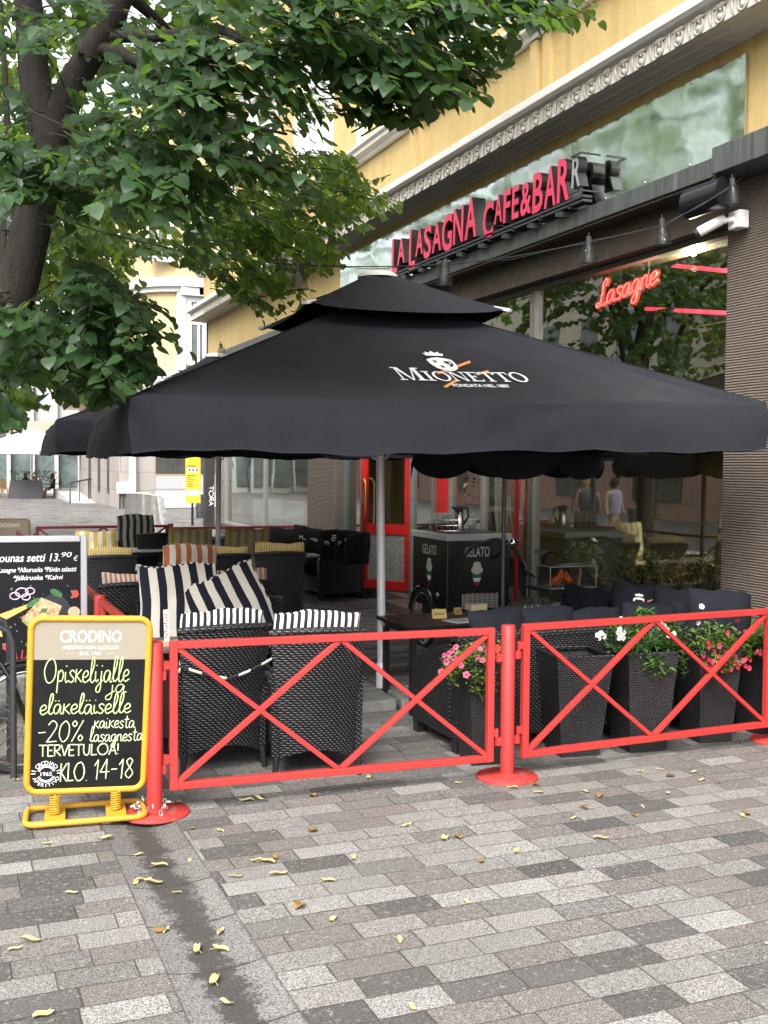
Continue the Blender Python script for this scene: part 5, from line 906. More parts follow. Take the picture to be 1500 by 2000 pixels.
def ywheel(x,y,r):
    m=MB(); m.tube([(x,y+r*math.cos(a),r+r*math.sin(a)*1.0) for a in np.linspace(0,2*PI,36)[:-1]],.022,8,closed=True); o=m.build('wheel',RUB,t); m=MB(); m.tube([(x,y+(r-.03)*math.cos(a),r+(r-.03)*math.sin(a)) for a in np.linspace(0,2*PI,36)[:-1]],.012,6,closed=True)
    for k in range(24): a=2*PI*k/24; m.tube([(x-.02*(-1)**k,y,r),(x,y+(r-.03)*math.cos(a),r+(r-.03)*math.sin(a))],.002,4)
    m.tube([(x-.03,y,r),(x+.08,y,r)],.02,8); m.build('rim',STEEL,o); m=MB(); m.tube([(x,y+(r+.045)*math.cos(a),r+(r+.045)*math.sin(a)) for a in np.linspace(R(10),R(175),18)],.028,8,flat=.5,nrm=(0,1,0)); m.build('mudguard',mat('glossy black mudguard',(.012,.012,.012),.15,coat=1),o)
ywheel(-.07,.45,.31); ywheel(CW+.07,.45,.31)
m=MB(); m.lathe([(.035,0),(.03,.012),(0,.015)],(-.06,.10,.60),14,Matrix(((0,0,-1),(-1,0,0),(0,1,0)))); m.build('side_reflector',STEEL,t)
m=MB(); m.tube([(.05,-.03,.62),(.08,-.10,.95),(.20,-.18,1.14),(.42,-.24,1.22),(.72,-.26,1.20)],.018,8); m.tube([(.55,-.02,1.0),(.62,-.3,1.18),(.66,-.52,.95),(.64,-.60,.45),(.62,-.85,.32)],.02,8); m.tube([(.66,-.52,.9),(.64,-.85,.85),(.64,-.95,1.12)],.018,8); m.build('tricycle_frame',BLK,t); MB().grid(lambda u,v:(.64+(2*v-1)*(.10-.06*u),-1.06+.28*u,1.15-.03*(2*v-1)**2),8,6).build('saddle',BLKM,t)
m=MB(); m.lathe([(.05,0),(.05,.05),(.042,.08),(0,.085)],(.60,-.30,1.17),14,Matrix.Rotation(R(70),3,'X')); m.build('headlamp',STEEL,t)
LZ=zt+.0805
def on_cart(px,py): p=G(px,py,LZ); return (p.x,p.y,LZ)
t=thing('bottle_caddy','wire caddy of small white capped bottles on the cart lid','caddy',on_cart(866,1037)); m=MB()
for z in (.0,.06,.12): m.tube([(-.15,-.07,z+.004),(.15,-.07,z+.004),(.15,.07,z+.004),(-.15,.07,z+.004)],.003,5,closed=True)
for sx in (-.15,-.05,.05,.15):
    for sy in (-.07,.07): m.tube([(sx,sy,0),(sx,sy,.12)],.003,5)
m.build('rack',STEEL,t); first=None
for i in range(4):
    for j in range(2):
        x,y=-.105+.07*i,-.035+.07*j; b=MB(); b.lathe([(.026,.004),(.027,.05),(.024,.085)],(x,y,0),12); bo=b.build('bottle',mat('amber sauce',(.16,.05,.02),.25) if (i+j)%2 else mat('dark red sauce',(.14,.02,.015),.25),t); b=MB(); b.lathe([(.024,.0852),(.022,.15),(.016,.165),(.016,.2),(0,.201)],(x,y,0),12); b.build('cap',mat('white bottle cap',(.62,.62,.60),.4),bo)
t=thing('carafe','steel vacuum carafe with black lid on the cart lid','carafe',on_cart(896,1035)); MB().lathe([(.055,0),(.06,.05),(.05,.17),(.045,.2)],n=20).build('body',STEEL,t); m=MB(); m.lathe([(.047,.201),(.05,.24),(.03,.27),(0,.275)],n=20); m.tube([(.045,0,.25),(.11,0,.24),(.12,0,.15),(.06,0,.06)],.011,8); m.tube([(-.045,0,.235),(-.085,0,.26)],.013,8); m.build('lid',BLKM,t)
t=thing('bowl_stack','stack of small grey bowls on the right of the cart lid','bowls',on_cart(922,1032))
for k in range(3): MB().lathe([(.03,.0),(.055,.045),(.058,.06),(.052,.058),(.03,.012),(0,.01)],(0,0,.022*k),18).build('bowl',mat('grey stoneware',(.38,.39,.40),.4),t)
# round scalloped parasol by the window
pc_=D(984,1000,10.2); t=thing('round_parasol','smaller black parasol with a scalloped valance over the gelato cart','parasol',(pc_.x,pc_.y,0)); n=8; RR=.92; m=MB(); V=[];N=64
def rp_(a): k=math.cos(PI/n)/math.cos(((a)%(2*PI/n))-PI/n); return RR*k
rows=[]
for f in (.04,.25,.5,.75,.92,1.0): rows.append([(f*rp_(a)*math.cos(a),f*rp_(a)*math.sin(a),2.12+.38*(1-f)) for a in np.linspace(0,2*PI,N+1)])
for q in (.15,.5,1.0): rows.append([((rp_(a)+.03*q)*math.cos(a),(rp_(a)+.03*q)*math.sin(a),2.12-q*(.11+.13*abs(math.sin(a*n/2))**.6)) for a in np.linspace(0,2*PI,N+1)])
V=[p for r_ in rows for p in r_]; m.add(V,[(j*(N+1)+i,(j+1)*(N+1)+i,(j+1)*(N+1)+i+1,j*(N+1)+i+1) for j in range(len(rows)-1) for i in range(N)],None,True); m.build('canopy',CANOPY,t)
MB().tube([(0,0,.03),(0,0,2.48)],.02,12).build('pole',mat('dark grey pole',(.10,.10,.105),.4,.4),t); MB().tube([(0,0,1.93),(0,0,2.02)],.026,12).build('pole_joint',STEEL,t); MB().lathe([(.25,0),(.25,.05),(.05,.08),(.03,.2)],n=24).build('base',BLK,t)
m=MB()
for k in range(8): a=k*PI/4; m.tube([(0,0,2.45),(.88*math.cos(a),.88*math.sin(a),2.115)],.007,5)
m.build('rib',BLK,t)
# low trolley with tumblers, clear box
p=D(1105,1145,10.2); TZ=p.z; TP=p; t=thing('service_trolley','black service trolley carrying the clear box, before the large window','trolley',(p.x,p.y,0)); m=MB(); MB().bb((-.30,-.22,TZ-.032),(.30,.22,TZ-.002)).build('shelf',BLK,t); MB().bb((-.30,-.22,.25),(.30,.22,.27)).build('lower_shelf',BLK,t)
for sx in (-1,1):
    for sy in (-1,1): MB().tube([(sx*.28,sy*.20,0),(sx*.28,sy*.20,TZ-.032)],.016,8).build('leg',BLK,t)
t=thing('clear_box','clear lidded box holding orange cloth and bread sticks','box',(TP.x,TP.y,TZ)); w_,d_,h_=.50,.26,.20; m=MB()
for a,b in (((-w_/2,-d_/2,0),(w_/2,-d_/2+.005,h_)),((-w_/2,d_/2-.005,0),(w_/2,d_/2,h_)),((-w_/2,-d_/2+.006,0),(-w_/2+.005,d_/2-.006,h_)),((w_/2-.005,-d_/2+.006,0),(w_/2,d_/2-.006,h_)),((-w_/2,-d_/2,h_+.001),(w_/2,d_/2,h_+.006))): m.bb(a,b)
m.build('clear_case',CLEARP,t); m=MB(); 
for z in (.0,h_): m.tube([(-w_/2,-d_/2-.002,z),(w_/2,-d_/2-.002,z),(w_/2,d_/2,z),(-w_/2,d_/2,z)],.004,5,closed=True)
for x in (-w_/2,w_/2):
    for y in (-d_/2,d_/2): m.tube([(x,y,0),(x,y,h_)],.004,5)
m.build('edge_frame',mat('grey plastic edge',(.30,.30,.31),.4),t)
m=MB(); m.grid(lambda u,v:(-.14+.2*u,-.09+.16*v,.02+.13*math.sin(PI*u)*(.6+.4*math.sin(9*v+5*u))+.02*math.sin(17*u)),16,12); m.build('orange_cloth',mat('orange cloth',(.75,.16,.03),.7),t); m=MB()
for k in range(7): m.tube([(.09+.008*k,-.08+.02*k,.02),(.12+.012*k,-.07+.02*k,.165)],.011,6)
m.build('bread_stick',mat('bread',(.48,.30,.15),.7),t)
g0=None
for i in range(12):
    px=1012+13*(i%5)+6*(i//5); p=D(px,1180+2*(i//5),9.55+.12*(i//5)); lz=.70
    if g0 is None:
        gl=MB(); gl.lathe([(.026,0),(.028,.006),(.031,.115),(.029,.115),(.025,.010),(0,.010)],n=14); g0=gl.build('tumbler',CLEAR); o=g0
    else: o=g0.copy(); COL.objects.link(o)
    o.location=(p.x,p.y,lz); tag(o,'small clear glass tumbler in the cluster beside the black trolley','glass','clear tumblers set out in rows')
t=table(4.87,8.40,.46,.34,'low black side table under the clear tumblers',.695,top=BLK)
# ------------------------------------------------------------------ string lights between the pillar and the tree
wp=[FX(1462,338,5.72),D(1430,362,8.02),D(1372,400,8),D(1293,440,8),D(1150,474,8),D(1000,502,8),D(868,518,8),D(730,521,8),D(583,519,8),D(400,500,8.05),D(200,455,8.1),D(20,392,8.15)]
cb=MB(); cb.tube(wp,.0045,5); cb.tube([p+Vector((0,0,.012-.03*(i%2))) for i,p in enumerate(wp)],.003,5); tag(cb.build('light_cable',BLK),'thin black light cable strung from the ribbed pillar to the tree trunk','cable')
MESH=mat('black mesh lamp shade',(.022,.022,.024),.55); lamp0=None
def meshy():
    m=bpy.data.materials.new('perforated black shade'); m.use_nodes=True; n=m.node_tree; b=n.nodes['Principled BSDF']; b.inputs['Base Color'].default_value=(.012,.012,.014,1); b.inputs['Roughness'].default_value=.5; b.inputs['Alpha'].default_value=.34; return m
MSH=meshy()
for px,py,z,lb in ((1432,378,8.02,'mesh shaded string lamp nearest the pillar, in front of the loudspeaker'),(1294,457,8,'mesh shaded string lamp hanging before the large window, above the neon word'),(1150,492,8,'mesh shaded string lamp at the left edge of the large window'),(868,537,8,'mesh shaded string lamp just above the right of the big parasol top'),(584,545,8,'mesh shaded string lamp hanging among the drooping leaves'),(20,430,8.1,'mesh shaded string lamp beside the tree trunk')):
    p=D(px,py,z)
    if lamp0 is None:
        o=lamp0=thing('string_lamp',lb,'lamp',p); m=MB(); m.lathe([(.035,.065),(.040,.06),(.068,-.075),(.072,-.08)],n=20); m.lathe([(.07,-.082),(.072,-.078),(.068,-.076)],n=20); m.build('lamp_shade',MSH,o)
        m=MB(); m.lathe([(.0,.115),(.02,.113),(.02,.06),(.028,.058)],n=14); m.tube([(0,0,.11),(0,0,.14)],.006,6); m.build('socket',BLKM,o); MB().lathe([(.012,.055),(.026,.01),(.030,-.015),(.022,-.04),(0,-.05)],n=14).build('bulb',CLEAR,o)
    else: o=copy_tree(lamp0); o.location=p; o['label']=lb
    o['group']='mesh shaded string lamps'; o.rotation_euler=(R(4),R(-5),px)
p=FX(433,690,5.3); o=copy_tree(lamp0); p=D(433,690,13); o.location=p; tag(o,'tiny string lamp standing out above the second parasol','lamp','mesh shaded string lamps')
# ------------------------------------------------------------------ things behind the glass
n0,n1=FX(1168,590,6.32),FX(1285,575,6.32); NW=n0.y-n1.y
t=thing('neon_sign','glowing red neon script reading Lasagne hung in the large window','neon sign',(6.32,(n0.y+n1.y)/2,n0.z-.06)); GLOW=mat('lit neon tube',(.9,.2,.2),.4,emit=(1,.10,.09),estr=1.5); 
m=MB(); hand_into(m,'Lasagne',(-.02,NW/2,0),(0,-1,.10),(0,0,1),.235,width=NW,r=.0085,table=NEON,n=7,flat=1,slant=.18); m.build('neon_tube',GLOW,t)
m=MB(); hand_into(m,'Lasagne',(.0,NW/2,0),(0,-1,.10),(0,0,1),.235,width=NW,r=.024,table=NEON,n=7,flat=.3,slant=.18); m.build('backing',mat('red acrylic backing',(.38,.02,.02),.4,emit=(.8,.04,.03),estr=.35),t)  # backing has its own faint glow, painting the tube's light onto it
m=MB(); m.tube([(0,NW/2-.2,.25),(0,NW/2-.2,.62)],.003,4); m.tube([(0,-NW/2+.15,.22),(0,-NW/2+.15,.68)],.003,4); m.build('hanging_wire',STEEL,t)
p=FX(1355,494,6.5); t=thing('pendant_lamp','lit round pendant lamp inside the large window','lamp',p); MB().lathe([(0,.03),(.018,.024),(.027,0),(.018,-.024),(0,-.03)],n=16).build('bulb',mat('lit bulb',(1,.85,.6),.4,emit=(1,.78,.45),estr=14),t); MB().tube([(0,0,.05),(0,0,4.05-p.z)],.006,6).build('cord',BLK,t)
ll=bpy.data.lights.new('pendant_light','POINT'); ll.energy=32; ll.color=(1,.80,.52); ll.shadow_soft_size=.025; lo_=bpy.data.objects.new('pendant_light',ll); COL.objects.link(lo_); lo_.location=p+Vector((0,0,-.15))
for i,(a,b,lb) in enumerate((((1298,517),(1428,530),'upper red light tube inside the large window'),((1262,603),(1428,612),'lower red light tube inside the large window'))):
    p,q=FX(*a,7.6),FX(*b,7.0); tag(MB().tube([p,q],.022,8).build('light_tube',mat('lit red tube',(.5,.03,.08),.4,emit=(.75,.05,.10),estr=.7)),lb,'light',None)
p,q=FX(1163,640,7.6),FX(1330,720,7.2); tag(MB().bb((7.35,q.y+.0,1.9),(7.40,p.y,p.z)).build('menu_board',mat('black board',(.008,.008,.008),.5)),'large black board hanging inside behind the neon word','board')
OLIVE=leafm('pale olive leaves',(.10,.10,.035),(.42,.39,.18),(.3,.3,.1),.2)
for px,top,lb,w_ in ((1135,1062,'pale olive leafy bush inside the large window, left behind the clear box',.50),(1250,1075,'pale olive leafy bush inside the large window, middle',.44),(1355,1085,'pale olive leafy bush inside the large window, right beside the pillar',.48)):
    p=FX(px,top,6.6); t=thing('indoor_bush',lb,'plant',(6.6,p.y,.06),0,'olive bushes behind the glass'); r=random.Random(px); hh=p.z-.06; m=MB(); m.lathe([(.16,0),(.2,.32),(.18,.32),(.16,.28),(0,.28)],n=18); m.build('pot',mat('dark plant pot',(.05,.045,.04),.6),t)
    leaf_cloud_pts=[]
    for _ in range(1500):
        a=r.uniform(0,2*PI); z=r.uniform(.25,1)**.8; q=(w_*(.75+.25*math.sin(5*a+3*z)))*math.sqrt(max(.02,1-((z-.62)/.45)**2))*r.uniform(.5,1)**.4; leaf_cloud_pts.append((.55*q*math.cos(a),q*math.sin(a),z*hh))
    m=MB(); leaf_cloud(m,leaf_cloud_pts,.055,px,asp=.4); m.build('foliage',OLIVE,t); m=MB()
    for k in range(8): a=k*.8; m.tube([(0,0,.25),(.1*math.cos(a),.15*math.sin(a),hh*.5),(.2*math.cos(a),.3*math.sin(a),hh*.8)],.012,5)
    m.build('stem',BARK,t)
t=thing('coat_stand','black coat stand inside the right end of the large window','coat stand',(6.75,7.42,.06)); m=MB(); m.tube([(0,0,0),(0,0,1.95)],.02,8); m.build('pole',BLK,t)
for z in (1.4,1.6,1.85):
    for k in range(3): a=k*2.1+z*3; MB().tube([(0,0,z-.08),(.10*math.cos(a),.10*math.sin(a),z-.02),(.2*math.cos(a),.2*math.sin(a),z+.06)],.010,6).build('hook',BLK,t)
m=MB()
for k in range(4): a=k*PI/2; m.tube([(0,0,.25),(.25*math.cos(a),.25*math.sin(a),.02)],.014,6)
m.build('foot',BLK,t)
# dried flower and cloth display by the entrance
t=thing('dried_flower_display','tall bunch of dried stems and pink flowers in the window by the entrance','dried flowers',(6.33,12.0,.33)); m=MB(); rr=random.Random(9); m.lathe([(.12,0),(.15,.4),(.12,.55)],n=16); m.build('vase',mat('pale vase',(.4,.37,.33),.6),t); m=MB(); heads=MB(); pk=MB()
for k in range(70):
    a=rr.uniform(0,2*PI); s=rr.uniform(.05,.22); z=rr.uniform(1.0,1.9); e=Vector((s*math.cos(a),s*math.sin(a),z)); m.tube([(0,0,.5),e*.5+Vector((0,0,.2)),e],.006,4); leaf_cloud(pk if k%5==0 else heads,[e+Vector((rr.gauss(0,.05),rr.gauss(0,.05),rr.gauss(0,.08))) for _ in range(9)],.10,k,asp=.35)
m.build('stem',mat('dry stems',(.12,.08,.05),.8),t); heads.build('seed_heads',mat('dried seed heads',(.16,.10,.06),.8,var=.4,vscale=12),t); pk.build('pink_heads',mat('dried pink flowers',(.42,.13,.16),.8),t)
t=thing('hanging_scarves','salmon and cream scarves hung inside the window by the entrance','scarf',(6.24,11.2,1.55))
for i,(dy,c) in enumerate(((-.12,(.50,.20,.14)),(.16,(.50,.42,.30)))): MB().grid(lambda u,v,dy=dy:(.05*math.sin(17*u+4*v),dy+.26*(u-.5)*(1+.5*math.sin(PI*v)),.45-1.0*v+.03*math.sin(9*u)),18,14).build('scarf',mat('scarf %d'%i,c,.8,var=.25,vscale=14),t)
MB().tube([(0,-.35,.46),(0,.4,.46)],.012,8).build('rail',STEEL,t)
t=thing('shelf_unit','tall dark shelf unit with jars inside, behind the far shop window','shelf',(7.6,20.5,.06)); m=MB()
for z in (0,.5,1.0,1.5,2.0,2.4): m.bb((-.2,-1.4,z),(.2,1.4,z+.03))
for y in (-1.4,-.47,.45,1.37): m.bb((-.2,y,.031),(.2,y+.03,2.4))
m.build('frame',mat('brown wood',(.12,.075,.05),.6),t)
t=thing('brass_bowl_lamp','gold bowl shaped pendant hanging in the far shop window','lamp',FX(487,920,6.8)); MB().lathe([(.0,-.20),(.15,-.16),(.22,-.05),(.24,.05),(.22,.06)],n=20).build('bowl',BRASS,t); MB().tube([(0,0,.05),(0,0,4.05-FX(487,920,6.8).z)],.008,6).build('cord',BLK,t)
p=FX(520,990,6.5); t=thing('white_counter','white display counter inside the far shop window','counter',(6.75,p.y,.06)); MB().bb((-.25,-1.1,0),(.25,1.1,1.15)).build('body',WHT,t,bevel=.02)
# ------------------------------------------------------------------ trees
HX=np.array([(0,0,0),(0,.30,-.03),(0,.62,-.03),(0,.90,-.07),(0,1.14,-.17),(.26,-.11,.05),(.53,.10,.08),(.55,.42,.04),(.34,.78,-.04),(-.26,-.11,.05),(-.53,.10,.08),(-.55,.42,.04),(-.34,.78,-.04)])
HQ=[(0,5,6,1),(1,6,7,2),(2,7,8,3),(1,10,9,0),(2,11,10,1),(3,12,11,2)]; HT=[(3,8,4),(4,12,3)]; NV=13
def nrmv(a): return a/np.maximum(np.linalg.norm(a,axis=-1,keepdims=True),1e-9)
def foliage(name,sprays,mtl,parent,size=(.075,.115),nl=11,tw=.5,droop=.45,seed=1,twigs=None,keep=(),neat=1.0):
    """sprays: (origin, direction) of leafy twigs; leaves alternate along each"""
    g=np.random.default_rng(seed); Vs=[]; tv=MB()
    for P,d in sprays:
        d=nrmv(np.array(d)); L=tw*g.uniform(.6,1.25); k=max(4,int(nl*g.uniform(.7,1.2))); lat=nrmv(np.cross(d,[0,0,1])+1e-6); tt=np.linspace(.08,1,k); 
        pos=np.array(P)+d*L*tt[:,None]+np.array([0,0,-1.])*(droop*L*tt[:,None]**2*.7)+g.normal(0,.012,(k,3)); side=np.where(np.arange(k)%2==0,1,-1)[:,None]
        dd=nrmv(d*.55+lat*side*g.uniform(.5,1.1,(k,1))+np.array([0,0,-1.])*g.uniform(.25,.95,(k,1))+g.normal(0,.18*neat,(k,3))); up=nrmv(np.array([0,0,1.])+d*g.uniform(.1,.7,(k,1))+g.normal(0,.33*neat,(k,3))); x=nrmv(np.cross(dd,up)); n=np.cross(x,dd); s=g.uniform(*size,(k,1,1)); cu=g.uniform(-.6,2.6,(k,1,1))
        pos=pos+dd*.025; Vs.append((pos[:,None,:]+s*(HX[None,:,0:1]*x[:,None,:]+HX[None,:,1:2]*dd[:,None,:]+HX[None,:,2:3]*cu*n[:,None,:])).reshape(-1,3))
        te=np.array(P)+d*L+np.array([0,0,-droop*L*.7]); tp=(te-np.array([0,0,H]))@np.array(RM); tx=np.array([750+FPX*tp[0]/-tp[2]]); ty=np.array([1000-FPX*tp[1]/-tp[2]])
        if twigs is not None and not any(inpoly(poly,tx,ty)[0] and -tp[2]<zm for poly,zm in keep): tv.tube([P,np.array(P)+d*L*.5+np.array([0,0,-droop*L*.17]),np.array(P)+d*L+np.array([0,0,-droop*L*.7])],[.0055,.004,.002],4,cap=False)
    V=np.concatenate(Vs)
    if keep:
        c=V.reshape(-1,NV,3)[:,2]; q=(c-np.array([0,0,H]))@np.array(RM); px=750+FPX*q[:,0]/-q[:,2]; py=1000-FPX*q[:,1]/-q[:,2]; bad=np.zeros(len(c),bool)
        for poly,zmax in keep: bad|=inpoly(poly,px,py)&(-q[:,2]<zmax)
        V=V.reshape(-1,NV,3)[~bad].reshape(-1,3)
    N=len(V)//NV; me=bpy.data.meshes.new(name); bs=NV*np.arange(N)[:,None]; fa=np.concatenate([np.tile(np.array(HQ).reshape(1,-1),(N,1))+bs,np.tile(np.array(HT).reshape(1,-1),(N,1))+bs],1).reshape(-1)
    tot=np.tile(np.array([4]*6+[3]*2),N); st=np.concatenate([[0],np.cumsum(tot)[:-1]])
    me.vertices.add(len(V)); me.vertices.foreach_set('co',V.astype(np.float32).ravel()); me.loops.add(len(fa)); me.loops.foreach_set('vertex_index',fa.astype(np.int32)); me.polygons.add(8*N); me.polygons.foreach_set('loop_start',st.astype(np.int32)); me.polygons.foreach_set('loop_total',tot.astype(np.int32))
    ul=me.uv_layers.new(name='UVMap'); uv=np.abs(HX[np.array(HQ).reshape(-1).tolist()+np.array(HT).reshape(-1).tolist()][:,:2]); ul.data.foreach_set('uv',np.tile(uv,(N,1)).astype(np.float32).ravel()); me.update(calc_edges=True); me.validate(); me.materials.append(mtl); me.polygons.foreach_set('use_smooth',[True]*(8*N))
    o=bpy.data.objects.new(name,me); COL.objects.link(o); o.parent=parent
    if twigs is not None and tv.v: tag(tv.build('twigs',BARK,parent),kind='stuff')
    return N
def inpoly(P,x,y):
    r=np.zeros(len(x),bool); n=len(P); j=n-1
    for i in range(n):
        (a,b),(c,d)=P[i],P[j]; k=((b>y)!=(d>y))&(x<(c-a)*(y-b)/((d-b) or 1e-9)+a); r^=k; j=i
    return r
def spray_region(poly,z0,z1,n,centre,g,holes=(),out=1.0):
    xs=[p[0] for p in poly]; ys=[p[1] for p in poly]; R_=[]
    while len(R_)<n:
        x=g.uniform(min(xs),max(xs),400); y=g.uniform(min(ys),max(ys),400); ok=inpoly(poly,x,y)
        for h in holes: ok&=~inpoly(h,x,y)
        for a,b in zip(x[ok],y[ok]):
            p=D(a,b,g.uniform(z0,z1)); d=np.array(p)-np.array(centre); d[2]*=.15; d=nrmv(d)*out+g.normal(0,.5,3)*np.array([1,1,.35]); R_.append((np.array(p)-nrmv(d)*.25,d)); 
            if len(R_)>=n: break
    return R_
g=np.random.default_rng(11)
T1=thing('linden_tree','large linden tree at the left, dark leaning trunk and low leafy branches over the parasols','tree',(0,0,0),0,'street linden trees'); 
base=D(-85,1000,8.0); zt_=lambda a,b,z: D(a,b,z)
tr=MB(); tr.tube([(base.x-.05,base.y,-.03),(base.x-.02,base.y,.35),D(-66,900,8.05),D(-32,760,8.1),D(4,640,8.1),D(35,560,8.1),D(72,400,8.1),D(98,285,8.1),D(105,225,8.1)],[.34,.22,.17,.155,.150,.148,.140,.142,.15],16); tr.build('trunk',BARK,T1)
def limb(pts,rs): 
    P=[D(*p) for p in pts]; MB().tube(smooth3(P),np.interp(np.linspace(0,1,(len(P)-1)*4+1),np.linspace(0,1,len(rs)),rs).tolist(),10).build('branch',BARK,T1)
def smooth3(P):
    Q=[]; m=len(P)
    for i in range(m-1):
        p0,p1,p2,p3=[P[min(max(j,0),m-1)] for j in (i-1,i,i+1,i+2)]
        for k in range(4): t=k/4; Q.append(.5*((2*p1)+(p2-p0)*t+(2*p0-5*p1+4*p2-p3)*t*t+(3*p1-p0-3*p2+p3)*t**3))
    return Q+[P[-1]]
limb([(100,285,8.1),(72,180,8.05),(62,90,8.0),(50,-60,7.9),(20,-400,7.8)],[.13,.12,.11,.10,.06]); limb([(103,280,8.1),(140,170,8.0),(190,85,7.9),(235,-10,7.8),(270,-150,7.7),(330,-420,7.5)],[.13,.11,.10,.10,.09,.05])
limb([(185,92,7.9),(245,110,7.8),(300,140,7.7),(355,172,7.5),(430,228,7.2),(560,262,6.8)],[.06,.05,.045,.035,.02,.008]); limb([(200,70,7.9),(330,70,7.6),(420,55,7.2),(520,95,6.9),(640,60,6.5),(900,30,5.9)],[.05,.04,.035,.03,.02,.006]); limb([(110,230,8.1),(200,240,7.6),(320,285,7.0),(470,300,6.6)],[.035,.025,.018,.008]); limb([(240,-20,7.8),(380,120,8.6),(480,330,9.2),(520,560,9.4)],[.05,.03,.018,.006]); limb([(300,140,7.7),(420,330,8.8),(600,420,9.0)],[.03,.018,.006]); limb([(20,640,8.1),(70,690,7.4),(200,740,7.0)],[.03,.02,.008]); limb([(12,620,8.1),(5,400,9),(15,260,9.4),(0,0,9.8)],[.04,.03,.03,.02])
CLEAR_=[([(22,395),(122,395),(100,600),(-10,600)],8.0),([(42,105),(140,110),(130,290),(60,285)],8.0),([(120,170),(195,60),(225,-20),(268,-20),(225,80),(165,200)],7.7),([(262,515),(330,515),(420,545),(420,705),(362,695),(345,640),(350,600),(300,575)],99),([(1020,100),(950,205),(850,235),(800,255),(740,240),(700,250),(655,255),(690,285),(770,320),(795,410),(700,460),(690,510),(640,550),(560,640),(540,700),(1500,640),(1500,60),(1195,55),(1010,62)],99),([(50,800),(190,800),(360,720),(420,760),(420,1000),(50,1000)],99),([(-60,840),(60,840),(60,1000),(-60,1000)],99)]
main=[(-80,-160),(1000,-160),(960,10),(870,40),(760,120),(720,200),(640,250),(700,300),(730,380),(660,420),(640,490),(560,520),(540,600),(440,560),(390,500),(250,480),(250,560),(120,700),(-80,720)]
cen=tuple(D(100,250,8.1)); S=[]
SB=spray_region(main,7.6,11.5,350,cen,g)
S+=spray_region([(-60,-60),(560,-60),(700,60),(640,180),(520,240),(520,360),(300,400),(60,380),(-60,420)],5.6,7.4,118,cen,g)          # near dark layer, large leaves
S+=spray_region([(90,215),(470,195),(560,260),(560,330),(420,370),(230,350),(90,320)],5.5,6.6,60,cen,g); S+=spray_region([(0,250),(120,290),(200,330),(150,400),(0,380)],5.8,6.8,28,cen,g)
S+=spray_region([(330,60),(600,50),(600,150),(460,200),(320,160)],5.4,6.4,45,cen,g)
S+=spray_region([(560,-60),(1090,-60),(1090,18),(1000,35),(900,60),(690,90),(560,90)],5.2,6.3,105,cen,g)                      # long branch to the right
S+=spray_region([(680,80),(850,80),(880,150),(800,190),(720,200),(660,150)],5.3,6.3,50,cen,g); S+=spray_region([(860,60),(940,80),(930,130),(860,160)],5.4,6.0,10,cen,g); S+=spray_region([(740,190),(790,200),(760,235),(720,220)],5.6,6.2,7,cen,g)
S+=spray_region([(600,290),(720,300),(745,395),(660,420),(640,490),(560,500),(480,480),(480,330)],7.6,10.0,1,cen,g); SB+=spray_region([(600,290),(720,300),(745,395),(660,420),(640,490),(560,500),(480,480),(480,330)],7.6,10.0,95,cen,g)              # right, smaller backlit leaves
SB+=spray_region([(380,420),(560,440),(580,560),(520,600),(440,560),(380,500)],8.5,10.5,42,cen,g); 
S+=spray_region([(150,500),(230,520),(320,590),(300,625),(200,600),(120,560)],6.2,7.2,34,cen,g); S+=spray_region([(-60,540),(140,560),(230,610),(320,690),(300,720),(150,700),(-60,690)],5.9,7.2,66,cen,g); S+=spray_region([(150,690),(270,690),(255,745),(190,750)],6.4,7.2,24,cen,g); S+=spray_region([(-40,760),(30,770),(40,800),(0,810)],5.6,6.0,5,cen,g)
nA=foliage('crown',S,LEAF,T1,size=(.050,.094),nl=14,tw=.50,seed=4,twigs=True,keep=CLEAR_,droop=.55,neat=.5); foliage('crown',SB,LEAFB,T1,size=(.042,.078),nl=15,tw=.46,seed=6,twigs=True,keep=CLEAR_,droop=.5,neat=.75)
up_=[]
for _ in range(330):
    v=g.normal(0,1,3); v=v/np.linalg.norm(v)*g.uniform(.55,1)**.5; p=np.array([.75,8.0,7.9])+v*np.array([3.2,3.2,2.7])
    if p[2]<5.9: continue
    up_.append((p,v+g.normal(0,.4,3)))
foliage('crown',up_,LEAF,T1,size=(.11,.17),nl=10,tw=.7,seed=5)
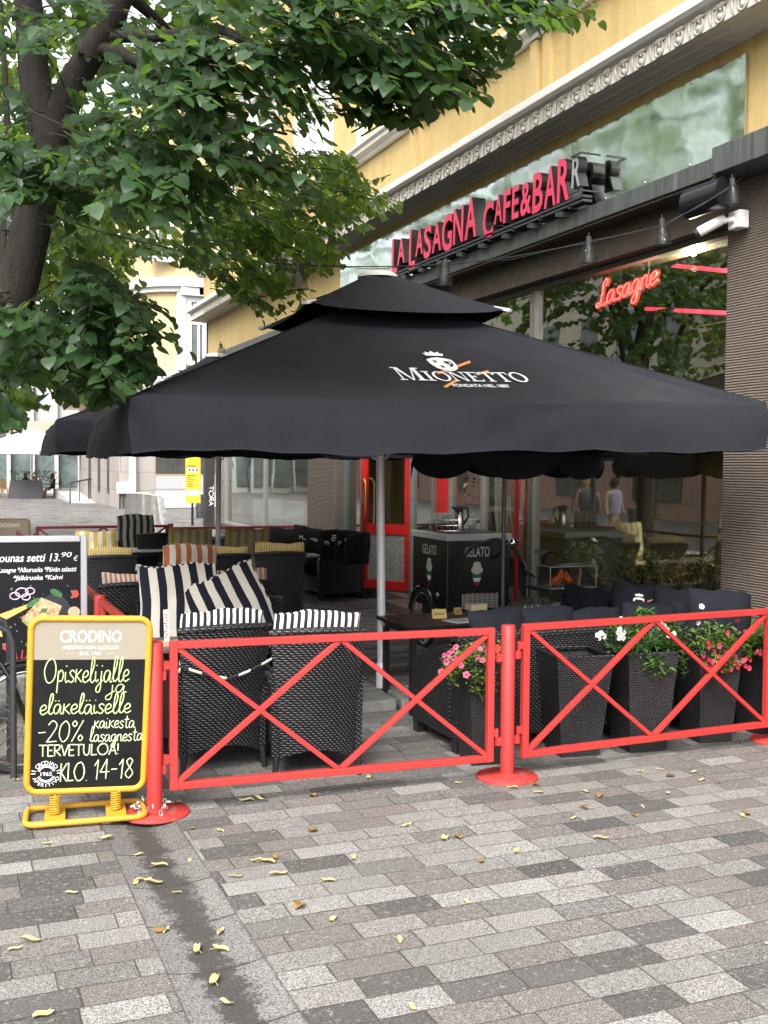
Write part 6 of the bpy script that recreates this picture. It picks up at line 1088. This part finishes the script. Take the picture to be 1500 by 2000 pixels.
def street_tree(x,y,label,cz,rad,n,leaf,seed,size=(.10,.15),regions=(),zmin=2.7):
    t=thing('linden_tree',label,'tree',(0,0,0),0,'street linden trees'); gg=np.random.default_rng(seed)
    MB().tube([(x,y,-.03),(x,y,.3),(x+.05,y,2.2),(x+.1,y+.1,4.2),(x,y,6.5)],[.26,.19,.16,.13,.06],14).build('trunk',BARK,t); s=[]
    for k in range(9):
        a=k*.7*PI; e=Vector((x+rad[0]*.75*math.cos(a),y+rad[1]*.75*math.sin(a),cz+.3*rad[2]*math.sin(k*2.3)))
        MB().tube([(x+.06,y,2.6+.3*k),Vector((x,y,3.2+.3*k)).lerp(e,.5)+Vector((0,0,.3)),e],[.06,.04,.01],8).build('branch',BARK,t)
    blobs=[(np.array([x+rad[0]*.62*math.cos(a),y+rad[1]*.62*math.sin(a),cz+rad[2]*.55*math.sin(a*2.7+seed)]),gg.uniform(.40,.62)) for a in np.linspace(0,2*PI,13)]+[(np.array([x,y,cz+rad[2]*.5]),.7)]
    for _ in range(n):
        c,k=blobs[gg.integers(len(blobs))]; v=nrmv(gg.normal(0,1,3)); p=c+v*np.array(rad)*k*gg.uniform(.35,1)**.5
        if p[2]<zmin: continue
        d=v.copy(); d[2]*=.3; s.append((p,d+gg.normal(0,.35,3)*np.array([1,1,.3])))
    for poly,z0,z1,m_ in regions: s+=spray_region(poly,z0,z1,m_,(x,y,cz),gg)
    foliage('crown',s,leaf,t,size=size,nl=11,tw=.62,droop=.3,seed=seed,keep=CLEAR_[3:]); return t
street_tree(-.2,17.0,'second linden tree further back at the left, fine bright green leaves below the near branches',7.4,(2.7,3.2,4.6),820,LEAF2,21,(.085,.13),[([(-60,560),(200,600),(255,640),(230,720),(120,745),(90,790),(-60,800)],13.5,18.5,150),([(110,740),(230,735),(260,752),(150,770)],14,17,26),([(100,330),(560,300),(560,460),(420,480),(250,500),(170,560),(60,560)],13,18.5,190),([(-60,200),(250,200),(250,500),(-60,560)],13,18.5,120)])
street_tree(-.3,28.5,'third linden tree far back at the left, mostly hidden by the nearer trees',5.3,(2.6,3.0,2.6),420,LEAF2,22,(.13,.19))
street_tree(-7.8,14.5,'linden tree across the street, seen only mirrored in the shop windows',7.5,(3.4,3.6,5.0),520,LEAF2,23,(.15,.22)); street_tree(-9.2,21.5,'farther linden tree across the street, seen only mirrored in the shop windows',7.5,(3.4,3.6,5.0),520,LEAF2,24,(.15,.22)); street_tree(-8.9,4.0,'nearest linden tree across the street, seen only mirrored in the metal panel',6.2,(3.0,3.0,3.0),300,LEAF2,25,(.15,.22))
# ------------------------------------------------------------------ fallen bracts and leaves on the paving
lv=[(430,1848),(418,1910),(440,1952),(280,1715),(300,1720),(325,1812),(345,1738),(460,1715),(310,1815),(270,1665),(310,1686),(265,1722),(90,1650),(140,1746),(60,1840),(30,1856),(85,1985),(205,1640),(430,1815),(385,1850),(370,1677),(545,1710),(500,1684),(520,1685),(535,1678),(585,1773),(650,1798),(640,1722),(690,1678),(610,1625),(430,1624),(375,1620),(480,1566),(505,1562),(720,1520),(610,1556),(790,1615),(800,1612),(868,1640),(895,1637),(1005,1665),(1145,1548),(1170,1556),(1140,1580),(1255,1577),(1305,1551),(1370,1526),(1355,1510),(1450,1595),(1458,1592),(1405,1530),(1290,1505),(1310,1518),(1250,1508),(912,1763),(940,1685),(805,1970),(780,1838),(1010,1665),(1050,1550),(20,1505),(30,1525),(60,1520),(130,1580),(345,1570),(520,1385),(720,1385),(1000,1540),(1030,1530),(1045,1535),(895,1530),(1240,1595),(330,1600),(1175,1640),(1120,1600)]
lf0={}; rr=random.Random(12)
def bract(kind):
    L=.075 if kind else .05; m=MB(); n=7
    def f(u,v): w=.0125*math.sin(PI*min(1,.08+u*.92))**.6*(1 if kind else 1.6); return (L*(u-.5),(2*v-1)*w,.006+.009*math.sin(PI*u)*(.25 if kind else 1)+.006*(2*v-1)**2+.004*math.sin(7*u))
    m.grid(f,n,2); m.tube([(L*.1,0,.012),(L*.25,.012,.008),(L*.45,.022,.006)],.001,4); return m
for i,(px,py) in enumerate(lv):
    p=G(px,py); k=rr.random()<.72; nm='fallen_bract' if k else 'fallen_leaf'
    if k not in lf0: o=lf0[k]=bract(k).build(nm,FALLEN if k else FALLENB)
    else: o=lf0[k].copy(); COL.objects.link(o)
    s=rr.uniform(.6,1.3); o.scale=(s,s*rr.uniform(.8,1.3),s); o.location=(p.x,p.y,.001 if not (.8<p.x<1.2) else -.016); o.rotation_euler=(rr.uniform(-.12,.12),rr.uniform(-.1,.1),rr.uniform(0,6.28)); tag(o,'pale yellow fallen linden bract lying on the granite paving' if k else 'small brown curled leaf lying on the granite paving','leaf','fallen bracts on the paving' if k else 'brown leaves on the paving')
# ------------------------------------------------------------------ across the square
def rbox(mb,x0,x1,y0,y1,z0,z1,r,n=8):
    """block with its near left corner rounded"""
    P=[(x0+r-r*math.cos(a),y0+r-r*math.sin(a)) for a in np.linspace(0,PI/2,n)]+[(x1,y0),(x1,y1),(x0,y1)]
    k=len(P); mb.add([(*p,z0) for p in P]+[(*p,z1) for p in P],[tuple(range(k))[::-1],tuple(range(k,2*k))]+[(i,(i+1)%k,k+(i+1)%k,k+i) for i in range(k)]); return mb
FYY=47.5
T2=thing('corner_block','pale yellow building with a rounded corner and grey granite ground floor across the square','building',(0,0,0))
rbox(MB(),7.15,30,FYY,62,0,5.6,.05).build('granite_base',GRAN,T2); rbox(MB(),8.15,30,FYY+.1,61.5,5.75,18,2.4,14).build('upper_wall',CREAMP,T2)
for z0,z1,e in ((5.60,5.74,.35),(5.741,6.05,.15),(9.55,9.75,.25),(9.751,10.0,.45),(10.001,10.15,.3)): rbox(MB(),8.15-e-(.0 if z0>6 else .6),30.1,FYY-e+.1,61.6,z0,z1,2.4+e,14).build('cornice',WPLAS,T2)
def ywin(px0,px1,py0,py1,label='window',Y=FYY+.1,grid=True):
    a,b=FY(px0,py1,Y),FY(px1,py0,Y); f=MB(); x0,x1,z0,z1=a.x,b.x,a.z,b.z; 
    for c,d in (((x0-.3,z0-.2),(x0,z1+.25)),((x1,z0-.2),(x1+.3,z1+.25)),((x0,z1),(x1,z1+.25)),((x0,z0-.2),(x1,z0))): f.bb((c[0],Y-.12,c[1]),(d[0],Y+.1,d[1]))
    f.bb((x0-.5,Y-.35,z1+.251),(x1+.5,Y+.1,z1+.6)); zm=z0+(z1-z0)*.62; f.bb((x0,Y-.06,zm),(x1,Y+.02,zm+.12)); f.bb(((x0+x1)/2-.05,Y-.06,z0),((x0+x1)/2+.05,Y+.02,zm))
    if grid:
        for k in range(1,5): f.bb((x0+(x1-x0)*k/5-.025,Y-.05,zm+.12),(x0+(x1-x0)*k/5+.025,Y+.01,z1))
        for k in range(1,4): f.bb((x0,Y-.045,zm+.12+(z1-zm-.12)*k/4),(x1,Y+.005,zm+.15+(z1-zm-.12)*k/4))
    o=f.build(label,mat('soft white frame',(.52,.52,.51),.6),T2); MB().bb((x0,Y-.01,z0),(x1,Y-.003,z1)).build('pane',mat('dim sash glass',(.10,.11,.11),.15,spec=.5,var=.4,vscale=1),o); return o
ywin(373,402,592,705); ywin(408,432,592,705); ywin(373,402,380,500); ywin(290,325,380,500)
m=MB(); 
for px in (362,): a=FY(px,700,FYY); m.bb((a.x-.35,FYY-.1,6.1),(a.x,FYY+.3,9.5))
m.build('pilaster',WPLAS,T2)
a,b=FY(304,930,FYY-.05),FY(404,890,FYY-.05)
m=MB(); m.bb((a.x,FYY-.06,.75),(b.x+1.5,FYY+.0,.85)); m.bb((a.x,FYY-.08,.86),(b.x+1.5,FYY-.02,1.45)); m.build('grey_panel',mat('grey panel',(.34,.345,.35),.5),T2); m=MB(); m.bb((a.x,FYY-.07,.05),(b.x+1.5,FYY-.01,.74)); m.build('white_plinth',WHT,T2)
f=MB(); f.bb((a.x,FYY-.07,1.46),(b.x+1.5,FYY-.0,1.52)); f.bb((a.x,FYY-.07,3.2),(b.x+1.5,FYY-.0,3.3)); fo=f.build('shop_window',mat('wooden sill',(.35,.24,.12),.5),T2); MB().bb((a.x,FYY-.04,1.53),(b.x+1.5,FYY-.03,3.19)).build('pane',mat('dim shop glass',(.05,.05,.045),.1,spec=.6,var=.5,vscale=1.2),fo)
p=FY(258,930,FYY); m=MB(); m.tube([(p.x,FYY-.15,6),(p.x,FYY-.15,.75),(p.x,FYY-.22,.55)],.16,12); m.build('drainpipe',mat('white pipe',(.6,.6,.58),.5,var=.15,vscale=4),T2); m=MB(); q=FY(240,957,FYY); m.bb((q.x-.28,FYY-.2,q.z-.15),(q.x+.28,FYY-.01,q.z+.35)); m.build('meter_box',mat('grey box',(.5,.5,.48),.5),T2); m=MB()
for dx in (-.15,0,.15): m.tube([(q.x+dx,FYY-.1,q.z-.15),(q.x+dx,FYY-.1,.0)],.03,6)
m.build('conduit',DGREY,T2)
sx=7.13
for y,w in ((50.5,.5),(53.5,.7),(57,.8)): MB().bb((sx-.02,y,.6 if w<.8 else 0),(sx+.05,y+w,4.2)).build('side_window',mat('dark opening',(.06,.055,.05),.4),T2)
m=MB(); m.bb((6.5,49,4.9),(7.15,62,5.15)); m.bb((6.1,50,5.16),(7.15,62,5.5)); m.build('eaves',mat('cream eaves',(.55,.42,.26),.8),T2)
# white glazed building at the end
T3=thing('glazed_building','pale building with glazed shop fronts and white columns at the far left','building',(0,0,0)); Y3=72
m=MB(); m.bb((-12,Y3,3.9),(9,Y3+8,14)); m.build('upper_wall',mat('pale concrete',(.40,.40,.39),.8,var=.06,vscale=.6),T3); m=MB()
for x in np.arange(-12,9.1,1.45): m.bb((x-.12,Y3-.35,0),(x+.12,Y3-.02,3.9)); m.bb((x-.08,Y3-.3,3.901),(x+.08,Y3-.01,14))
m.build('columns',mat('pale column',(.42,.42,.41),.7),T3); MB().bb((-12,Y3-.4,3.91),(9,Y3-.36,4.6)).build('fascia',mat('pale beige fascia',(.40,.35,.27),.7),T3)
for x in np.arange(-12,8.5,1.45): o=MB().bb((x+.14,Y3+.0,.4),(x+1.31,Y3+.05,3.6)).build('shop_pane',mat('pale mirrored glass',(.12,.15,.15),.12,spec=.8,var=.6,vscale=1.0),T3)
MB().bb((-12,Y3+.06,0),(9,Y3+7.9,3.89)).build('ground_floor',mat('pale inside',(.40,.41,.38),.8),T3)
# far cafe: white parasol, people, planter box
def far_parasol(px,py,z,label,r=2.6):
    p=D(px,py,z); t=thing('white_parasol',label,'parasol',(p.x,p.y,0)); h=p.z; m=MB()
    for k in range(4):
        A=Matrix.Rotation(k*PI/2+.35,3,'Z'); m.add([A@Vector((-r,-r,h-1.15)),A@Vector((r,-r,h-1.15)),A@Vector((.05,-.05,h)),A@Vector((-.05,-.05,h)),A@Vector((-r,-r,h-1.42)),A@Vector((r,-r,h-1.42))],[(0,1,2,3),(4,5,1,0)])
    m.build('canopy',WHT,t); MB().tube([(0,0,0),(0,0,h)],.04,8).build('pole',ALU,t); m=MB(); A=Matrix.Rotation(.35,3,'Z')
    for k in range(6): m.add([A@Vector((-.8+.22*k+dx,-r-.012,h-1.36+dz)) for dx,dz in ((0,0),(.16,0),(.16,.10),(0,.10))],[(0,1,2,3)])
    m.build('lettering',mat('grey print',(.2,.2,.22),.6),t); return t
far_parasol(62,838,60,'white square parasol over the far cafe at the left edge')
p=D(100,980,35)
def person(name,label,nodes,edges,mt,loc,rz,extras=()):
    me=bpy.data.meshes.new(name); me.from_pydata([n[:3] for n in nodes],edges,[]); me.materials.append(mt); o=bpy.data.objects.new(name,me); COL.objects.link(o); sk=o.modifiers.new('skin','SKIN'); 
    me.skin_vertices.new() if not me.skin_vertices else None
    for i,n in enumerate(nodes): v=me.skin_vertices[0].data[i]; v.radius=(n[3],n[3] if len(n)<5 else n[4]); v.use_root=(i==0)
    o.modifiers.new('sub','SUBSURF').levels=1; o.modifiers['sub'].render_levels=2; o.location=loc; o.rotation_euler=(0,0,rz); tag(o,label,'person')
    for nm,mb,m_ in extras: mb.build(nm,m_,o)
    return o
SIT=[(0,0,.50,.14,.12),(0,-.03,.72,.15,.11),(0,-.02,.98,.16,.11),(0,0,1.10,.06),(0,.02,1.22,.085,.10),(0,.02,1.33,.075,.09),(.19,0,1.02,.06),(.24,.05,.78,.045),(.14,.28,.74,.035),(-.19,0,1.02,.06),(-.24,.05,.78,.045),(-.14,.28,.74,.035),(.10,.40,.50,.075),(.11,.44,.08,.05),(-.10,.40,.50,.075),(-.11,.44,.08,.05),(.11,.55,.05,.04),(-.11,.55,.05,.04)]
SE=[(0,1),(1,2),(2,3),(3,4),(4,5),(2,6),(6,7),(7,8),(2,9),(9,10),(10,11),(0,12),(12,13),(13,16),(0,14),(14,15),(15,17)]
def headgear(hood,hair): m=MB(); m.lathe([(.0,1.40),(.06,1.385),(.10,1.32),(.105,1.24),(.085 if not hood else .12,1.17 if not hood else 1.05)],(0,.0,0),14); return [('hair' if not hood else 'headscarf',m,hair)]
def shirt(): m=MB(); m.lathe([(.155,.52),(.17,.75),(.185,.98),(.13,1.09),(.07,1.12)],n=16,M=Matrix.Diagonal((1.15,.85,1))); return m
p=G(50,970); person('person','man in a dark grey shirt seated with his back to us at the far cafe',SIT,SE,SKIN,(p.x,p.y,0),R(-20),headgear(0,mat('brown hair',(.08,.045,.025),.7))+[('shirt',shirt(),mat('dark grey shirt',(.05,.05,.06),.8))])
p=G(72,968); person('person','person in dark red seated beyond the plants at the far cafe',SIT,SE,SKIN,(p.x,p.y+1.5,0),R(160),headgear(0,mat('dark hair',(.02,.015,.012),.7))+[('shirt',shirt(),mat('dark red shirt',(.12,.02,.03),.8))])
p=G(103,972); person('person','person with a red headscarf and black clothes seated at the far cafe table',SIT,SE,SKIN,(p.x,p.y,0),R(70),headgear(1,mat('red headscarf',(.22,.02,.03),.8))+[('shirt',shirt(),mat('black shirt',(.012,.012,.014),.8))])
p=G(45,972); t=thing('planter_box','dark grey planter box in front of the seated man at the far cafe','planter',(p.x+.1,p.y-1.0,0),R(-15)); MB().prism([(-.95,0),(.95,0),(.8,1.0),(-.8,1.0)],(0,.25,0),(1,0,0),(0,0,1),.5).build('box',mat('dark grey box',(.055,.058,.065),.6),t,bevel=.02); m=MB(); leaf_cloud(m,[(random.uniform(-.8,1.6),random.uniform(-.2,.5),random.uniform(.95,1.5)) for _ in range(220)],.16,5); m.build('foliage',LEAF,t)
p=G(85,970); t=thing('cafe_table','small dark cafe table with glasses between the seated people','table',(p.x,p.y,0)); MB().bb((-.9,-.4,.72),(.9,.4,.76)).build('table_top',DGREY,t); 
for s in (-.6,.6): MB().tube([(s,0,0),(s,0,.72)],.05,8).build('leg',BLK,t)
for k,px in enumerate((-60,12)):
    p=G(18 if k else -8,972); t=thing('wooden_chair',['slatted wooden chair outside the left edge at the far cafe','slatted wooden chair with a cream seat at the far cafe'][k],'chair',(p.x,p.y,0),R(-60)); wd=mat('varnished wood',(.30,.17,.07),.5); MB().bb((-.3,-.3,.42),(.3,.3,.48)).build('seat',CREAMP,t); m=MB()
    for q in range(6): m.bar((-.26+.1*q,-.3,.48),(-.26+.1*q,-.48,1.05),.05,.025)
    m.build('backrest',wd,t)
    for sx in (-1,1):
        for sy in (-1,1): MB().tube([(sx*.27,sy*.27,.42),(sx*.32,sy*.36,0)],.03,6).build('leg',wd,t)
p,q=G(137,983),G(132,950); t=thing('handrail','black steel handrail on the ramp beside the granite corner','railing',(p.x,p.y,0)); d=Vector((q.x-p.x,min(q.y-p.y,7),0)); m=MB(); m.tube([(0,0,.0),(0,0,1.0),d+Vector((0,0,1.5)),d+Vector((0,0,.3))],.04,8)
for k in range(1,7): v=d*(k/7); m.tube([v+Vector((0,0,.05*k)),v+Vector((0,0,1+.07*k))],.022,6)
m.build('rail',DGREY,t); tag(MB().add([(p.x+.1,p.y,0),(7.1,p.y,0),(7.1,p.y+9,.5),(p.x+.1,p.y+9,.5),(p.x+.1,p.y+9,0),(7.1,p.y+9,0)],[(0,1,2,3),(0,3,4),(1,5,2)]).build('ramp',mat('pale concrete ramp',(.40,.39,.37),.85,var=.1)),kind='structure')
t=None
for px,py,z0,lb in ((275,1012,0,'dark grey steel bollard left of the silver cover'),(391,1012,0,'dark grey steel bollard right of the yellow timetable')):
    p=G(px,py); 
    if t is None: t=o=thing('bollard',lb,'bollard',(p.x,p.y,0),0,'steel bollards on the square'); MB().lathe([(.15,0),(.15,.86),(.14,.88),(0,.885)],n=16).build('post',DGREY,t); MB().lathe([(.152,.74),(.152,.78)],n=16).build('band',BLK,t)
    else: o=copy_tree(t); o.location=(p.x,p.y,0); o['label']=lb
# yellow stop sign
p=G(377,1026); t=thing('timetable_post','yellow public transport information post with printed panels','information sign',(p.x,p.y,0),R(-18)); q=FY(373,893,p.y); hh=q.z+.25; MB().bb((-.24,-.04,.72),(.24,.04,hh)).build('panel',mat('yellow sign',(.75,.48,.03),.45),t,bevel=.01); MB().tube([(-.02,0,0),(-.02,0,.72)],.04,8).build('post',BLK,t); MB().bar((.06,0,.72),(.14,0,.35),.05,.02).build('stay',BLK,t)
m=MB(); m.bb((-.18,-.044,1.72),(.18,-.041,1.86)); m.bb((-.2,-.044,.95),(.2,-.041,1.15)); m.build('white_print',mat('pale print',(.75,.76,.72),.5),t); m=MB()
for k in range(6): m.bb((-.18,-.047,1.25+.07*k),(-.18+.3*(.6+.4*math.sin(k*3)),-.044,1.27+.07*k))
for k in range(3): m.bb((-.14+.12*k,-.047,1.76),(-.08+.12*k,-.044,1.82))
m.bb((-.17,-.047,1.9),(.1,-.044,1.93)); m.build('small_print',DGREY,t)
p=G(325,1012); t=thing('yellow_sign','small folded yellow sign behind the silver cover','sign',(G(328,990).x,G(328,990).y,0)); MB().box((0,0,1.0),(.35,.05,.5),(0,.15,0)).build('panel',mat('yellow sign',(.75,.48,.03),.45),t); MB().tube([(0,0,0),(0,0,.8)],.03,6).build('post',BLK,t)
p=G(316,1050); t=thing('silver_cover','crinkled silver plastic cover standing behind the far fence','cover',(p.x,p.y+2.5,0),R(-22)); m=MB(); m.grid(lambda u,v:((lambda a,h:((.62-.10*h)*math.cos(a)*(1+.06*math.sin(9*a+3*h)),(.4)*math.sin(a)*(1+.08*math.sin(7*a)),h*1.12-.10*max(0,math.cos(a))*h))(2*PI*u,v)),40,10); m.grid(lambda u,v:(.52*v*math.cos(2*PI*u),.4*v*math.sin(2*PI*u),1.12+.05*(1-v)-.10*max(0,math.cos(2*PI*u))*v),40,3); m.build('plastic_sheet',mat('crinkled silver foil',(.70,.71,.70),.22,.75,bump=.5,bscale=5),t)
p=G(408,1030); t=thing('lighting_column','black steel column with white scribbled graffiti before the far shop window','post',(p.x,p.y,0)); MB().bb((-.16,-.12,0),(.16,.12,5)).build('column',mat('black column',(.03,.032,.032),.5,var=.4,vscale=3),t,bevel=.02); m=MB(); hand_into(m,'TORA',(-.02-.0,-.125,1.30),(0,0,-1),(1,0,0),.13,width=.62,r=.012); m.build('graffiti',WHITEINK,t)
for px,py,z in ((10,1000,15),):
    pass
# other side of the street: only mirrored in the windows and the metal panel
T4=thing('street_building','pinkish stone building across the street, seen only as a reflection in the windows','building',(0,0,0)); XW=-13.5
m=MB(); m.bb((XW-6,-12,0),(XW,75,4.6)); m.build('stone_base',GRANP,T4); m=MB(); m.bb((XW-6,-12,4.85),(XW-.1,75,10.6)); m.build('upper_wall',mat('pale rendered wall',(.58,.52,.42),.85,var=.1,vscale=.7),T4); MB().bb((XW-6,-12,4.601),(XW+.35,75,4.849)).build('cornice',GPLAS,T4)
for k in range(14):
    y=-9+6.0*k; f=MB(); f.bb((XW+.005,y,.7 if k%3 else .05),(XW+.04,y+3.1,3.5)); fo=f.build('shop_window',mat('dark shop glass',(.03,.035,.035),.08,spec=.8),T4); f=MB(); f.bb((XW+.041,y+1.5,.05),(XW+.09,y+1.6,3.5)); f.bb((XW+.041,y,2.6),(XW+.085,y+3.1,2.7)); f.build('mullion',mat('ochre frame',(.30,.17,.06),.5),fo)
    for z in (6.1,):
        for dy in (0,3.0): f=MB(); f.bb((XW-.1,y+dy,z),(XW-.05,y+dy+1.4,z+2.3)); f.build('upper_window',mat('sash glass',(.12,.14,.15),.1,spec=.7),T4); 
for y,lb in ((24,'white banner along the cafe terrace across the street, seen in the window'),): 
    t=thing('cafe_banner',lb,'banner',(-9.5,y,0)); MB().bb((-.02,-2.2,.15),(.02,2.2,.95)).build('banner_cloth',WHT,t)
    for s in (-2.2,2.2): MB().tube([(0,s,0),(0,s,1.0)],.03,6).build('post',BLK,t)
o=None
for y in (14,19,24.5,30):
    o=copy_tree(bpy.data.objects['bollard']); o.location=(-5.2,y,0); tag(o,'dark steel bollard along the middle of the street, seen mirrored in the large window','bollard','steel bollards mirrored in the window')
STD=[(0,0,.92,.15,.11),(0,0,1.12,.13,.10),(0,0,1.36,.17,.11),(0,0,1.48,.06),(0,.02,1.58,.085,.10),(0,.02,1.70,.075,.09),(.20,0,1.40,.06),(.25,.0,1.12,.045),(.26,.08,.86,.035),(-.20,0,1.40,.06),(-.25,.0,1.12,.045),(-.26,.08,.86,.035),(.09,.05,.50,.07),(.09,-.05,.08,.05),(-.09,-.03,.50,.07),(-.09,-.15,.08,.05),(.09,.10,.04,.04),(-.09,.0,.04,.04)]
def up37(m): m.v=[(x,y,z+.37) for x,y,z in m.v]; return m
for (px,zz,c,hc,lb) in ((1150,0,(.10,.11,.14),(.42,.27,.10),'blond person in dark clothes walking across the street, mirrored in the large window'),(1196,1,(.42,.38,.52),(.02,.015,.012),'person in a lilac top with dark hair walking, mirrored in the large window')):
    h=FX(px,960,GX); d=ray(px,960); d.x=-d.x; s=15.0; P=h+d.normalized()*s
    person('person',lb,STD,SE,SKIN,(P.x,P.y,0),R(20+150*zz),[(n_,up37(m_),k_) for n_,m_,k_ in headgear(0,mat('hair %d'%zz,hc,.7))+[('shirt',shirt(),mat('top %d'%zz,c,.8))]])
